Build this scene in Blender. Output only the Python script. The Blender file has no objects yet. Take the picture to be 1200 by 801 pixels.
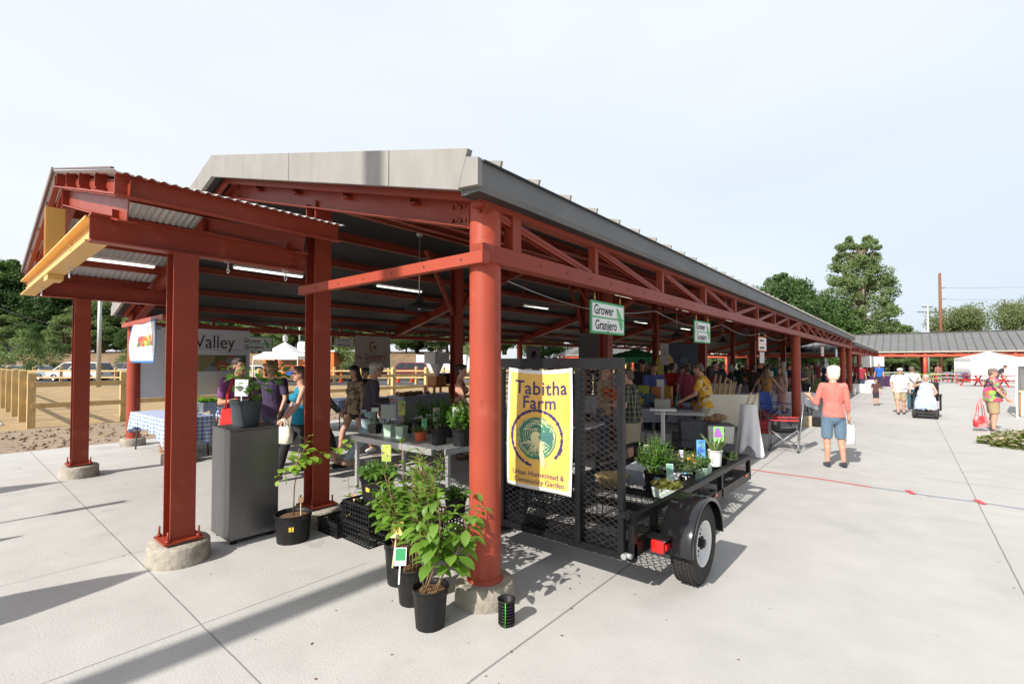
import bpy, math, random
import numpy as np
from mathutils import Vector, Matrix, Euler, noise
random.seed(7)
rng = np.random.default_rng(7)
PI = math.pi
R_ = math.radians
scene = bpy.context.scene
col = scene.collection

# ---------------------------------------------------------------- materials
def rgb(c):
    return (c[0], c[1], c[2], 1.0)
_mats = {}
def mat(name, c, rough=0.6, c2=None, scale=3.0, detail=6.0, metal=0.0, bump=0.0, bscale=40.0, spec=0.5,
        emit=None, estr=0.0, coat=0.0, trans=0.0, alpha=1.0, sheen=0.0, island=None, stretch=None, lo=0.35, hi=0.7, chips=False):
    if name in _mats: return _mats[name]
    m = bpy.data.materials.new(name); m.use_nodes = True
    nt = m.node_tree; N = nt.nodes; L = nt.links
    b = N['Principled BSDF']
    b.inputs['Base Color'].default_value = rgb(c)
    b.inputs['Roughness'].default_value = rough
    b.inputs['Metallic'].default_value = metal
    b.inputs['Specular IOR Level'].default_value = spec
    b.inputs['Coat Weight'].default_value = coat
    b.inputs['Sheen Weight'].default_value = sheen
    if trans: b.inputs['Transmission Weight'].default_value = trans
    if alpha < 1: b.inputs['Alpha'].default_value = alpha
    if emit:
        b.inputs['Emission Color'].default_value = rgb(emit); b.inputs['Emission Strength'].default_value = estr
    co = N.new('ShaderNodeTexCoord')
    src = co.outputs['Object']
    if stretch:
        mp = N.new('ShaderNodeMapping'); mp.inputs['Scale'].default_value = stretch
        L.new(src, mp.inputs['Vector']); src = mp.outputs['Vector']
    if c2 is not None:
        n = N.new('ShaderNodeTexNoise'); n.inputs['Scale'].default_value = scale; n.inputs['Detail'].default_value = detail
        n.inputs['Roughness'].default_value = 0.6
        L.new(src, n.inputs['Vector'])
        mr = N.new('ShaderNodeMapRange'); mr.inputs[1].default_value = lo; mr.inputs[2].default_value = hi
        L.new(n.outputs['Fac'], mr.inputs[0])
        fac = mr.outputs[0]
        if island:
            g = N.new('ShaderNodeNewGeometry')
            mx2 = N.new('ShaderNodeMix'); mx2.inputs[0].default_value = island
            L.new(fac, mx2.inputs[2]); L.new(g.outputs['Random Per Island'], mx2.inputs[3]); fac = mx2.outputs[0]
        mx = N.new('ShaderNodeMix'); mx.data_type = 'RGBA'
        mx.inputs[6].default_value = rgb(c); mx.inputs[7].default_value = rgb(c2)
        L.new(fac, mx.inputs[0]); outc = mx.outputs[2]
        if chips:      # scuffs, pale rubbed patches and rust-brown nicks in the paint
            for sc_, a_, b_, cc_, am in ((34, .69, .74, (.09, .035, .02), .8), (5.5, .60, .78, (.55, .20, .14), .22)):
                q = N.new('ShaderNodeTexNoise'); q.inputs['Scale'].default_value = sc_; q.inputs['Detail'].default_value = 7
                L.new(src, q.inputs['Vector']); r_ = N.new('ShaderNodeMapRange'); r_.inputs[1].default_value = a_; r_.inputs[2].default_value = b_; r_.inputs[4].default_value = am
                L.new(q.outputs['Fac'], r_.inputs[0]); m3 = N.new('ShaderNodeMix'); m3.data_type = 'RGBA'; m3.inputs[7].default_value = rgb(cc_)
                L.new(outc, m3.inputs[6]); L.new(r_.outputs[0], m3.inputs[0]); outc = m3.outputs[2]
        L.new(outc, b.inputs['Base Color'])
        if not emit:
            r2 = N.new('ShaderNodeMapRange'); r2.inputs[3].default_value = max(rough-0.08, 0.02); r2.inputs[4].default_value = min(rough+0.12, 1)
            L.new(n.outputs['Fac'], r2.inputs[0]); L.new(r2.outputs[0], b.inputs['Roughness'])
    if bump:
        n2 = N.new('ShaderNodeTexNoise'); n2.inputs['Scale'].default_value = bscale; n2.inputs['Detail'].default_value = 5
        L.new(src, n2.inputs['Vector'])
        bp = N.new('ShaderNodeBump'); bp.inputs['Strength'].default_value = bump; bp.inputs['Distance'].default_value = 0.02
        L.new(n2.outputs['Fac'], bp.inputs['Height']); L.new(bp.outputs[0], b.inputs['Normal'])
    _mats[name] = m
    return m

def leafmat(name, c, c2, rough=0.45, tr=0.35):
    if name in _mats: return _mats[name]
    m = bpy.data.materials.new(name); m.use_nodes = True
    nt = m.node_tree; N = nt.nodes; L = nt.links
    b = N['Principled BSDF']; b.inputs['Roughness'].default_value = rough
    b.inputs['Specular IOR Level'].default_value = 0.35
    g = N.new('ShaderNodeNewGeometry')
    mx = N.new('ShaderNodeMix'); mx.data_type = 'RGBA'
    mx.inputs[6].default_value = rgb(c); mx.inputs[7].default_value = rgb(c2)
    L.new(g.outputs['Random Per Island'], mx.inputs[0])
    L.new(mx.outputs[2], b.inputs['Base Color'])
    t = N.new('ShaderNodeBsdfTranslucent')
    br = N.new('ShaderNodeMix'); br.data_type = 'RGBA'; br.blend_type = 'MULTIPLY'; br.inputs[0].default_value = 1
    br.inputs[7].default_value = (1.3, 1.5, 0.6, 1)
    L.new(mx.outputs[2], br.inputs[6]); L.new(br.outputs[2], t.inputs['Color'])
    ms = N.new('ShaderNodeMixShader'); ms.inputs[0].default_value = tr
    L.new(b.outputs[0], ms.inputs[1]); L.new(t.outputs[0], ms.inputs[2])
    L.new(ms.outputs[0], N['Material Output'].inputs['Surface'])
    _mats[name] = m
    return m

def gingham(name, ca, cb, pitch=0.062):
    m = bpy.data.materials.new(name); m.use_nodes = True
    nt = m.node_tree; N = nt.nodes; L = nt.links
    b = N['Principled BSDF']; b.inputs['Roughness'].default_value = 0.85
    uv = N.new('ShaderNodeUVMap')
    sp = N.new('ShaderNodeSeparateXYZ'); L.new(uv.outputs[0], sp.inputs[0])
    outs = []
    for k in (0, 1):
        a = N.new('ShaderNodeMath'); a.operation = 'DIVIDE'; a.inputs[1].default_value = pitch*2; L.new(sp.outputs[k], a.inputs[0])
        f = N.new('ShaderNodeMath'); f.operation = 'FRACT'; L.new(a.outputs[0], f.inputs[0])
        g = N.new('ShaderNodeMath'); g.operation = 'GREATER_THAN'; g.inputs[1].default_value = 0.5; L.new(f.outputs[0], g.inputs[0])
        outs.append(g.outputs[0])
    s = N.new('ShaderNodeMath'); s.operation = 'ADD'; L.new(outs[0], s.inputs[0]); L.new(outs[1], s.inputs[1])
    h = N.new('ShaderNodeMath'); h.operation = 'MULTIPLY'; h.inputs[1].default_value = 0.5; L.new(s.outputs[0], h.inputs[0])
    mx = N.new('ShaderNodeMix'); mx.data_type = 'RGBA'; mx.inputs[6].default_value = rgb(ca); mx.inputs[7].default_value = rgb(cb)
    L.new(h.outputs[0], mx.inputs[0]); L.new(mx.outputs[2], b.inputs['Base Color'])
    _mats[name] = m
    return m

def pattern(name, cols, scale=14.0, rough=0.8, stripes=False):
    """busy printed fabric or printed picture: voronoi cells through a hard colour ramp"""
    if name in _mats: return _mats[name]
    m = bpy.data.materials.new(name); m.use_nodes = True
    nt = m.node_tree; N = nt.nodes; L = nt.links
    b = N['Principled BSDF']; b.inputs['Roughness'].default_value = rough
    co = N.new('ShaderNodeTexCoord')
    v = N.new('ShaderNodeTexVoronoi'); v.inputs['Scale'].default_value = scale
    ns = N.new('ShaderNodeTexNoise'); ns.inputs['Scale'].default_value = scale*0.7
    mixv = N.new('ShaderNodeMix'); mixv.data_type = 'VECTOR'; mixv.inputs[0].default_value = 0.15
    L.new(co.outputs['Object'], ns.inputs['Vector']); L.new(co.outputs['Object'], mixv.inputs[4]); L.new(ns.outputs['Color'], mixv.inputs[5])
    L.new(mixv.outputs[1], v.inputs['Vector'])
    sp = N.new('ShaderNodeSeparateColor'); L.new(v.outputs['Color'], sp.inputs[0])
    cr = N.new('ShaderNodeValToRGB'); cr.color_ramp.interpolation = 'CONSTANT'
    el = cr.color_ramp.elements
    while len(el) < len(cols): el.new(0.5)
    for i, c in enumerate(cols):
        el[i].position = i/len(cols); el[i].color = rgb(c)
    L.new(sp.outputs[0], cr.inputs[0]); L.new(cr.outputs[0], b.inputs['Base Color'])
    _mats[name] = m
    return m

RED = mat('red_oxide_steel', (0.285, 0.044, 0.020), 0.42, (0.24, 0.036, 0.018), 2.2, bump=0.06, bscale=18, lo=.3, hi=.75, spec=.35, chips=True)
REDB = mat('faded_red_steel', (0.365, 0.063, 0.034), 0.40, (0.305, 0.052, 0.029), 1.6, bump=0.05, bscale=14, spec=.35, chips=True)
YEL = mat('yellow_steel', (0.72, 0.42, 0.12), 0.4, (0.66, 0.38, 0.10), 2.0, bump=0.04, bscale=16)
ROOF = mat('grey_roof_metal', (0.15, 0.15, 0.148), 0.5, (0.125, 0.125, 0.125), 1.2, metal=0.0, bump=0.03, bscale=3)
FASC = mat('grey_fascia_metal', (0.275, 0.26, 0.24), 0.5, (0.215, 0.205, 0.192), 5, bump=0.05, bscale=2.5, stretch=(1, 1, .35))
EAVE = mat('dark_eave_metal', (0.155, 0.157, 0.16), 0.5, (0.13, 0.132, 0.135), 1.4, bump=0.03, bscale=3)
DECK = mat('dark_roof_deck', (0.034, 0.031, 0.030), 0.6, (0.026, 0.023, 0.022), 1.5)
GALV = mat('galvanised_steel', (0.50, 0.50, 0.50), 0.42, (0.40, 0.41, 0.42), 6, metal=0.55, bump=0.03)
CORR = mat('corrugated_galvanised', (0.52, 0.50, 0.48), 0.5, (0.44, 0.43, 0.42), 4, metal=0.25)
BLK = mat('black_enamel', (0.006, 0.006, 0.007), 0.36, (0.010, 0.010, 0.011), 6, bump=0.03, spec=.3)
BLKG = mat('gloss_black_fender', (0.008, 0.008, 0.01), 0.12, (0.012, 0.012, 0.013), 4, coat=0.4)
BLKP = mat('black_plastic', (0.009, 0.009, 0.010), 0.5, (0.017, 0.017, 0.018), 20, bump=0.05, spec=.3)
TYRE = mat('tyre_rubber', (0.022, 0.021, 0.02), 0.8, (0.035, 0.032, 0.03), 12, bump=0.2, bscale=60)
WHT = mat('white_paint', (0.80, 0.80, 0.79), 0.4, (0.74, 0.74, 0.73), 5)
WCL = mat('white_cloth', (0.78, 0.78, 0.80), 0.9, (0.70, 0.70, 0.73), 5, bump=0.1, bscale=20)
CREAM = mat('cream_canvas', (0.66, 0.62, 0.52), 0.9, (0.58, 0.54, 0.45), 5, bump=0.1, bscale=20)
LAV = mat('pale_lavender_cloth', (0.42, 0.42, 0.52), 0.9, (0.36, 0.36, 0.46), 5, bump=0.1, bscale=20)
WOOD = mat('pressure_treated_pine', (0.60, 0.44, 0.20), 0.7, (0.46, 0.32, 0.14), 7, bump=0.15, bscale=30, stretch=(1, 1, 0.25))
WOOD2 = mat('brown_wood', (0.30, 0.16, 0.07), 0.6, (0.20, 0.10, 0.045), 8, bump=0.1)
OWOOD = mat('orange_stained_wood', (0.55, 0.22, 0.06), 0.6, (0.42, 0.16, 0.05), 8, bump=0.1)
PALEW = mat('pale_bare_wood', (0.62, 0.48, 0.30), 0.7, (0.52, 0.38, 0.22), 8)
CONC = mat('pier_concrete', (0.38, 0.345, 0.285), 0.85, (0.24, 0.215, 0.175), 9, bump=0.5, bscale=30, lo=.38, hi=.68)
STEEL = mat('brushed_dark_steel', (0.20, 0.20, 0.205), 0.32, (0.15, 0.15, 0.155), 3, metal=0.8, bump=0.05, bscale=30, stretch=(1, 1, .05))
SOIL = mat('bark_mulch', (0.20, 0.105, 0.05), 0.95, (0.07, 0.035, 0.02), 40, bump=0.6, bscale=60)
PINK = mat('card_white', (0.82, 0.82, 0.82), 0.6)
TUBE = mat('lit_tube', (1, 1, 0.95), 0.5, emit=(1, 0.97, 0.85), estr=1.0)
GREENB = mat('sign_green', (0.05, 0.36, 0.14), 0.5)
INK = mat('sign_black', (0.02, 0.02, 0.02), 0.6)
SKIN = mat('light_skin', (0.56, 0.31, 0.22), 0.5, (0.50, 0.25, 0.17), 8, lo=.3, hi=.8)
SKIN2 = mat('tan_skin', (0.42, 0.22, 0.14), 0.5, (0.36, 0.17, 0.10), 8)
LIPS = mat('lips', (0.36, 0.11, 0.09), 0.5)
EYEW = mat('eye', (0.05, 0.035, 0.03), 0.2)
GLASS = mat('dark_window_glass', (0.02, 0.025, 0.03), 0.08, spec=0.8)
SUNG = mat('sunglass_lens', (0.012, 0.01, 0.01), 0.1)
CHROME = mat('chrome', (0.7, 0.7, 0.7), 0.15, metal=1.0)
REDL = mat('red_lens', (0.55, 0.012, 0.012), 0.15, (0.42, 0.01, 0.01), 30)
AMBER = mat('amber_lens', (0.75, 0.16, 0.02), 0.2)
def dye(c, rough=0.85):
    n = 'fabric_%d_%d_%d' % tuple(int(x*255) for x in c)
    return mat(n, c, rough, tuple(x*0.82 for x in c), 7, bump=0.12, bscale=16, sheen=0.1)
def paint(c, rough=0.35):
    n = 'paint_%d_%d_%d' % tuple(int(x*255) for x in c)
    return mat(n, c, rough, tuple(x*0.86 for x in c), 5)

# ---------------------------------------------------------------- mesh builder
class MB:
    def __init__(s):
        s.v = []; s.f = []; s.mi = []; s.sm = []; s.uv = {}
    def add(s, vs, fs, mi=0, smooth=False):
        o = len(s.v)
        s.v += [tuple(p) for p in vs]
        for f in fs:
            s.f.append(tuple(i+o for i in f)); s.mi.append(mi); s.sm.append(smooth)
        return o
    def box(s, c, d, rz=0.0, mi=0, rot=None):
        hx, hy, hz = d[0]/2, d[1]/2, d[2]/2
        P = [(-hx,-hy,-hz),(hx,-hy,-hz),(hx,hy,-hz),(-hx,hy,-hz),(-hx,-hy,hz),(hx,-hy,hz),(hx,hy,hz),(-hx,hy,hz)]
        if rot is None and rz: rot = Euler((0,0,rz)).to_matrix()
        C = Vector(c)
        P = [(rot @ Vector(p) + C) if rot is not None else (p[0]+C.x, p[1]+C.y, p[2]+C.z) for p in P]
        s.add(P, [(0,3,2,1),(4,5,6,7),(0,1,5,4),(1,2,6,5),(2,3,7,6),(3,0,4,7)], mi)
        return s
    def bx(s, x0, x1, y0, y1, z0, z1, mi=0):
        return s.box(((x0+x1)/2,(y0+y1)/2,(z0+z1)/2), (abs(x1-x0),abs(y1-y0),abs(z1-z0)), mi=mi)
    def frame(s, p0, p1, up=(0,0,1)):
        p0 = Vector(p0); p1 = Vector(p1); d = (p1-p0).normalized(); u = Vector(up)
        x = d.cross(u)
        if x.length < 1e-5: x = d.cross(Vector((0,1,0)))
        x.normalize(); z = x.cross(d).normalized()
        return p0, p1, x, z
    def prism(s, prof, p0, p1, up=(0,0,1), mi=0, smooth=False, caps=True):
        """profile points (a across, b up) swept from p0 to p1"""
        p0, p1, x, z = s.frame(p0, p1, up)
        n = len(prof)
        V = [p0+x*a+z*b for a,b in prof] + [p1+x*a+z*b for a,b in prof]
        F = [(i,(i+1)%n,(i+1)%n+n,i+n) for i in range(n)]
        s.add(V, F, mi, smooth)
        if caps:
            o = len(s.v)-2*n
            s.f.append(tuple(o+i for i in reversed(range(n)))); s.mi.append(mi); s.sm.append(False)
            s.f.append(tuple(o+n+i for i in range(n))); s.mi.append(mi); s.sm.append(False)
        return s
    def beam(s, p0, p1, w, h, up=(0,0,1), mi=0):
        return s.prism([(-w/2,-h/2),(w/2,-h/2),(w/2,h/2),(-w/2,h/2)], p0, p1, up, mi)
    def ibeam(s, p0, p1, w, h, tf=0.016, tw=0.012, up=(0,0,1), mi=0):
        a=w/2; b=h/2; c=tw/2; t=b-tf
        return s.prism([(-a,-b),(a,-b),(a,-t),(c,-t),(c,t),(a,t),(a,b),(-a,b),(-a,t),(-c,t),(-c,-t),(-a,-t)], p0, p1, up, mi)
    def angle(s, p0, p1, w, h, t=0.01, up=(0,0,1), mi=0):
        return s.prism([(-w/2,0),(w/2,0),(w/2,t),(t/2,t),(t/2,h),(-t/2,h),(-t/2,t),(-w/2,t)], p0, p1, up, mi)
    def cyl(s, p0, p1, r0, r1=None, n=16, mi=0, smooth=True, caps=True, up=(0,0,1)):
        if r1 is None: r1 = r0
        p0, p1, x, z = s.frame(p0, p1, up)
        V = []
        for p, r in ((p0,r0),(p1,r1)):
            for i in range(n):
                a = 2*PI*i/n; V.append(p + x*(math.cos(a)*r) + z*(math.sin(a)*r))
        o = s.add(V, [(i,(i+1)%n,(i+1)%n+n,i+n) for i in range(n)], mi, smooth)
        if caps:
            s.f.append(tuple(o+i for i in reversed(range(n)))); s.mi.append(mi); s.sm.append(False)
            s.f.append(tuple(o+n+i for i in range(n))); s.mi.append(mi); s.sm.append(False)
        return s
    def tube(s, pts, r, n=8, mi=0, taper=None):
        pts = [Vector(p) for p in pts]; m = len(pts)
        V = []; x = None
        for k, p in enumerate(pts):
            d = (pts[min(k+1,m-1)]-pts[max(k-1,0)]).normalized()
            if x is None:
                x = d.cross(Vector((0,0,1)))
                if x.length < 1e-3: x = Vector((1,0,0))
            x = (x - d*x.dot(d))
            if x.length < 1e-6: x = d.orthogonal()
            x.normalize(); y = d.cross(x)
            rr = r if taper is None else r + (taper-r)*k/(m-1)
            for i in range(n):
                a = 2*PI*i/n; V.append(p + x*math.cos(a)*rr + y*math.sin(a)*rr)
        F = [(k*n+i, k*n+(i+1)%n, (k+1)*n+(i+1)%n, (k+1)*n+i) for k in range(m-1) for i in range(n)]
        o = s.add(V, F, mi, True)
        s.f.append(tuple(o+i for i in reversed(range(n)))); s.mi.append(mi); s.sm.append(False)
        s.f.append(tuple(o+(m-1)*n+i for i in range(n))); s.mi.append(mi); s.sm.append(False)
        return s
    def lathe(s, prof, c=(0,0,0), n=24, mi=0, axis='z', smooth=True, ripple=0, ramp=0.0):
        """profile (r, h) rings around the axis"""
        V = []
        for r, h in prof:
            for i in range(n):
                a = 2*PI*i/n
                rr = r*(1+ramp*math.cos(ripple*a)) if ripple else r
                p = (rr*math.cos(a), rr*math.sin(a), h)
                if axis == 'x': p = (p[2], p[0], p[1])
                elif axis == 'y': p = (p[0], p[2], p[1])
                V.append((p[0]+c[0], p[1]+c[1], p[2]+c[2]))
        m = len(prof)
        s.add(V, [(k*n+i, k*n+(i+1)%n, (k+1)*n+(i+1)%n, (k+1)*n+i) for k in range(m-1) for i in range(n)], mi, smooth)
        return s
    def disc(s, c, r, n=20, mi=0, nz=1):
        V = [(c[0]+r*math.cos(2*PI*i/n), c[1]+r*math.sin(2*PI*i/n), c[2]) for i in range(n)]
        s.add(V, [tuple(range(n)) if nz > 0 else tuple(reversed(range(n)))], mi); return s
    def ell(s, c, r, n=12, m=8, mi=0, rot=None):
        V = []; C = Vector(c)
        for j in range(m+1):
            t = PI*j/m
            for i in range(n):
                a = 2*PI*i/n
                p = Vector((r[0]*math.sin(t)*math.cos(a), r[1]*math.sin(t)*math.sin(a), r[2]*math.cos(t)))
                if rot is not None: p = rot @ p
                V.append(p+C)
        s.add(V, [(j*n+i, (j+1)*n+i, (j+1)*n+(i+1)%n, j*n+(i+1)%n) for j in range(m) for i in range(n)], mi, True)
        return s
    def cap(s, p0, r0, p1, r1, n=14, fl0=False, fl1=False, sq=1.0, mi=0):
        """tapered capsule; fl0/fl1 flat ends; sq flattens along the second axis"""
        p0 = Vector(p0); p1 = Vector(p1); d = p1-p0; L = max(d.length, 1e-6); d = d/L
        x = d.cross(Vector((0,1,0)))
        if x.length < 1e-3: x = Vector((1,0,0))
        x.normalize(); y = d.cross(x)
        rings = []
        if fl0: rings.append((p0, 0.001)); rings.append((p0, r0))
        else:
            for k in range(4): a = PI/2*k/4; rings.append((p0-d*r0*math.cos(a), max(r0*math.sin(a), .0005)))
            rings.append((p0, r0))
        nn = 4
        for k in range(1, nn): t = k/nn; rings.append((p0+d*L*t, r0+(r1-r0)*t))
        if fl1: rings.append((p1, r1)); rings.append((p1, 0.001))
        else:
            rings.append((p1, r1))
            for k in range(4): a = PI/2*(k+1)/4; rings.append((p1+d*r1*math.sin(a), max(r1*math.cos(a), .0005)))
        V = []
        for p, r in rings:
            for i in range(n):
                a = 2*PI*i/n; V.append(p+x*math.cos(a)*r+y*math.sin(a)*r*sq)
        m = len(rings)
        o = s.add(V, [(k*n+i, k*n+(i+1)%n, (k+1)*n+(i+1)%n, (k+1)*n+i) for k in range(m-1) for i in range(n)], mi, True)
        s.f.append(tuple(o+i for i in reversed(range(n)))); s.mi.append(mi); s.sm.append(True)
        s.f.append(tuple(o+(m-1)*n+i for i in range(n))); s.mi.append(mi); s.sm.append(True)
        return s
    def mesh(s, name, mats, off=None):
        me = bpy.data.meshes.new(name)
        vs = s.v if off is None else [(p[0]-off[0], p[1]-off[1], p[2]-off[2]) for p in s.v]
        me.from_pydata(vs, [], s.f)
        for m in (mats if isinstance(mats, (list, tuple)) else [mats]): me.materials.append(m)
        me.polygons.foreach_set('material_index', s.mi)
        me.polygons.foreach_set('use_smooth', s.sm)
        me.update()
        return me
    def build(s, name, mats, parent=None, bevel=0.0, world=True, fix=False):
        """world=True: vertices are in world space, the parent's location is taken off"""
        off = None
        if parent is not None and world: off = wloc(parent)
        me = s.mesh(name, mats, off)
        if fix:
            import bmesh
            bm = bmesh.new(); bm.from_mesh(me); bmesh.ops.recalc_face_normals(bm, faces=bm.faces); bm.to_mesh(me); bm.free()
        o = bpy.data.objects.new(name, me); col.objects.link(o)
        if parent is not None: o.parent = parent
        if bevel:
            b = o.modifiers.new('bevel', 'BEVEL'); b.width = bevel; b.segments = 2; b.limit_method = 'ANGLE'
            b.harden_normals = False
        return o

def wloc(o):
    L = Vector(o.location)
    while o.parent: o = o.parent; L = L + Vector(o.location)
    return L
def tag(o, label=None, cat=None, group=None, kind=None):
    if label: o['label'] = label
    if cat: o['category'] = cat
    if group: o['group'] = group
    if kind: o['kind'] = kind
    return o
def thing(name, label, cat, loc=(0,0,0), rz=0.0, group=None):
    o = bpy.data.objects.new(name, None); col.objects.link(o); o.empty_display_size = 0.1
    o.location = loc; o.rotation_euler = (0, 0, rz)
    return tag(o, label, cat, group)
def structure(name, mb, m):
    return tag(mb.build(name, m), kind='structure')
_kids = {}
def dup(root, loc, rz=None, label=None, group=None, mats=None, scale=None):
    """copy of a thing, its parts and their sub-parts; mats {old material name: new material}"""
    def cp(o, parent):
        c = o.copy(); col.objects.link(c); c.parent = parent
        if mats and c.type == 'MESH':
            for sl in c.material_slots:
                if sl.material and sl.material.name in mats:
                    nm = mats[sl.material.name]
                    sl.link = 'OBJECT'; sl.material = nm
        for ch in o.children: cp(ch, c)
        return c
    c = cp(root, None)
    c.location = loc
    if rz is not None: c.rotation_euler = (0, 0, rz)
    if scale is not None: c.scale = (scale,)*3 if not isinstance(scale, tuple) else scale
    if label: c['label'] = label
    if group: c['group'] = group
    return c

def text_geo(txt, size=1.0, offset=0.0, shear=0.0, spacing=1.0):
    cu = bpy.data.curves.new('t', 'FONT'); cu.body = txt; cu.size = size; cu.align_x = 'CENTER'; cu.align_y = 'CENTER'
    cu.offset = offset; cu.shear = shear; cu.space_character = spacing; cu.resolution_u = 4
    o = bpy.data.objects.new('t', cu); me = bpy.data.meshes.new_from_object(o)
    vs = [tuple(v.co) for v in me.vertices]; fs = [tuple(p.vertices) for p in me.polygons]
    bpy.data.objects.remove(o); bpy.data.curves.remove(cu); bpy.data.meshes.remove(me)
    return vs, fs
def put_text(mb, txt, fn, cx, cy, size, mi=0, sx=1.0, **k):
    vs, fs = text_geo(txt, size, **k)
    mb.add([fn(cx+v[0]*sx, cy+v[1]) for v in vs], fs, mi)

# camera geometry (for reading ground points off the photograph's 1200x801 grid)
CF = 556.0; YAW = R_(39.72); PIT = R_(1.2); CH = 1.75; CV0 = 423.5-CF*math.tan(PIT)
def W(u, w, z=0.0):
    """point at image column u and forward distance w"""
    r = (u-600)/CF*w
    return Vector((r*math.cos(YAW)-w*math.sin(YAW), r*math.sin(YAW)+w*math.cos(YAW), z))
def G(u, v, z=0.0):
    return W(u, CF*(CH-z)/(v-423.5), z)
SHR = (-math.sin(YAW), math.cos(YAW))
# ---------------------------------------------------------------- world, sun, camera
wd = bpy.data.worlds.new('World'); scene.world = wd; wd.use_nodes = True
nt = wd.node_tree
sky = nt.nodes.new('ShaderNodeTexSky'); sky.sky_type = 'NISHITA'; sky.sun_disc = False
ELEV = R_(36.5)
SUNDIR = Vector((0.03, 1.0, 0)).normalized()          # horizontal direction the light travels
sky.sun_elevation = ELEV
sky.sun_rotation = math.atan2(-SUNDIR.x, -SUNDIR.y)
sky.air_density = 1.0; sky.dust_density = 4.0; sky.ozone_density = 1.0; sky.altitude = 200
# thin bright overcast veil mixed over the clear sky, with faint soft cloud texture
tc = nt.nodes.new('ShaderNodeTexCoord'); sx = nt.nodes.new('ShaderNodeSeparateXYZ'); nt.links.new(tc.outputs['Generated'], sx.inputs[0])
mr = nt.nodes.new('ShaderNodeMapRange'); mr.inputs[1].default_value = 0.0; mr.inputs[2].default_value = 0.55; nt.links.new(sx.outputs[2], mr.inputs[0])
mrx = nt.nodes.new('ShaderNodeMapRange'); mrx.inputs[1].default_value = 0.35; mrx.inputs[2].default_value = -0.75; nt.links.new(sx.outputs[0], mrx.inputs[0])
av = nt.nodes.new('ShaderNodeMath'); av.operation = 'MAXIMUM'; nt.links.new(mr.outputs[0], av.inputs[0]); nt.links.new(mrx.outputs[0], av.inputs[1])
ve = nt.nodes.new('ShaderNodeMix'); ve.data_type = 'RGBA'; ve.inputs[6].default_value = (3.1, 3.6, 4.1, 1); ve.inputs[7].default_value = (4.3, 4.47, 4.72, 1)
nt.links.new(av.outputs[0], ve.inputs[0])
cl = nt.nodes.new('ShaderNodeTexNoise'); cl.inputs['Scale'].default_value = 1.8; cl.inputs['Detail'].default_value = 3
mpc = nt.nodes.new('ShaderNodeMapping'); mpc.inputs['Scale'].default_value = (1, 1, 3.5); nt.links.new(tc.outputs['Generated'], mpc.inputs['Vector']); nt.links.new(mpc.outputs[0], cl.inputs['Vector'])
clr = nt.nodes.new('ShaderNodeMapRange'); clr.inputs[1].default_value = .3; clr.inputs[2].default_value = .7; clr.inputs[3].default_value = .96; clr.inputs[4].default_value = 1.03; nt.links.new(cl.outputs['Fac'], clr.inputs[0])
ed = nt.nodes.new('ShaderNodeMapRange'); ed.inputs[1].default_value = .22; ed.inputs[2].default_value = .85; ed.inputs[3].default_value = 1.0; ed.inputs[4].default_value = .42; nt.links.new(sx.outputs[0], ed.inputs[0])  # dims the veil on the unseen east side so east-facing surfaces darken
mm = nt.nodes.new('ShaderNodeMath'); mm.operation = 'MULTIPLY'; nt.links.new(clr.outputs[0], mm.inputs[0]); nt.links.new(ed.outputs[0], mm.inputs[1])
vm = nt.nodes.new('ShaderNodeVectorMath'); vm.operation = 'SCALE'; nt.links.new(ve.outputs[2], vm.inputs[0]); nt.links.new(mm.outputs[0], vm.inputs['Scale'])
mxs = nt.nodes.new('ShaderNodeMix'); mxs.data_type = 'RGBA'; mxs.inputs[0].default_value = 0.88
nt.links.new(sky.outputs[0], mxs.inputs[6]); nt.links.new(vm.outputs[0], mxs.inputs[7])
nt.links.new(mxs.outputs[2], nt.nodes['Background'].inputs['Color'])
nt.nodes['Background'].inputs['Strength'].default_value = 0.15
sl = bpy.data.lights.new('sun', 'SUN'); sl.energy = 4.2; sl.angle = R_(0.6); sl.color = (1.0, 0.95, 0.87)
so = bpy.data.objects.new('sun', sl); col.objects.link(so)
ld = Vector((SUNDIR.x*math.cos(ELEV), SUNDIR.y*math.cos(ELEV), -math.sin(ELEV)))
so.rotation_euler = ld.to_track_quat('-Z', 'Y').to_euler(); so.location = (0, -20, 30)
cd = bpy.data.cameras.new('camera'); cam = bpy.data.objects.new('camera', cd); col.objects.link(cam)
cd.sensor_width = 36; cd.lens = CF/1200*36; cam.location = (0, 0, CH)
cam.rotation_euler = (PI/2+PIT, 0, YAW)
cd.shift_y = (CV0-400.5)/1200; cd.clip_end = 2000; cd.clip_start = 0.05
scene.camera = cam
scene.view_settings.view_transform = 'Standard'; scene.view_settings.look = 'None'
scene.view_settings.exposure = 0.62; scene.view_settings.gamma = 1.0
scene.render.engine = 'CYCLES'

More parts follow.
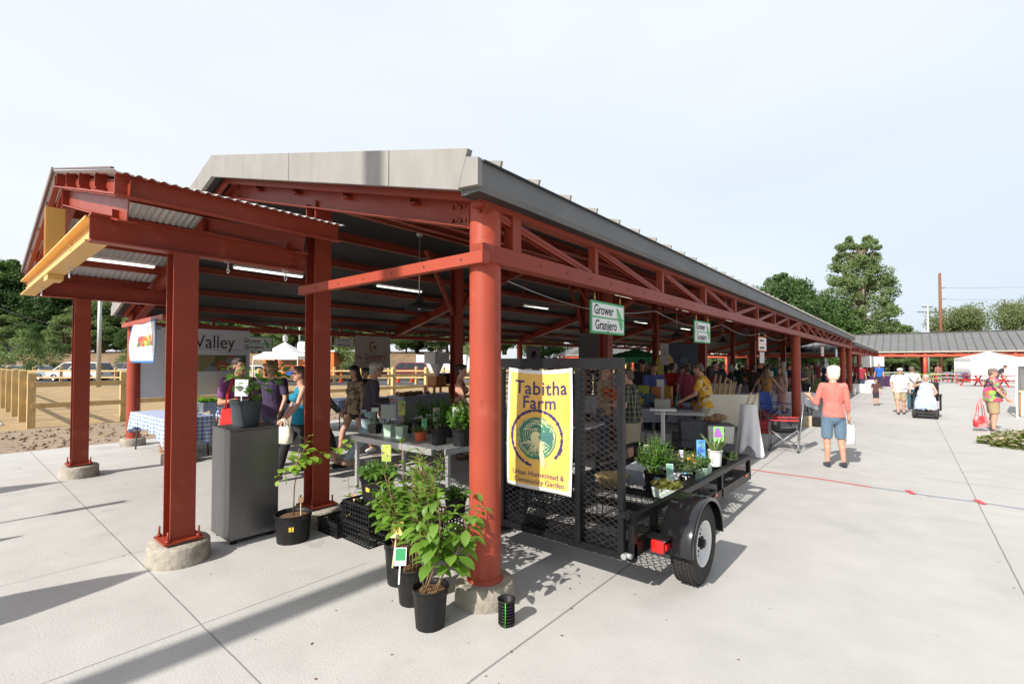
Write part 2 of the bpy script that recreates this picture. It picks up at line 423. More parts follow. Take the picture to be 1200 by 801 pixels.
# ---------------------------------------------------------------- ground
def concrete_mat():
    m = bpy.data.materials.new('broom_finished_concrete'); m.use_nodes = True
    nt = m.node_tree; N = nt.nodes; L = nt.links; b = N['Principled BSDF']
    b.inputs['Roughness'].default_value = 0.88; b.inputs['Specular IOR Level'].default_value = 0.3
    co = N.new('ShaderNodeTexCoord'); src = co.outputs['Object']
    def nz(scale, det=6, st=None):
        n = N.new('ShaderNodeTexNoise'); n.inputs['Scale'].default_value = scale; n.inputs['Detail'].default_value = det
        if st:
            mp = N.new('ShaderNodeMapping'); mp.inputs['Scale'].default_value = st; L.new(src, mp.inputs['Vector']); L.new(mp.outputs[0], n.inputs['Vector'])
        else: L.new(src, n.inputs['Vector'])
        return n.outputs['Fac']
    def rngm(x, a, b_, c, d):
        r = N.new('ShaderNodeMapRange'); r.inputs[1].default_value=a; r.inputs[2].default_value=b_; r.inputs[3].default_value=c; r.inputs[4].default_value=d
        L.new(x, r.inputs[0]); return r.outputs[0]
    def mth(op, x, y):
        q = N.new('ShaderNodeMath'); q.operation = op
        for i, t in enumerate((x, y)):
            if isinstance(t, (int, float)): q.inputs[i].default_value = t
            elif t is not None: L.new(t, q.inputs[i])
        return q.outputs[0]
    big = rngm(nz(0.35, 5), .3, .7, .93, 1.05)
    med = rngm(nz(2.6, 8), .3, .72, .93, 1.04)
    fine = rngm(nz(60, 4), .3, .7, .97, 1.02)
    broom = rngm(nz(8, 3, (1.0, 22, 1)), .3, .7, .965, 1.025)
    spots = mth('MULTIPLY', rngm(nz(11, 2), .73, .77, 1.0, .75), rngm(nz(1.9, 3), .70, .73, 1.0, .86))
    stain = mth('MULTIPLY', rngm(nz(1.1, 7), .58, .76, 1.0, .86), rngm(nz(2.2, 9, (1, .09, 1)), .66, .74, 1.0, .90))
    f = mth('MULTIPLY', big, med); f = mth('MULTIPLY', f, fine); f = mth('MULTIPLY', f, broom); f = mth('MULTIPLY', f, spots); f = mth('MULTIPLY', f, stain)
    sp = N.new('ShaderNodeSeparateXYZ'); L.new(src, sp.inputs[0])
    # per-slab tone (slabs of 1.82 m) and the saw-cut joints
    cr = N.new('ShaderNodeMix'); cr.data_type = 'RGBA'; cr.blend_type = 'MULTIPLY'; cr.inputs[0].default_value = 1
    cr.inputs[6].default_value = (0.44, 0.43, 0.415, 1)
    wob = mth('MULTIPLY', mth('SUBTRACT', nz(3, 3), .5), 0.012)
    line = None
    for ax, x0, wid, lo, hi in ((0,-1.86,.008,-50,58),(0,-3.64,.005,-8,2.4),(0,-5.46,.005,-8,2.4),(0,.66,.006,-50,58),(0,3.1,.006,-50,58),(0,-9.1,.005,-8,32),
                        (0,-1.55,.006,17,58),(1,1.14,.005,-30,-2.0),(1,-2.5,.005,-30,30),(1,9.47,.006,-1.86,30),(1,17.0,.006,-1.86,30),(1,25.,.008,-1.86,30),(1,34.,.008,-1.86,30),(1,45.,.01,-1.86,30),(1,7.3,.006,-13,-1.86),(1,4.4,.006,-13,-5.46)):
        d = mth('ABSOLUTE', mth('ADD', mth('SUBTRACT', sp.outputs[ax], x0), wob), None)
        k = mth('LESS_THAN', d, wid)
        oth = sp.outputs[1-ax]
        k = mth('MULTIPLY', k, mth('GREATER_THAN', oth, lo)); k = mth('MULTIPLY', k, mth('LESS_THAN', oth, hi))
        line = k if line is None else mth('MAXIMUM', line, k)
    f = mth('MULTIPLY', f, mth('SUBTRACT', 1.0, mth('MULTIPLY', line, 0.5)))
    cc = N.new('ShaderNodeCombineColor')
    for i in range(3): L.new(f, cc.inputs[i])
    L.new(cc.outputs[0], cr.inputs[7]); L.new(cr.outputs[2], b.inputs['Base Color'])
    bp = N.new('ShaderNodeBump'); bp.inputs['Strength'].default_value = 0.25; bp.inputs['Distance'].default_value = 0.01
    L.new(mth('SUBTRACT', nz(70, 5), mth('MULTIPLY', line, 1.5)), bp.inputs['Height']); L.new(bp.outputs[0], b.inputs['Normal'])
    return m
CONCRETE = concrete_mat()
DRY = mat('dry_grass', (0.36, 0.25, 0.12), 0.95, (0.25, 0.17, 0.085), 1.2, detail=12, bump=0.5, bscale=8)
DIRT = mat('bare_dirt', (0.30, 0.225, 0.16), 0.95, (0.20, 0.145, 0.10), 3.5, detail=12, bump=0.9, bscale=9)
ASPH = mat('asphalt', (0.075, 0.075, 0.08), 0.85, (0.055, 0.055, 0.06), 2, bump=0.2, bscale=60)
GRASS = mat('green_grass', (0.06, 0.10, 0.03), 0.95, (0.10, 0.12, 0.045), 1.5, detail=10)
def sheet(name, poly, z, m):
    mb = MB(); mb.add([(x, y, z) for x, y in poly], [tuple(range(len(poly)))]); return structure(name, mb, m)
sheet('ground', [(-900,-900),(900,-900),(900,900),(-900,900)], -0.06, GRASS)
mb = MB()
sheet('dry_field', [(-66,-60),(-13,-60),(-13,60),(-66,60)], -0.05, DRY)
# bare dirt strip beside the slab: a bumpy sheet
mb = MB(); nx, ny = 40, 160
vs = []
for i in range(nx+1):
    for j in range(ny+1):
        x = -17.9+4.7*i/nx; y = -8+34*j/ny
        z = -0.035+0.03*noise.noise(Vector((x*1.8, y*1.8, 0)))+0.028*noise.noise(Vector((x*6, y*6, 3)))
        if i == 0: z = -0.06
        vs.append((x, y, min(z, -0.002)))
mb.add(vs, [(i*(ny+1)+j, (i+1)*(ny+1)+j, (i+1)*(ny+1)+j+1, i*(ny+1)+j+1) for i in range(nx) for j in range(ny)], 0, True)
structure('dirt_strip', mb, DIRT)
mb = MB(); mb.bx(-13.2, 60, -60, 78, -0.15, 0.0); structure('pavement', mb, CONCRETE)
mb = MB(); mb.bx(-26, -19.6, -8, 1.15, -0.1, -0.02); structure('path', mb, CONCRETE)
a = W(-200, 47); b_ = W(700, 47); c_ = W(700, 62); d_ = W(-200, 62)
sheet('parking_lot', [(a.x-20,a.y-20),(b_.x,b_.y),(c_.x,c_.y),(d_.x-30,d_.y-30)], -0.04, ASPH)
# parked-lot apron reaches nearer on the left
a = W(-250, 36); b_ = W(560, 36); c_ = W(560, 47.2); d_ = W(-250, 47.2)
sheet('car_park_apron', [(a.x,a.y),(b_.x,b_.y),(c_.x,c_.y),(d_.x,d_.y)], -0.036, ASPH)
# earth bank behind the cars
mb = MB(); prof = [(61,0),(63.5,1.1),(65.5,2.35),(66.5,2.9),(70,3.05),(95,3.6),(130,4.6)]
us = [-400+40*k for k in range(24)]
vs = []
for i in range(len(us)):
    for w_, z_ in prof:
        r = (us[i]-600)/CF*64
        t = min(1, max(0, (590-us[i])/90))
        p = Vector((r*math.cos(YAW)-w_*math.sin(YAW), r*math.sin(YAW)+w_*math.cos(YAW), z_*t-0.05+0.25*t*noise.noise(Vector((r*.2, w_*.3, 0)))))
        vs.append(p)
n = len(prof)
mb.add(vs, [(i*n+j, (i+1)*n+j, (i+1)*n+j+1, i*n+j+1) for i in range(len(us)-1) for j in range(n-1)], 0, True)
structure('earth_bank', mb, mat('bank_earth', (0.24,0.155,0.09), .95, (0.13,0.10,0.055), .8, detail=10))
# tape line on the slab
TAPER = mat('red_tape', (0.62, 0.05, 0.045), 0.5); TAPEW = mat('pale_blue_tape', (0.26, 0.31, 0.36), 0.5)
def ribbon(pts, w, z, m, name, label):
    mb = MB(); vs = []
    P = [Vector((p[0], p[1], z)) for p in pts]
    for k, p in enumerate(P):
        d = (P[min(k+1,len(P)-1)]-P[max(k-1,0)]).normalized(); n = Vector((-d.y, d.x, 0))
        vs += [p+n*w/2, p-n*w/2]
    vs2 = [v+Vector((0,0,-0.003)) for v in vs]
    k = len(P)
    mb.add(vs, [(2*i, 2*i+1, 2*i+3, 2*i+2) for i in range(k-1)])
    o = mb.build(name, m); tag(o, label, 'tape'); return o
pts = [(-4.2+0.2*i, 8.47+0.0*i+0.025*math.sin(i*0.9)+ (-0.07*(i*0.2-2.0) if i > 10 else 0)) for i in range(20)]
ribbon(pts, 0.045, 0.004, TAPER, 'tape_strip', 'long red tape strip laid across the concrete past the front of the trailer')
x0, y0 = pts[-1]
pts2 = [(x0+0.15*i, y0-0.02*i*0.3+0.02*math.sin(i*1.1)) for i in range(20)]
ribbon(pts2, 0.05, 0.004, TAPEW, 'tape_strip', 'thin pale blue and white tape continuing the red line to the right')
for k, (x, y) in enumerate(((pts2[2][0]+.12, pts2[2][1]), (pts2[7][0]+.03, pts2[7][1]))):
    ribbon([(x-.03, y+.10), (x+.03, y-.10)], 0.07, 0.008, TAPER, 'tape_patch',
           ['short red tape patch across the pale tape nearer the red strip', 'short red tape patch beside the long pavement joint on the right'][k])
# ---------------------------------------------------------------- the market pavilion
RX, RZ = -7.05, 4.41            # ridge
EX, EZ = -2.17, 3.09            # east eave, top
WX = -12.75
SL = (RZ-EZ)/(EX-RX)
Y0, Y1 = 2.25, 32.4
def rz_at(x, ridge=RZ, rx=None):
    return ridge-SL*abs(x-(RX if rx is None else rx))
COLX = -2.42; COLW = -12.5
pav = thing('market_pavilion', 'long open market pavilion with red steel columns and a grey metal gable roof', 'pavilion', (RX, 2.6, 0))
def roof_part(parent, y0, y1, rx, rz, ex, wx, s, th=0.16, name='roof', seams=True, step=0.445):
    mb = MB()
    ez = rz-s*(ex-rx); wz = rz-s*(rx-wx)
    # top sheet, fascia, soffit lip, underside
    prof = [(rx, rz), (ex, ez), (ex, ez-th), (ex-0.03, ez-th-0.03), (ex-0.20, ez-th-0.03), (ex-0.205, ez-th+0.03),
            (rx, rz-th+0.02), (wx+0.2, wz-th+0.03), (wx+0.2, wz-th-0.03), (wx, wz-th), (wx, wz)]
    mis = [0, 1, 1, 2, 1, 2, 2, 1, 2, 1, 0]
    n = len(prof)
    V = [(p[0], y0, p[1]) for p in prof]+[(p[0], y1, p[1]) for p in prof]
    for i in range(n):
        j = (i+1) % n
        mb.add([V[i], V[i+n], V[j+n], V[j]], [(0,1,2,3)], mis[i])
    for yy in (y0, y1):
        A = [(p[0], yy, p[1]) for p in prof[:7]]; B = [(p[0], yy, p[1]) for p in prof[6:]]+[(rx, yy, rz)]
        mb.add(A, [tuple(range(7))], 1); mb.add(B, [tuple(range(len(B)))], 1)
    if seams:
        y = y0+0.18
        while y < y1-0.1:
            for a, b in (((rx, rz), (ex+0.012, ez)), ((rx, rz), (wx-0.012, wz))):
                p0 = Vector((a[0], y, a[1]+0.03)); p1 = Vector((b[0], y, b[1]+0.027))
                mb.beam(p0, p1, 0.022, 0.062, mi=4)
            y += step
        mb.beam((rx, y0, rz+0.03), (rx, y1, rz+0.03), 0.3, 0.05, mi=0)
        # drip edge
        mb.beam((ex+0.008, y0, ez+0.004), (ex+0.008, y1, ez+0.004), 0.024, 0.014, mi=3)
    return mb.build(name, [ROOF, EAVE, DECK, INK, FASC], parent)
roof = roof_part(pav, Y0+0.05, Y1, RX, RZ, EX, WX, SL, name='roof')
# gable fascia boards, with the notch at the eave and a seam
def fascia(parent, y, rx, rz, ex, wx, s, up=0.075, dn=0.21):
    mb = MB()
    for e, sg in ((ex, 1), (wx, -1)):
        cut = [(0.0, 0.45), (0.452, 0.80), (0.802, 1.0)]
        for a, b in cut:
            xa = rx+(e-rx)*a; xb = rx+(e-rx)*b
            if b == 1.0: xb = e-sg*0.09
            za = rz-s*abs(xa-rx); zb = rz-s*abs(xb-rx)
            xbb = xb-sg*0.09 if b == 1.0 else xb
            zbb = rz-s*abs(xbb-rx)
            V = [(xa, y, za-dn), (xbb, y, zbb-dn), (xb, y, zb+up), (xa, y, za+up)]
            V += [(p[0], y+0.047, p[2]) for p in V]
            mb.add(V, [(0,1,2,3) if sg > 0 else (3,2,1,0), (7,6,5,4), (0,4,5,1), (1,5,6,2), (2,6,7,3), (3,7,4,0)], 0)
        # eave return
        xa = e-sg*0.2; xb = e+sg*0.004
        za = rz-s*abs(xa-rx); zb = rz-s*abs(xb-rx)
        V = [(xa, y+0.002, za-0.20), (xb, y+0.002, zb-0.165), (xb, y+0.002, zb+0.018), (xa, y+0.002, za+0.02)]
        V += [(p[0], y+0.046, p[2]) for p in V]
        mb.add(V, [(0,1,2,3), (7,6,5,4), (0,4,5,1), (1,5,6,2), (2,6,7,3), (3,7,4,0)], 0)
    return mb.build('gable_fascia', FASC, parent, fix=True)
fascia(pav, Y0, RX, RZ, EX, WX, SL)
# columns
def round_column(parent, x, y, top, r=0.118, pier=True, ph=0.15):
    mb = MB()
    mb.lathe([(r, ph), (r, top)], (x, y, 0), n=32)
    mb.disc((x, y, top), r, 32)
    mb.lathe([(r+0.018, ph), (r+0.016, ph+0.012), (r, ph+0.022)], (x, y, 0), n=32)
    c = mb.build('column', REDB, parent)
    if pier:
        pb = MB()
        pb.lathe([(0.222, -0.02), (0.224, 0.02), (0.218, 0.10), (0.214, ph-0.016), (0.204, ph-0.002), (0.17, ph)], (x, y, 0), n=40)
        pb.disc((x, y, ph), 0.17, 40)
        o = pb.build('pier', CONC, c, world=False)
        o.data.transform(Matrix.Translation(-Vector(wloc(c))))
    return c
BAY = 12.95
for yy in (2.6, 2.6+BAY, 2.6+2*BAY, 32.1):
    for x in (COLX, COLW):
        round_column(pav, x, yy, rz_at(x)-0.13)
# interior H columns
def h_column(parent, x, y, z0, z1, w=0.2, d=0.2, m=RED, pier=False):
    mb = MB(); mb.ibeam((x, y, z0), (x, y, z1), d, w, 0.014, 0.012, up=(1, 0, 0))
    return mb.build('column', m, parent)
for y in (7.05, 12.3, 17.55, 22.8, 28.05): h_column(pav, -7.4, y, 0, rz_at(-7.4)-0.3)
for y in (9.2, 15.55, 22., 28.5): h_column(pav, -5.0, y, 0, rz_at(-5)-0.3, .22, .22)
# eave trusses (one per bay and side)
def truss(parent, x, y0, y1, zb=2.53, zt=None, n=8, cw=0.115, chh=0.125, top=2.9, m=RED, ax='y'):
    mb = MB()
    def P(t, z): return (x, t, z) if ax == 'y' else (t, x, z)
    mb.beam(P(y0, zb), P(y1, zb), cw, chh)
    mb.beam(P(y0, top-0.03), P(y1, top-0.03), 0.10, 0.08)
    st = (y1-y0)/n
    for k in range(n+1):
        t = y0+st*k
        if 0 < k < n: mb.beam(P(t, zb+chh/2), P(t, top-0.07), 0.06, 0.075, up=(1,0,0) if ax=='y' else (0,1,0))
        if k < n:
            a, b = (t+0.05, t+st-0.07)
            if k < n/2: p0, p1 = P(a, top-0.07), P(b, zb+chh/2)
            else: p0, p1 = P(a, zb+chh/2), P(b, top-0.07)
            for s in (-1, 1):
                o = 0.022*s
                q0 = Vector(p0); q1 = Vector(p1)
                off = Vector((o, 0, 0)) if ax == 'y' else Vector((0, o, 0))
                mb.beam(q0+off, q1+off, 0.012, 0.06)
            mb.beam(p0, p1, 0.07, 0.012)
    # bolts
    for k in range(int((y1-y0)/0.4)):
        t = y0+0.3+0.4*k
        p = Vector(P(t, zb))
        d = Vector((1, 0, 0)) if ax == 'y' else Vector((0, -1, 0))
        mb.cyl(p+d*(cw/2-0.004), p+d*(cw/2+0.006), 0.011, n=6)
    return mb.build('truss', m, parent)
bounds = [2.6, 2.6+BAY, 2.6+2*BAY, 32.1]
for i in range(3):
    a, b = bounds[i], bounds[i+1]
    nn = 8 if i < 2 else 2
    truss(pav, -2.345, a-(0.17 if i == 0 else 0), b, top=2.93, n=nn)
    truss(pav, COLW-0.01, a-(0.17 if i == 0 else 0), b, top=2.82, n=nn)
# gusset beside the near corner column
mb = MB(); mb.beam((-2.345, 2.83, 2.59), (-2.345, 2.83, 2.9), 0.1, 0.09, up=(1,0,0)); mb.build('gusset', RED, pav)
# gable tie beams, east and west, in front of the end columns
mb = MB()
mb.beam((-2.287, 2.46, 2.495), (-4.98, 2.46, 2.505), 0.07, 0.085)
for k in range(6): mb.cyl((-2.5-0.42*k, 2.422, 2.497), (-2.5-0.42*k, 2.432, 2.497), 0.009, n=8, mi=1)
mb.build('tie_beam', [REDB, INK], pav)
mb = MB()
mb.beam((-12.62, 2.44, 2.50), (-9.75, 2.44, 2.52), 0.07, 0.085); mb.build('tie_beam', REDB, pav)
# haunch plates at the corner column
mb = MB()
V = [(-2.55, 2.6, 2.95), (-2.55, 2.6, 2.62), (-2.50, 2.6, 2.56), (-2.50, 2.6, 2.95)]
V += [(p[0], 2.612, p[2]) for p in V]
mb.add(V, [(0,1,2,3), (7,6,5,4), (0,4,5,1), (1,5,6,2), (2,6,7,3), (3,7,4,0)])
mb.build('gusset', RED, pav)
# rafters on each frame line, both slopes
def rafter(parent, y, x0, x1, d=0.24, drop=0.30, w=0.13, m=RED, ridge=RZ, rx=RX, plate=True):
    z0 = ridge-SL*abs(x0-rx)-drop; z1 = ridge-SL*abs(x1-rx)-drop
    mb = MB(); mb.ibeam((x0, y, z0), (x1, y, z1), w, d, 0.014, 0.01)
    if plate:
        q = 0.10 if x0 > rx else -0.10
        mb.bx(x0-0.02-q*0, x0+0.0, y-w/2-0.002, y+w/2+0.002, z0-d/2-0.01, z0+d/2+0.01)
        for a in (-0.07, 0.07):
            for b in (-0.05, 0.05):
                xx = x0-(0.12+a*0.4)*(1 if x0 > rx else -1)
                mb.cyl((xx, y-0.022, z0+b+0.02), (xx, y-0.004, z0+b+0.02), 0.016, n=6)
                xx -= 0.09*(1 if x0 > rx else -1)
                mb.cyl((xx, y-0.022, z0+b+0.035), (xx, y-0.004, z0+b+0.035), 0.016, n=6)
    return mb.build('rafter', m, parent)
for y in (2.6, 9.2, 15.55, 22.0, 28.5, 32.0):
    rafter(pav, y, -2.53, RX+0.004); rafter(pav, y, COLW+0.12, RX-0.004)
# a thin outrigger purlin under the gable overhang
mb = MB()
for k, (a, b) in enumerate(((-2.3, RX+0.01), (-12.6, RX-0.01))):
    mb.beam((a, 2.44, rz_at(a)-0.215), (b, 2.44, rz_at(b)-0.215), 0.05, 0.06)
mb.build('outrigger', RED, pav)
# purlins
for x in (-3.2, -4.25, -5.3, -6.3, -7.8, -8.8, -9.85, -10.9, -11.8):
    mb = MB(); z = rz_at(x)-0.215
    mb.prism([(-0.035,-0.075),(0.035,-0.075),(0.035,-0.062),(-0.022,-0.062),(-0.022,0.062),(0.05,0.062),(0.05,0.075),(-0.035,0.075)], (x, 2.52, z+0.005), (x, 32.2, z+0.005))
    mb.build('purlin', RED, pav)
# tie rods and knee braces
_cyl = MB.cyl
class TR:
    def cyl(s, *a, **k):
        mb = MB(); _cyl(mb, *a, **k); mb.build('tie_rod', RED, pav)
mb = TR()
for y in (9.2, 15.55, 22.0, 28.5):
    mb.cyl((-2.45, y, 2.6), (-7.4, y, 3.15), 0.011, n=6); mb.cyl((-12.4, y, 2.55), (-7.4, y, 3.15), 0.011, n=6)
    mb.cyl((-7.4, y, 3.15), (-7.05, y, 3.95), 0.011, n=6)
for y0_, y1_ in ((2.7, 9.2), (9.2, 15.5), (15.6, 22)):
    mb.cyl((-2.6, y0_, rz_at(-2.6)-0.27), (-6.8, y1_, rz_at(-6.8)-0.27), 0.009, n=6)
    mb.cyl((-2.6, y1_, rz_at(-2.6)-0.28), (-6.8, y0_, rz_at(-6.8)-0.28), 0.009, n=6)
for y in (7.05, 12.3, 17.55, 22.8, 28.05):
    for q in (1, -1):
        mb = MB(); mb.beam((-7.4, y+q*0.1, 2.75), (-7.4, y+q*0.85, rz_at(-7.4)-0.32), 0.07, 0.07); mb.build('knee_brace', RED, pav)
for y in (9.2, 15.55, 22., 28.5):
    for q in (1, -1):
        mb = MB(); mb.beam((-5+.1*q, y, 2.65), (-5+.9*q, y, rz_at(-5+.9*q)-0.4), 0.07, 0.07); mb.build('knee_brace', RED, pav)
# slack conduit cable looping along the east truss
mb = MB()
for y0_ in (3.1, 6.2, 9.3, 12.4):
    mb.tube([(-2.62, y0_+3.1*t/10, 2.44-0.5*(t/10)*(1-t/10)) for t in range(11)], 0.0045, 5)
mb.build('conduit', GALV, pav)

# ---------------------------------------------------------------- entrance canopy
can = thing('entrance_canopy', 'small red steel gable canopy with corrugated roof and yellow end frame beside the pavilion', 'canopy', (-7.4, 1.4, 0))
CRX, CRZ = -7.4, 3.90
CE, CWx = -4.42, -10.42; CS = (CRZ-3.14)/(CE-CRX)
def cz(x): return CRZ-CS*abs(x-CRX)
CY0, CY1 = 0.78, 2.62
# corrugated deck: waves run down the slope
for sg, ex in ((1, CE), (-1, CWx)):
    mb = MB(); n = 92; V = []
    for i in range(n+1):
        y = CY0+(CY1-CY0)*i/n
        wv = 0.009*max(-1, min(1, 1.6*math.sin(2*PI*y/0.076)))
        for xx in (CRX, ex+sg*0.03):
            V.append((xx, y, cz(xx)+wv))
    for i in range(n+1):
        y = CY0+(CY1-CY0)*i/n
        wv = 0.009*max(-1, min(1, 1.6*math.sin(2*PI*y/0.076)))
        for xx in (CRX, ex+sg*0.03):
            V.append((xx, y, cz(xx)+wv-0.003))
    q = 2*(n+1)
    F = [(2*i, 2*i+1, 2*i+3, 2*i+2) for i in range(n)]+[(q+2*i+2, q+2*i+3, q+2*i+1, q+2*i) for i in range(n)]
    F += [(2*i+1, q+2*i+1, q+2*i+3, 2*i+3) for i in range(n)]
    mb.add(V, F, 0, False); mb.build('roof_sheet', CORR, can, fix=False)
# rake trim sheet on the outer west edge and ridge
mb = MB()
mb.beam((CRX-0.02, CY0-0.005, cz(CRX)+0.022), (CWx-0.03, CY0-0.005, cz(CWx)+0.015), 0.02, 0.07)
mb.beam((CRX+0.02, CY0-0.005, cz(CRX)+0.024), (CE, CY0-0.005, cz(CE)+0.02), 0.02, 0.012)
mb.beam((CWx-0.04, CY0, cz(CWx)-0.01), (CWx-0.04, CY1, cz(CWx)-0.01), 0.012, 0.09)
mb.build('edge_trim', mat('brown_trim', (0.16, 0.11, 0.095), .5, (0.13,.09,.08), 3), can)
# purlins (open channels seen on end at the gable)
for k in range(9):
    x = CRX+(k-4)*0.735
    if k == 4:
        continue
    z = cz(x)-0.085
    mb = MB()
    dp = 0.066 if abs(k-4) < 4 else 0.085
    s = 1 if k > 4 else -1
    zz = z+0.012 if abs(k-4) < 4 else z-0.008
    mb.prism([(-0.032*s,-dp),(0.032*s,-dp),(0.032*s,-dp+0.01),(-0.022*s,-dp+0.01),(-0.022*s,dp-0.01),(0.032*s,dp-0.01),(0.032*s,dp),(-0.032*s,dp)][::s], (x, CY0+0.02, zz), (x, CY1-0.03, zz))
    mb.build('purlin', RED, can)
mb = MB(); mb.beam((CRX-.06, CY0+.02, CRZ-.09), (CRX-.06, CY1-.03, CRZ-.09), 0.012, 0.12); mb.beam((CRX+.06, CY0+.02, CRZ-.09), (CRX+.06, CY1-.03, CRZ-.09), 0.012, 0.12)
mb.build('ridge_purlin', RED, can)
# rake channel closing the purlin ends below
mb = MB()
for ex in (CE, CWx):
    mb.beam((CRX, CY0+0.03, cz(CRX)-0.165), (ex, CY0+0.03, cz(ex)-0.165), 0.05, 0.012)
    mb.beam((CRX, CY0+0.10, cz(CRX)-0.10), (ex, CY0+0.10, cz(ex)-0.10), 0.008, 0.115)
mb.build('rake_channel', RED, can)
# rafters, front and rear pairs
for y in (0.92, 2.33):
    for sg in (1, -1):
        mb = MB(); x1 = CRX+sg*2.72
        mb.ibeam((CRX+sg*0.012, y, CRZ-0.27), (x1, y, cz(x1)-0.27), 0.12, 0.19, 0.012, 0.009)
        mb.bx(CRX+sg*0.012, CRX+sg*0.022, y-0.062, y+0.062, CRZ-0.385, CRZ-0.155)
        mb.build('rafter', RED, can)
# eave beams along the passage on H columns
for x in (-5.0, -9.78):
    y1_ = 2.5 if x > -6 else 2.5
    mb = MB(); mb.ibeam((x, 0.74 if x > -6 else 0.88, 2.82), (x, y1_, 2.82), 0.13, 0.22, 0.014, 0.01)
    for yb in (2.40, 2.44):
        for zb in (2.76, 2.82, 2.88): mb.cyl((x+0.004, yb-0.03, zb), (x+0.022, yb-0.03, zb), 0.012, n=6)
    mb.build('eave_beam', RED, can)
    for y in (0.92, 2.33):
        mb = MB(); mb.bx(x-0.05, x+0.05, y-0.05, y+0.05, 2.932, 2.99); mb.build('bearing_block', RED, can)
# yellow tie beam and king post at the gable
mb = MB(); mb.ibeam((-9.92, 0.80, 2.825), (-5.072, 0.80, 2.825), 0.15, 0.21, 0.016, 0.012)
mb.bx(-7.55, -7.25, 0.735, 0.865, 2.66, 2.718)
mb.build('tie_beam', YEL, can)
mb = MB(); mb.ibeam((-7.4, 0.80, 2.932), (-7.4, 0.80, CRZ-0.42), 0.16, 0.11, 0.014, 0.01, up=(1, 0, 0)); mb.build('king_post', YEL, can)
mb = MB()
for x in (-9.85, -6.2):
    for zz in (2.77, 2.825, 2.88):
        mb.cyl((x, 0.788, zz), (x, 0.775, zz), 0.014, n=6)
mb.build('bolt', YEL, can)
def hook(x, y, z):
    mb = MB()
    mb.cyl((x, y, z), (x, y, z-0.05), 0.006, n=6)
    mb.tube([(x+0.026*math.sin(a), y, z-0.075+0.026*math.cos(a)) for a in [2*PI*k/12 for k in range(12)]], 0.006, 6)
    mb.box((x, y, z+0.004), (0.06, 0.05, 0.012))
    mb.build('hook', CHROME, can)
hook(-8.7, 0.83, 2.71); hook(-6.6, 0.83, 2.71); hook(-5.0, 1.75, 2.70); hook(-5.0, 2.3, 2.70)
# canopy columns with base plates, anchor bolts, oval piers
def canopy_column(x, y, z1=2.71, big=False):
    mb = MB(); z0 = 0.20
    mb.ibeam((x, y, z0), (x, y, z1), 0.19, 0.205, 0.015, 0.012, up=(1, 0, 0))
    c = mb.build('column', RED, can)
    pl = MB(); pl.bx(x-0.16, x+0.16, y-0.15, y+0.15, 0.185, 0.20)
    for a in (-0.125, 0.125):
        for b in (-0.115, 0.115):
            pl.cyl((x+a, y+b, 0.2), (x+a, y+b, 0.29), 0.009, n=8)
            pl.cyl((x+a, y+b, 0.2), (x+a, y+b, 0.222), 0.02, n=6)
    p = pl.build('base_plate', RED, c, world=False); p.data.transform(Matrix.Translation(-Vector(wloc(c))))
    g = MB(); g.bx(x-0.12, x+0.12, y-0.11, y+0.11, 0.16, 0.185)
    V = []; n = 36
    for (rr, z) in ((1.02, -0.02), (1.02, 0.035), (1.0, 0.05), (1.0, 0.15), (0.96, 0.165), (0.5, 0.168)):
        for i in range(n):
            a = 2*PI*i/n
            V.append((x+0.27*rr*math.cos(a), y+0.235*rr*math.sin(a), z))
    g.add(V, [(k*n+i, k*n+(i+1) % n, (k+1)*n+(i+1) % n, (k+1)*n+i) for k in range(5) for i in range(n)], 0, True)
    g.f.append(tuple(range(len(g.v)-n, len(g.v)))); g.mi.append(0); g.sm.append(False)
    q = g.build('pier', CONC, c, world=False); q.data.transform(Matrix.Translation(-Vector(wloc(c))))
for x in (-5.0, -9.78): canopy_column(x, 1.38)
for x in (-5.0, -9.78): canopy_column(x, 2.66, z1=rz_at(x)-0.36, big=True)

# ---------------------------------------------------------------- the second pavilion and the far cross wing
pav2 = thing('market_pavilion', 'lower open pavilion with grey roof joining the long pavilion to the far wing', 'pavilion', (RX, 33, 0))
z2 = RZ-0.26
roof_part(pav2, 32.6, 62, RX, z2, EX, WX, SL, name='roof', th=0.12, step=.6)
for yy in (39.0, 46.0, 53.0, 59.5):
    for x in (COLX, COLW): round_column(pav2, x, yy, rz_at(x)-0.38, ph=0.05)
for a, b in ((33.0, 39.0), (39.0, 46.0), (46., 53.), (53., 59.5)):
    for x in (-2.4, COLW): truss(pav2, x, a, b, zb=2.26, top=2.68, n=4, m=REDB)
for y in (39., 46., 53.):
    for (a, b) in ((-2.53, RX+.004), (COLW+.12, RX-.004)):
        z_ = z2
        mb = MB(); mb.ibeam((a, y, z2-SL*abs(a-RX)-.3), (b, y, z2-.3), .13, .24); mb.build('rafter', RED, pav2)

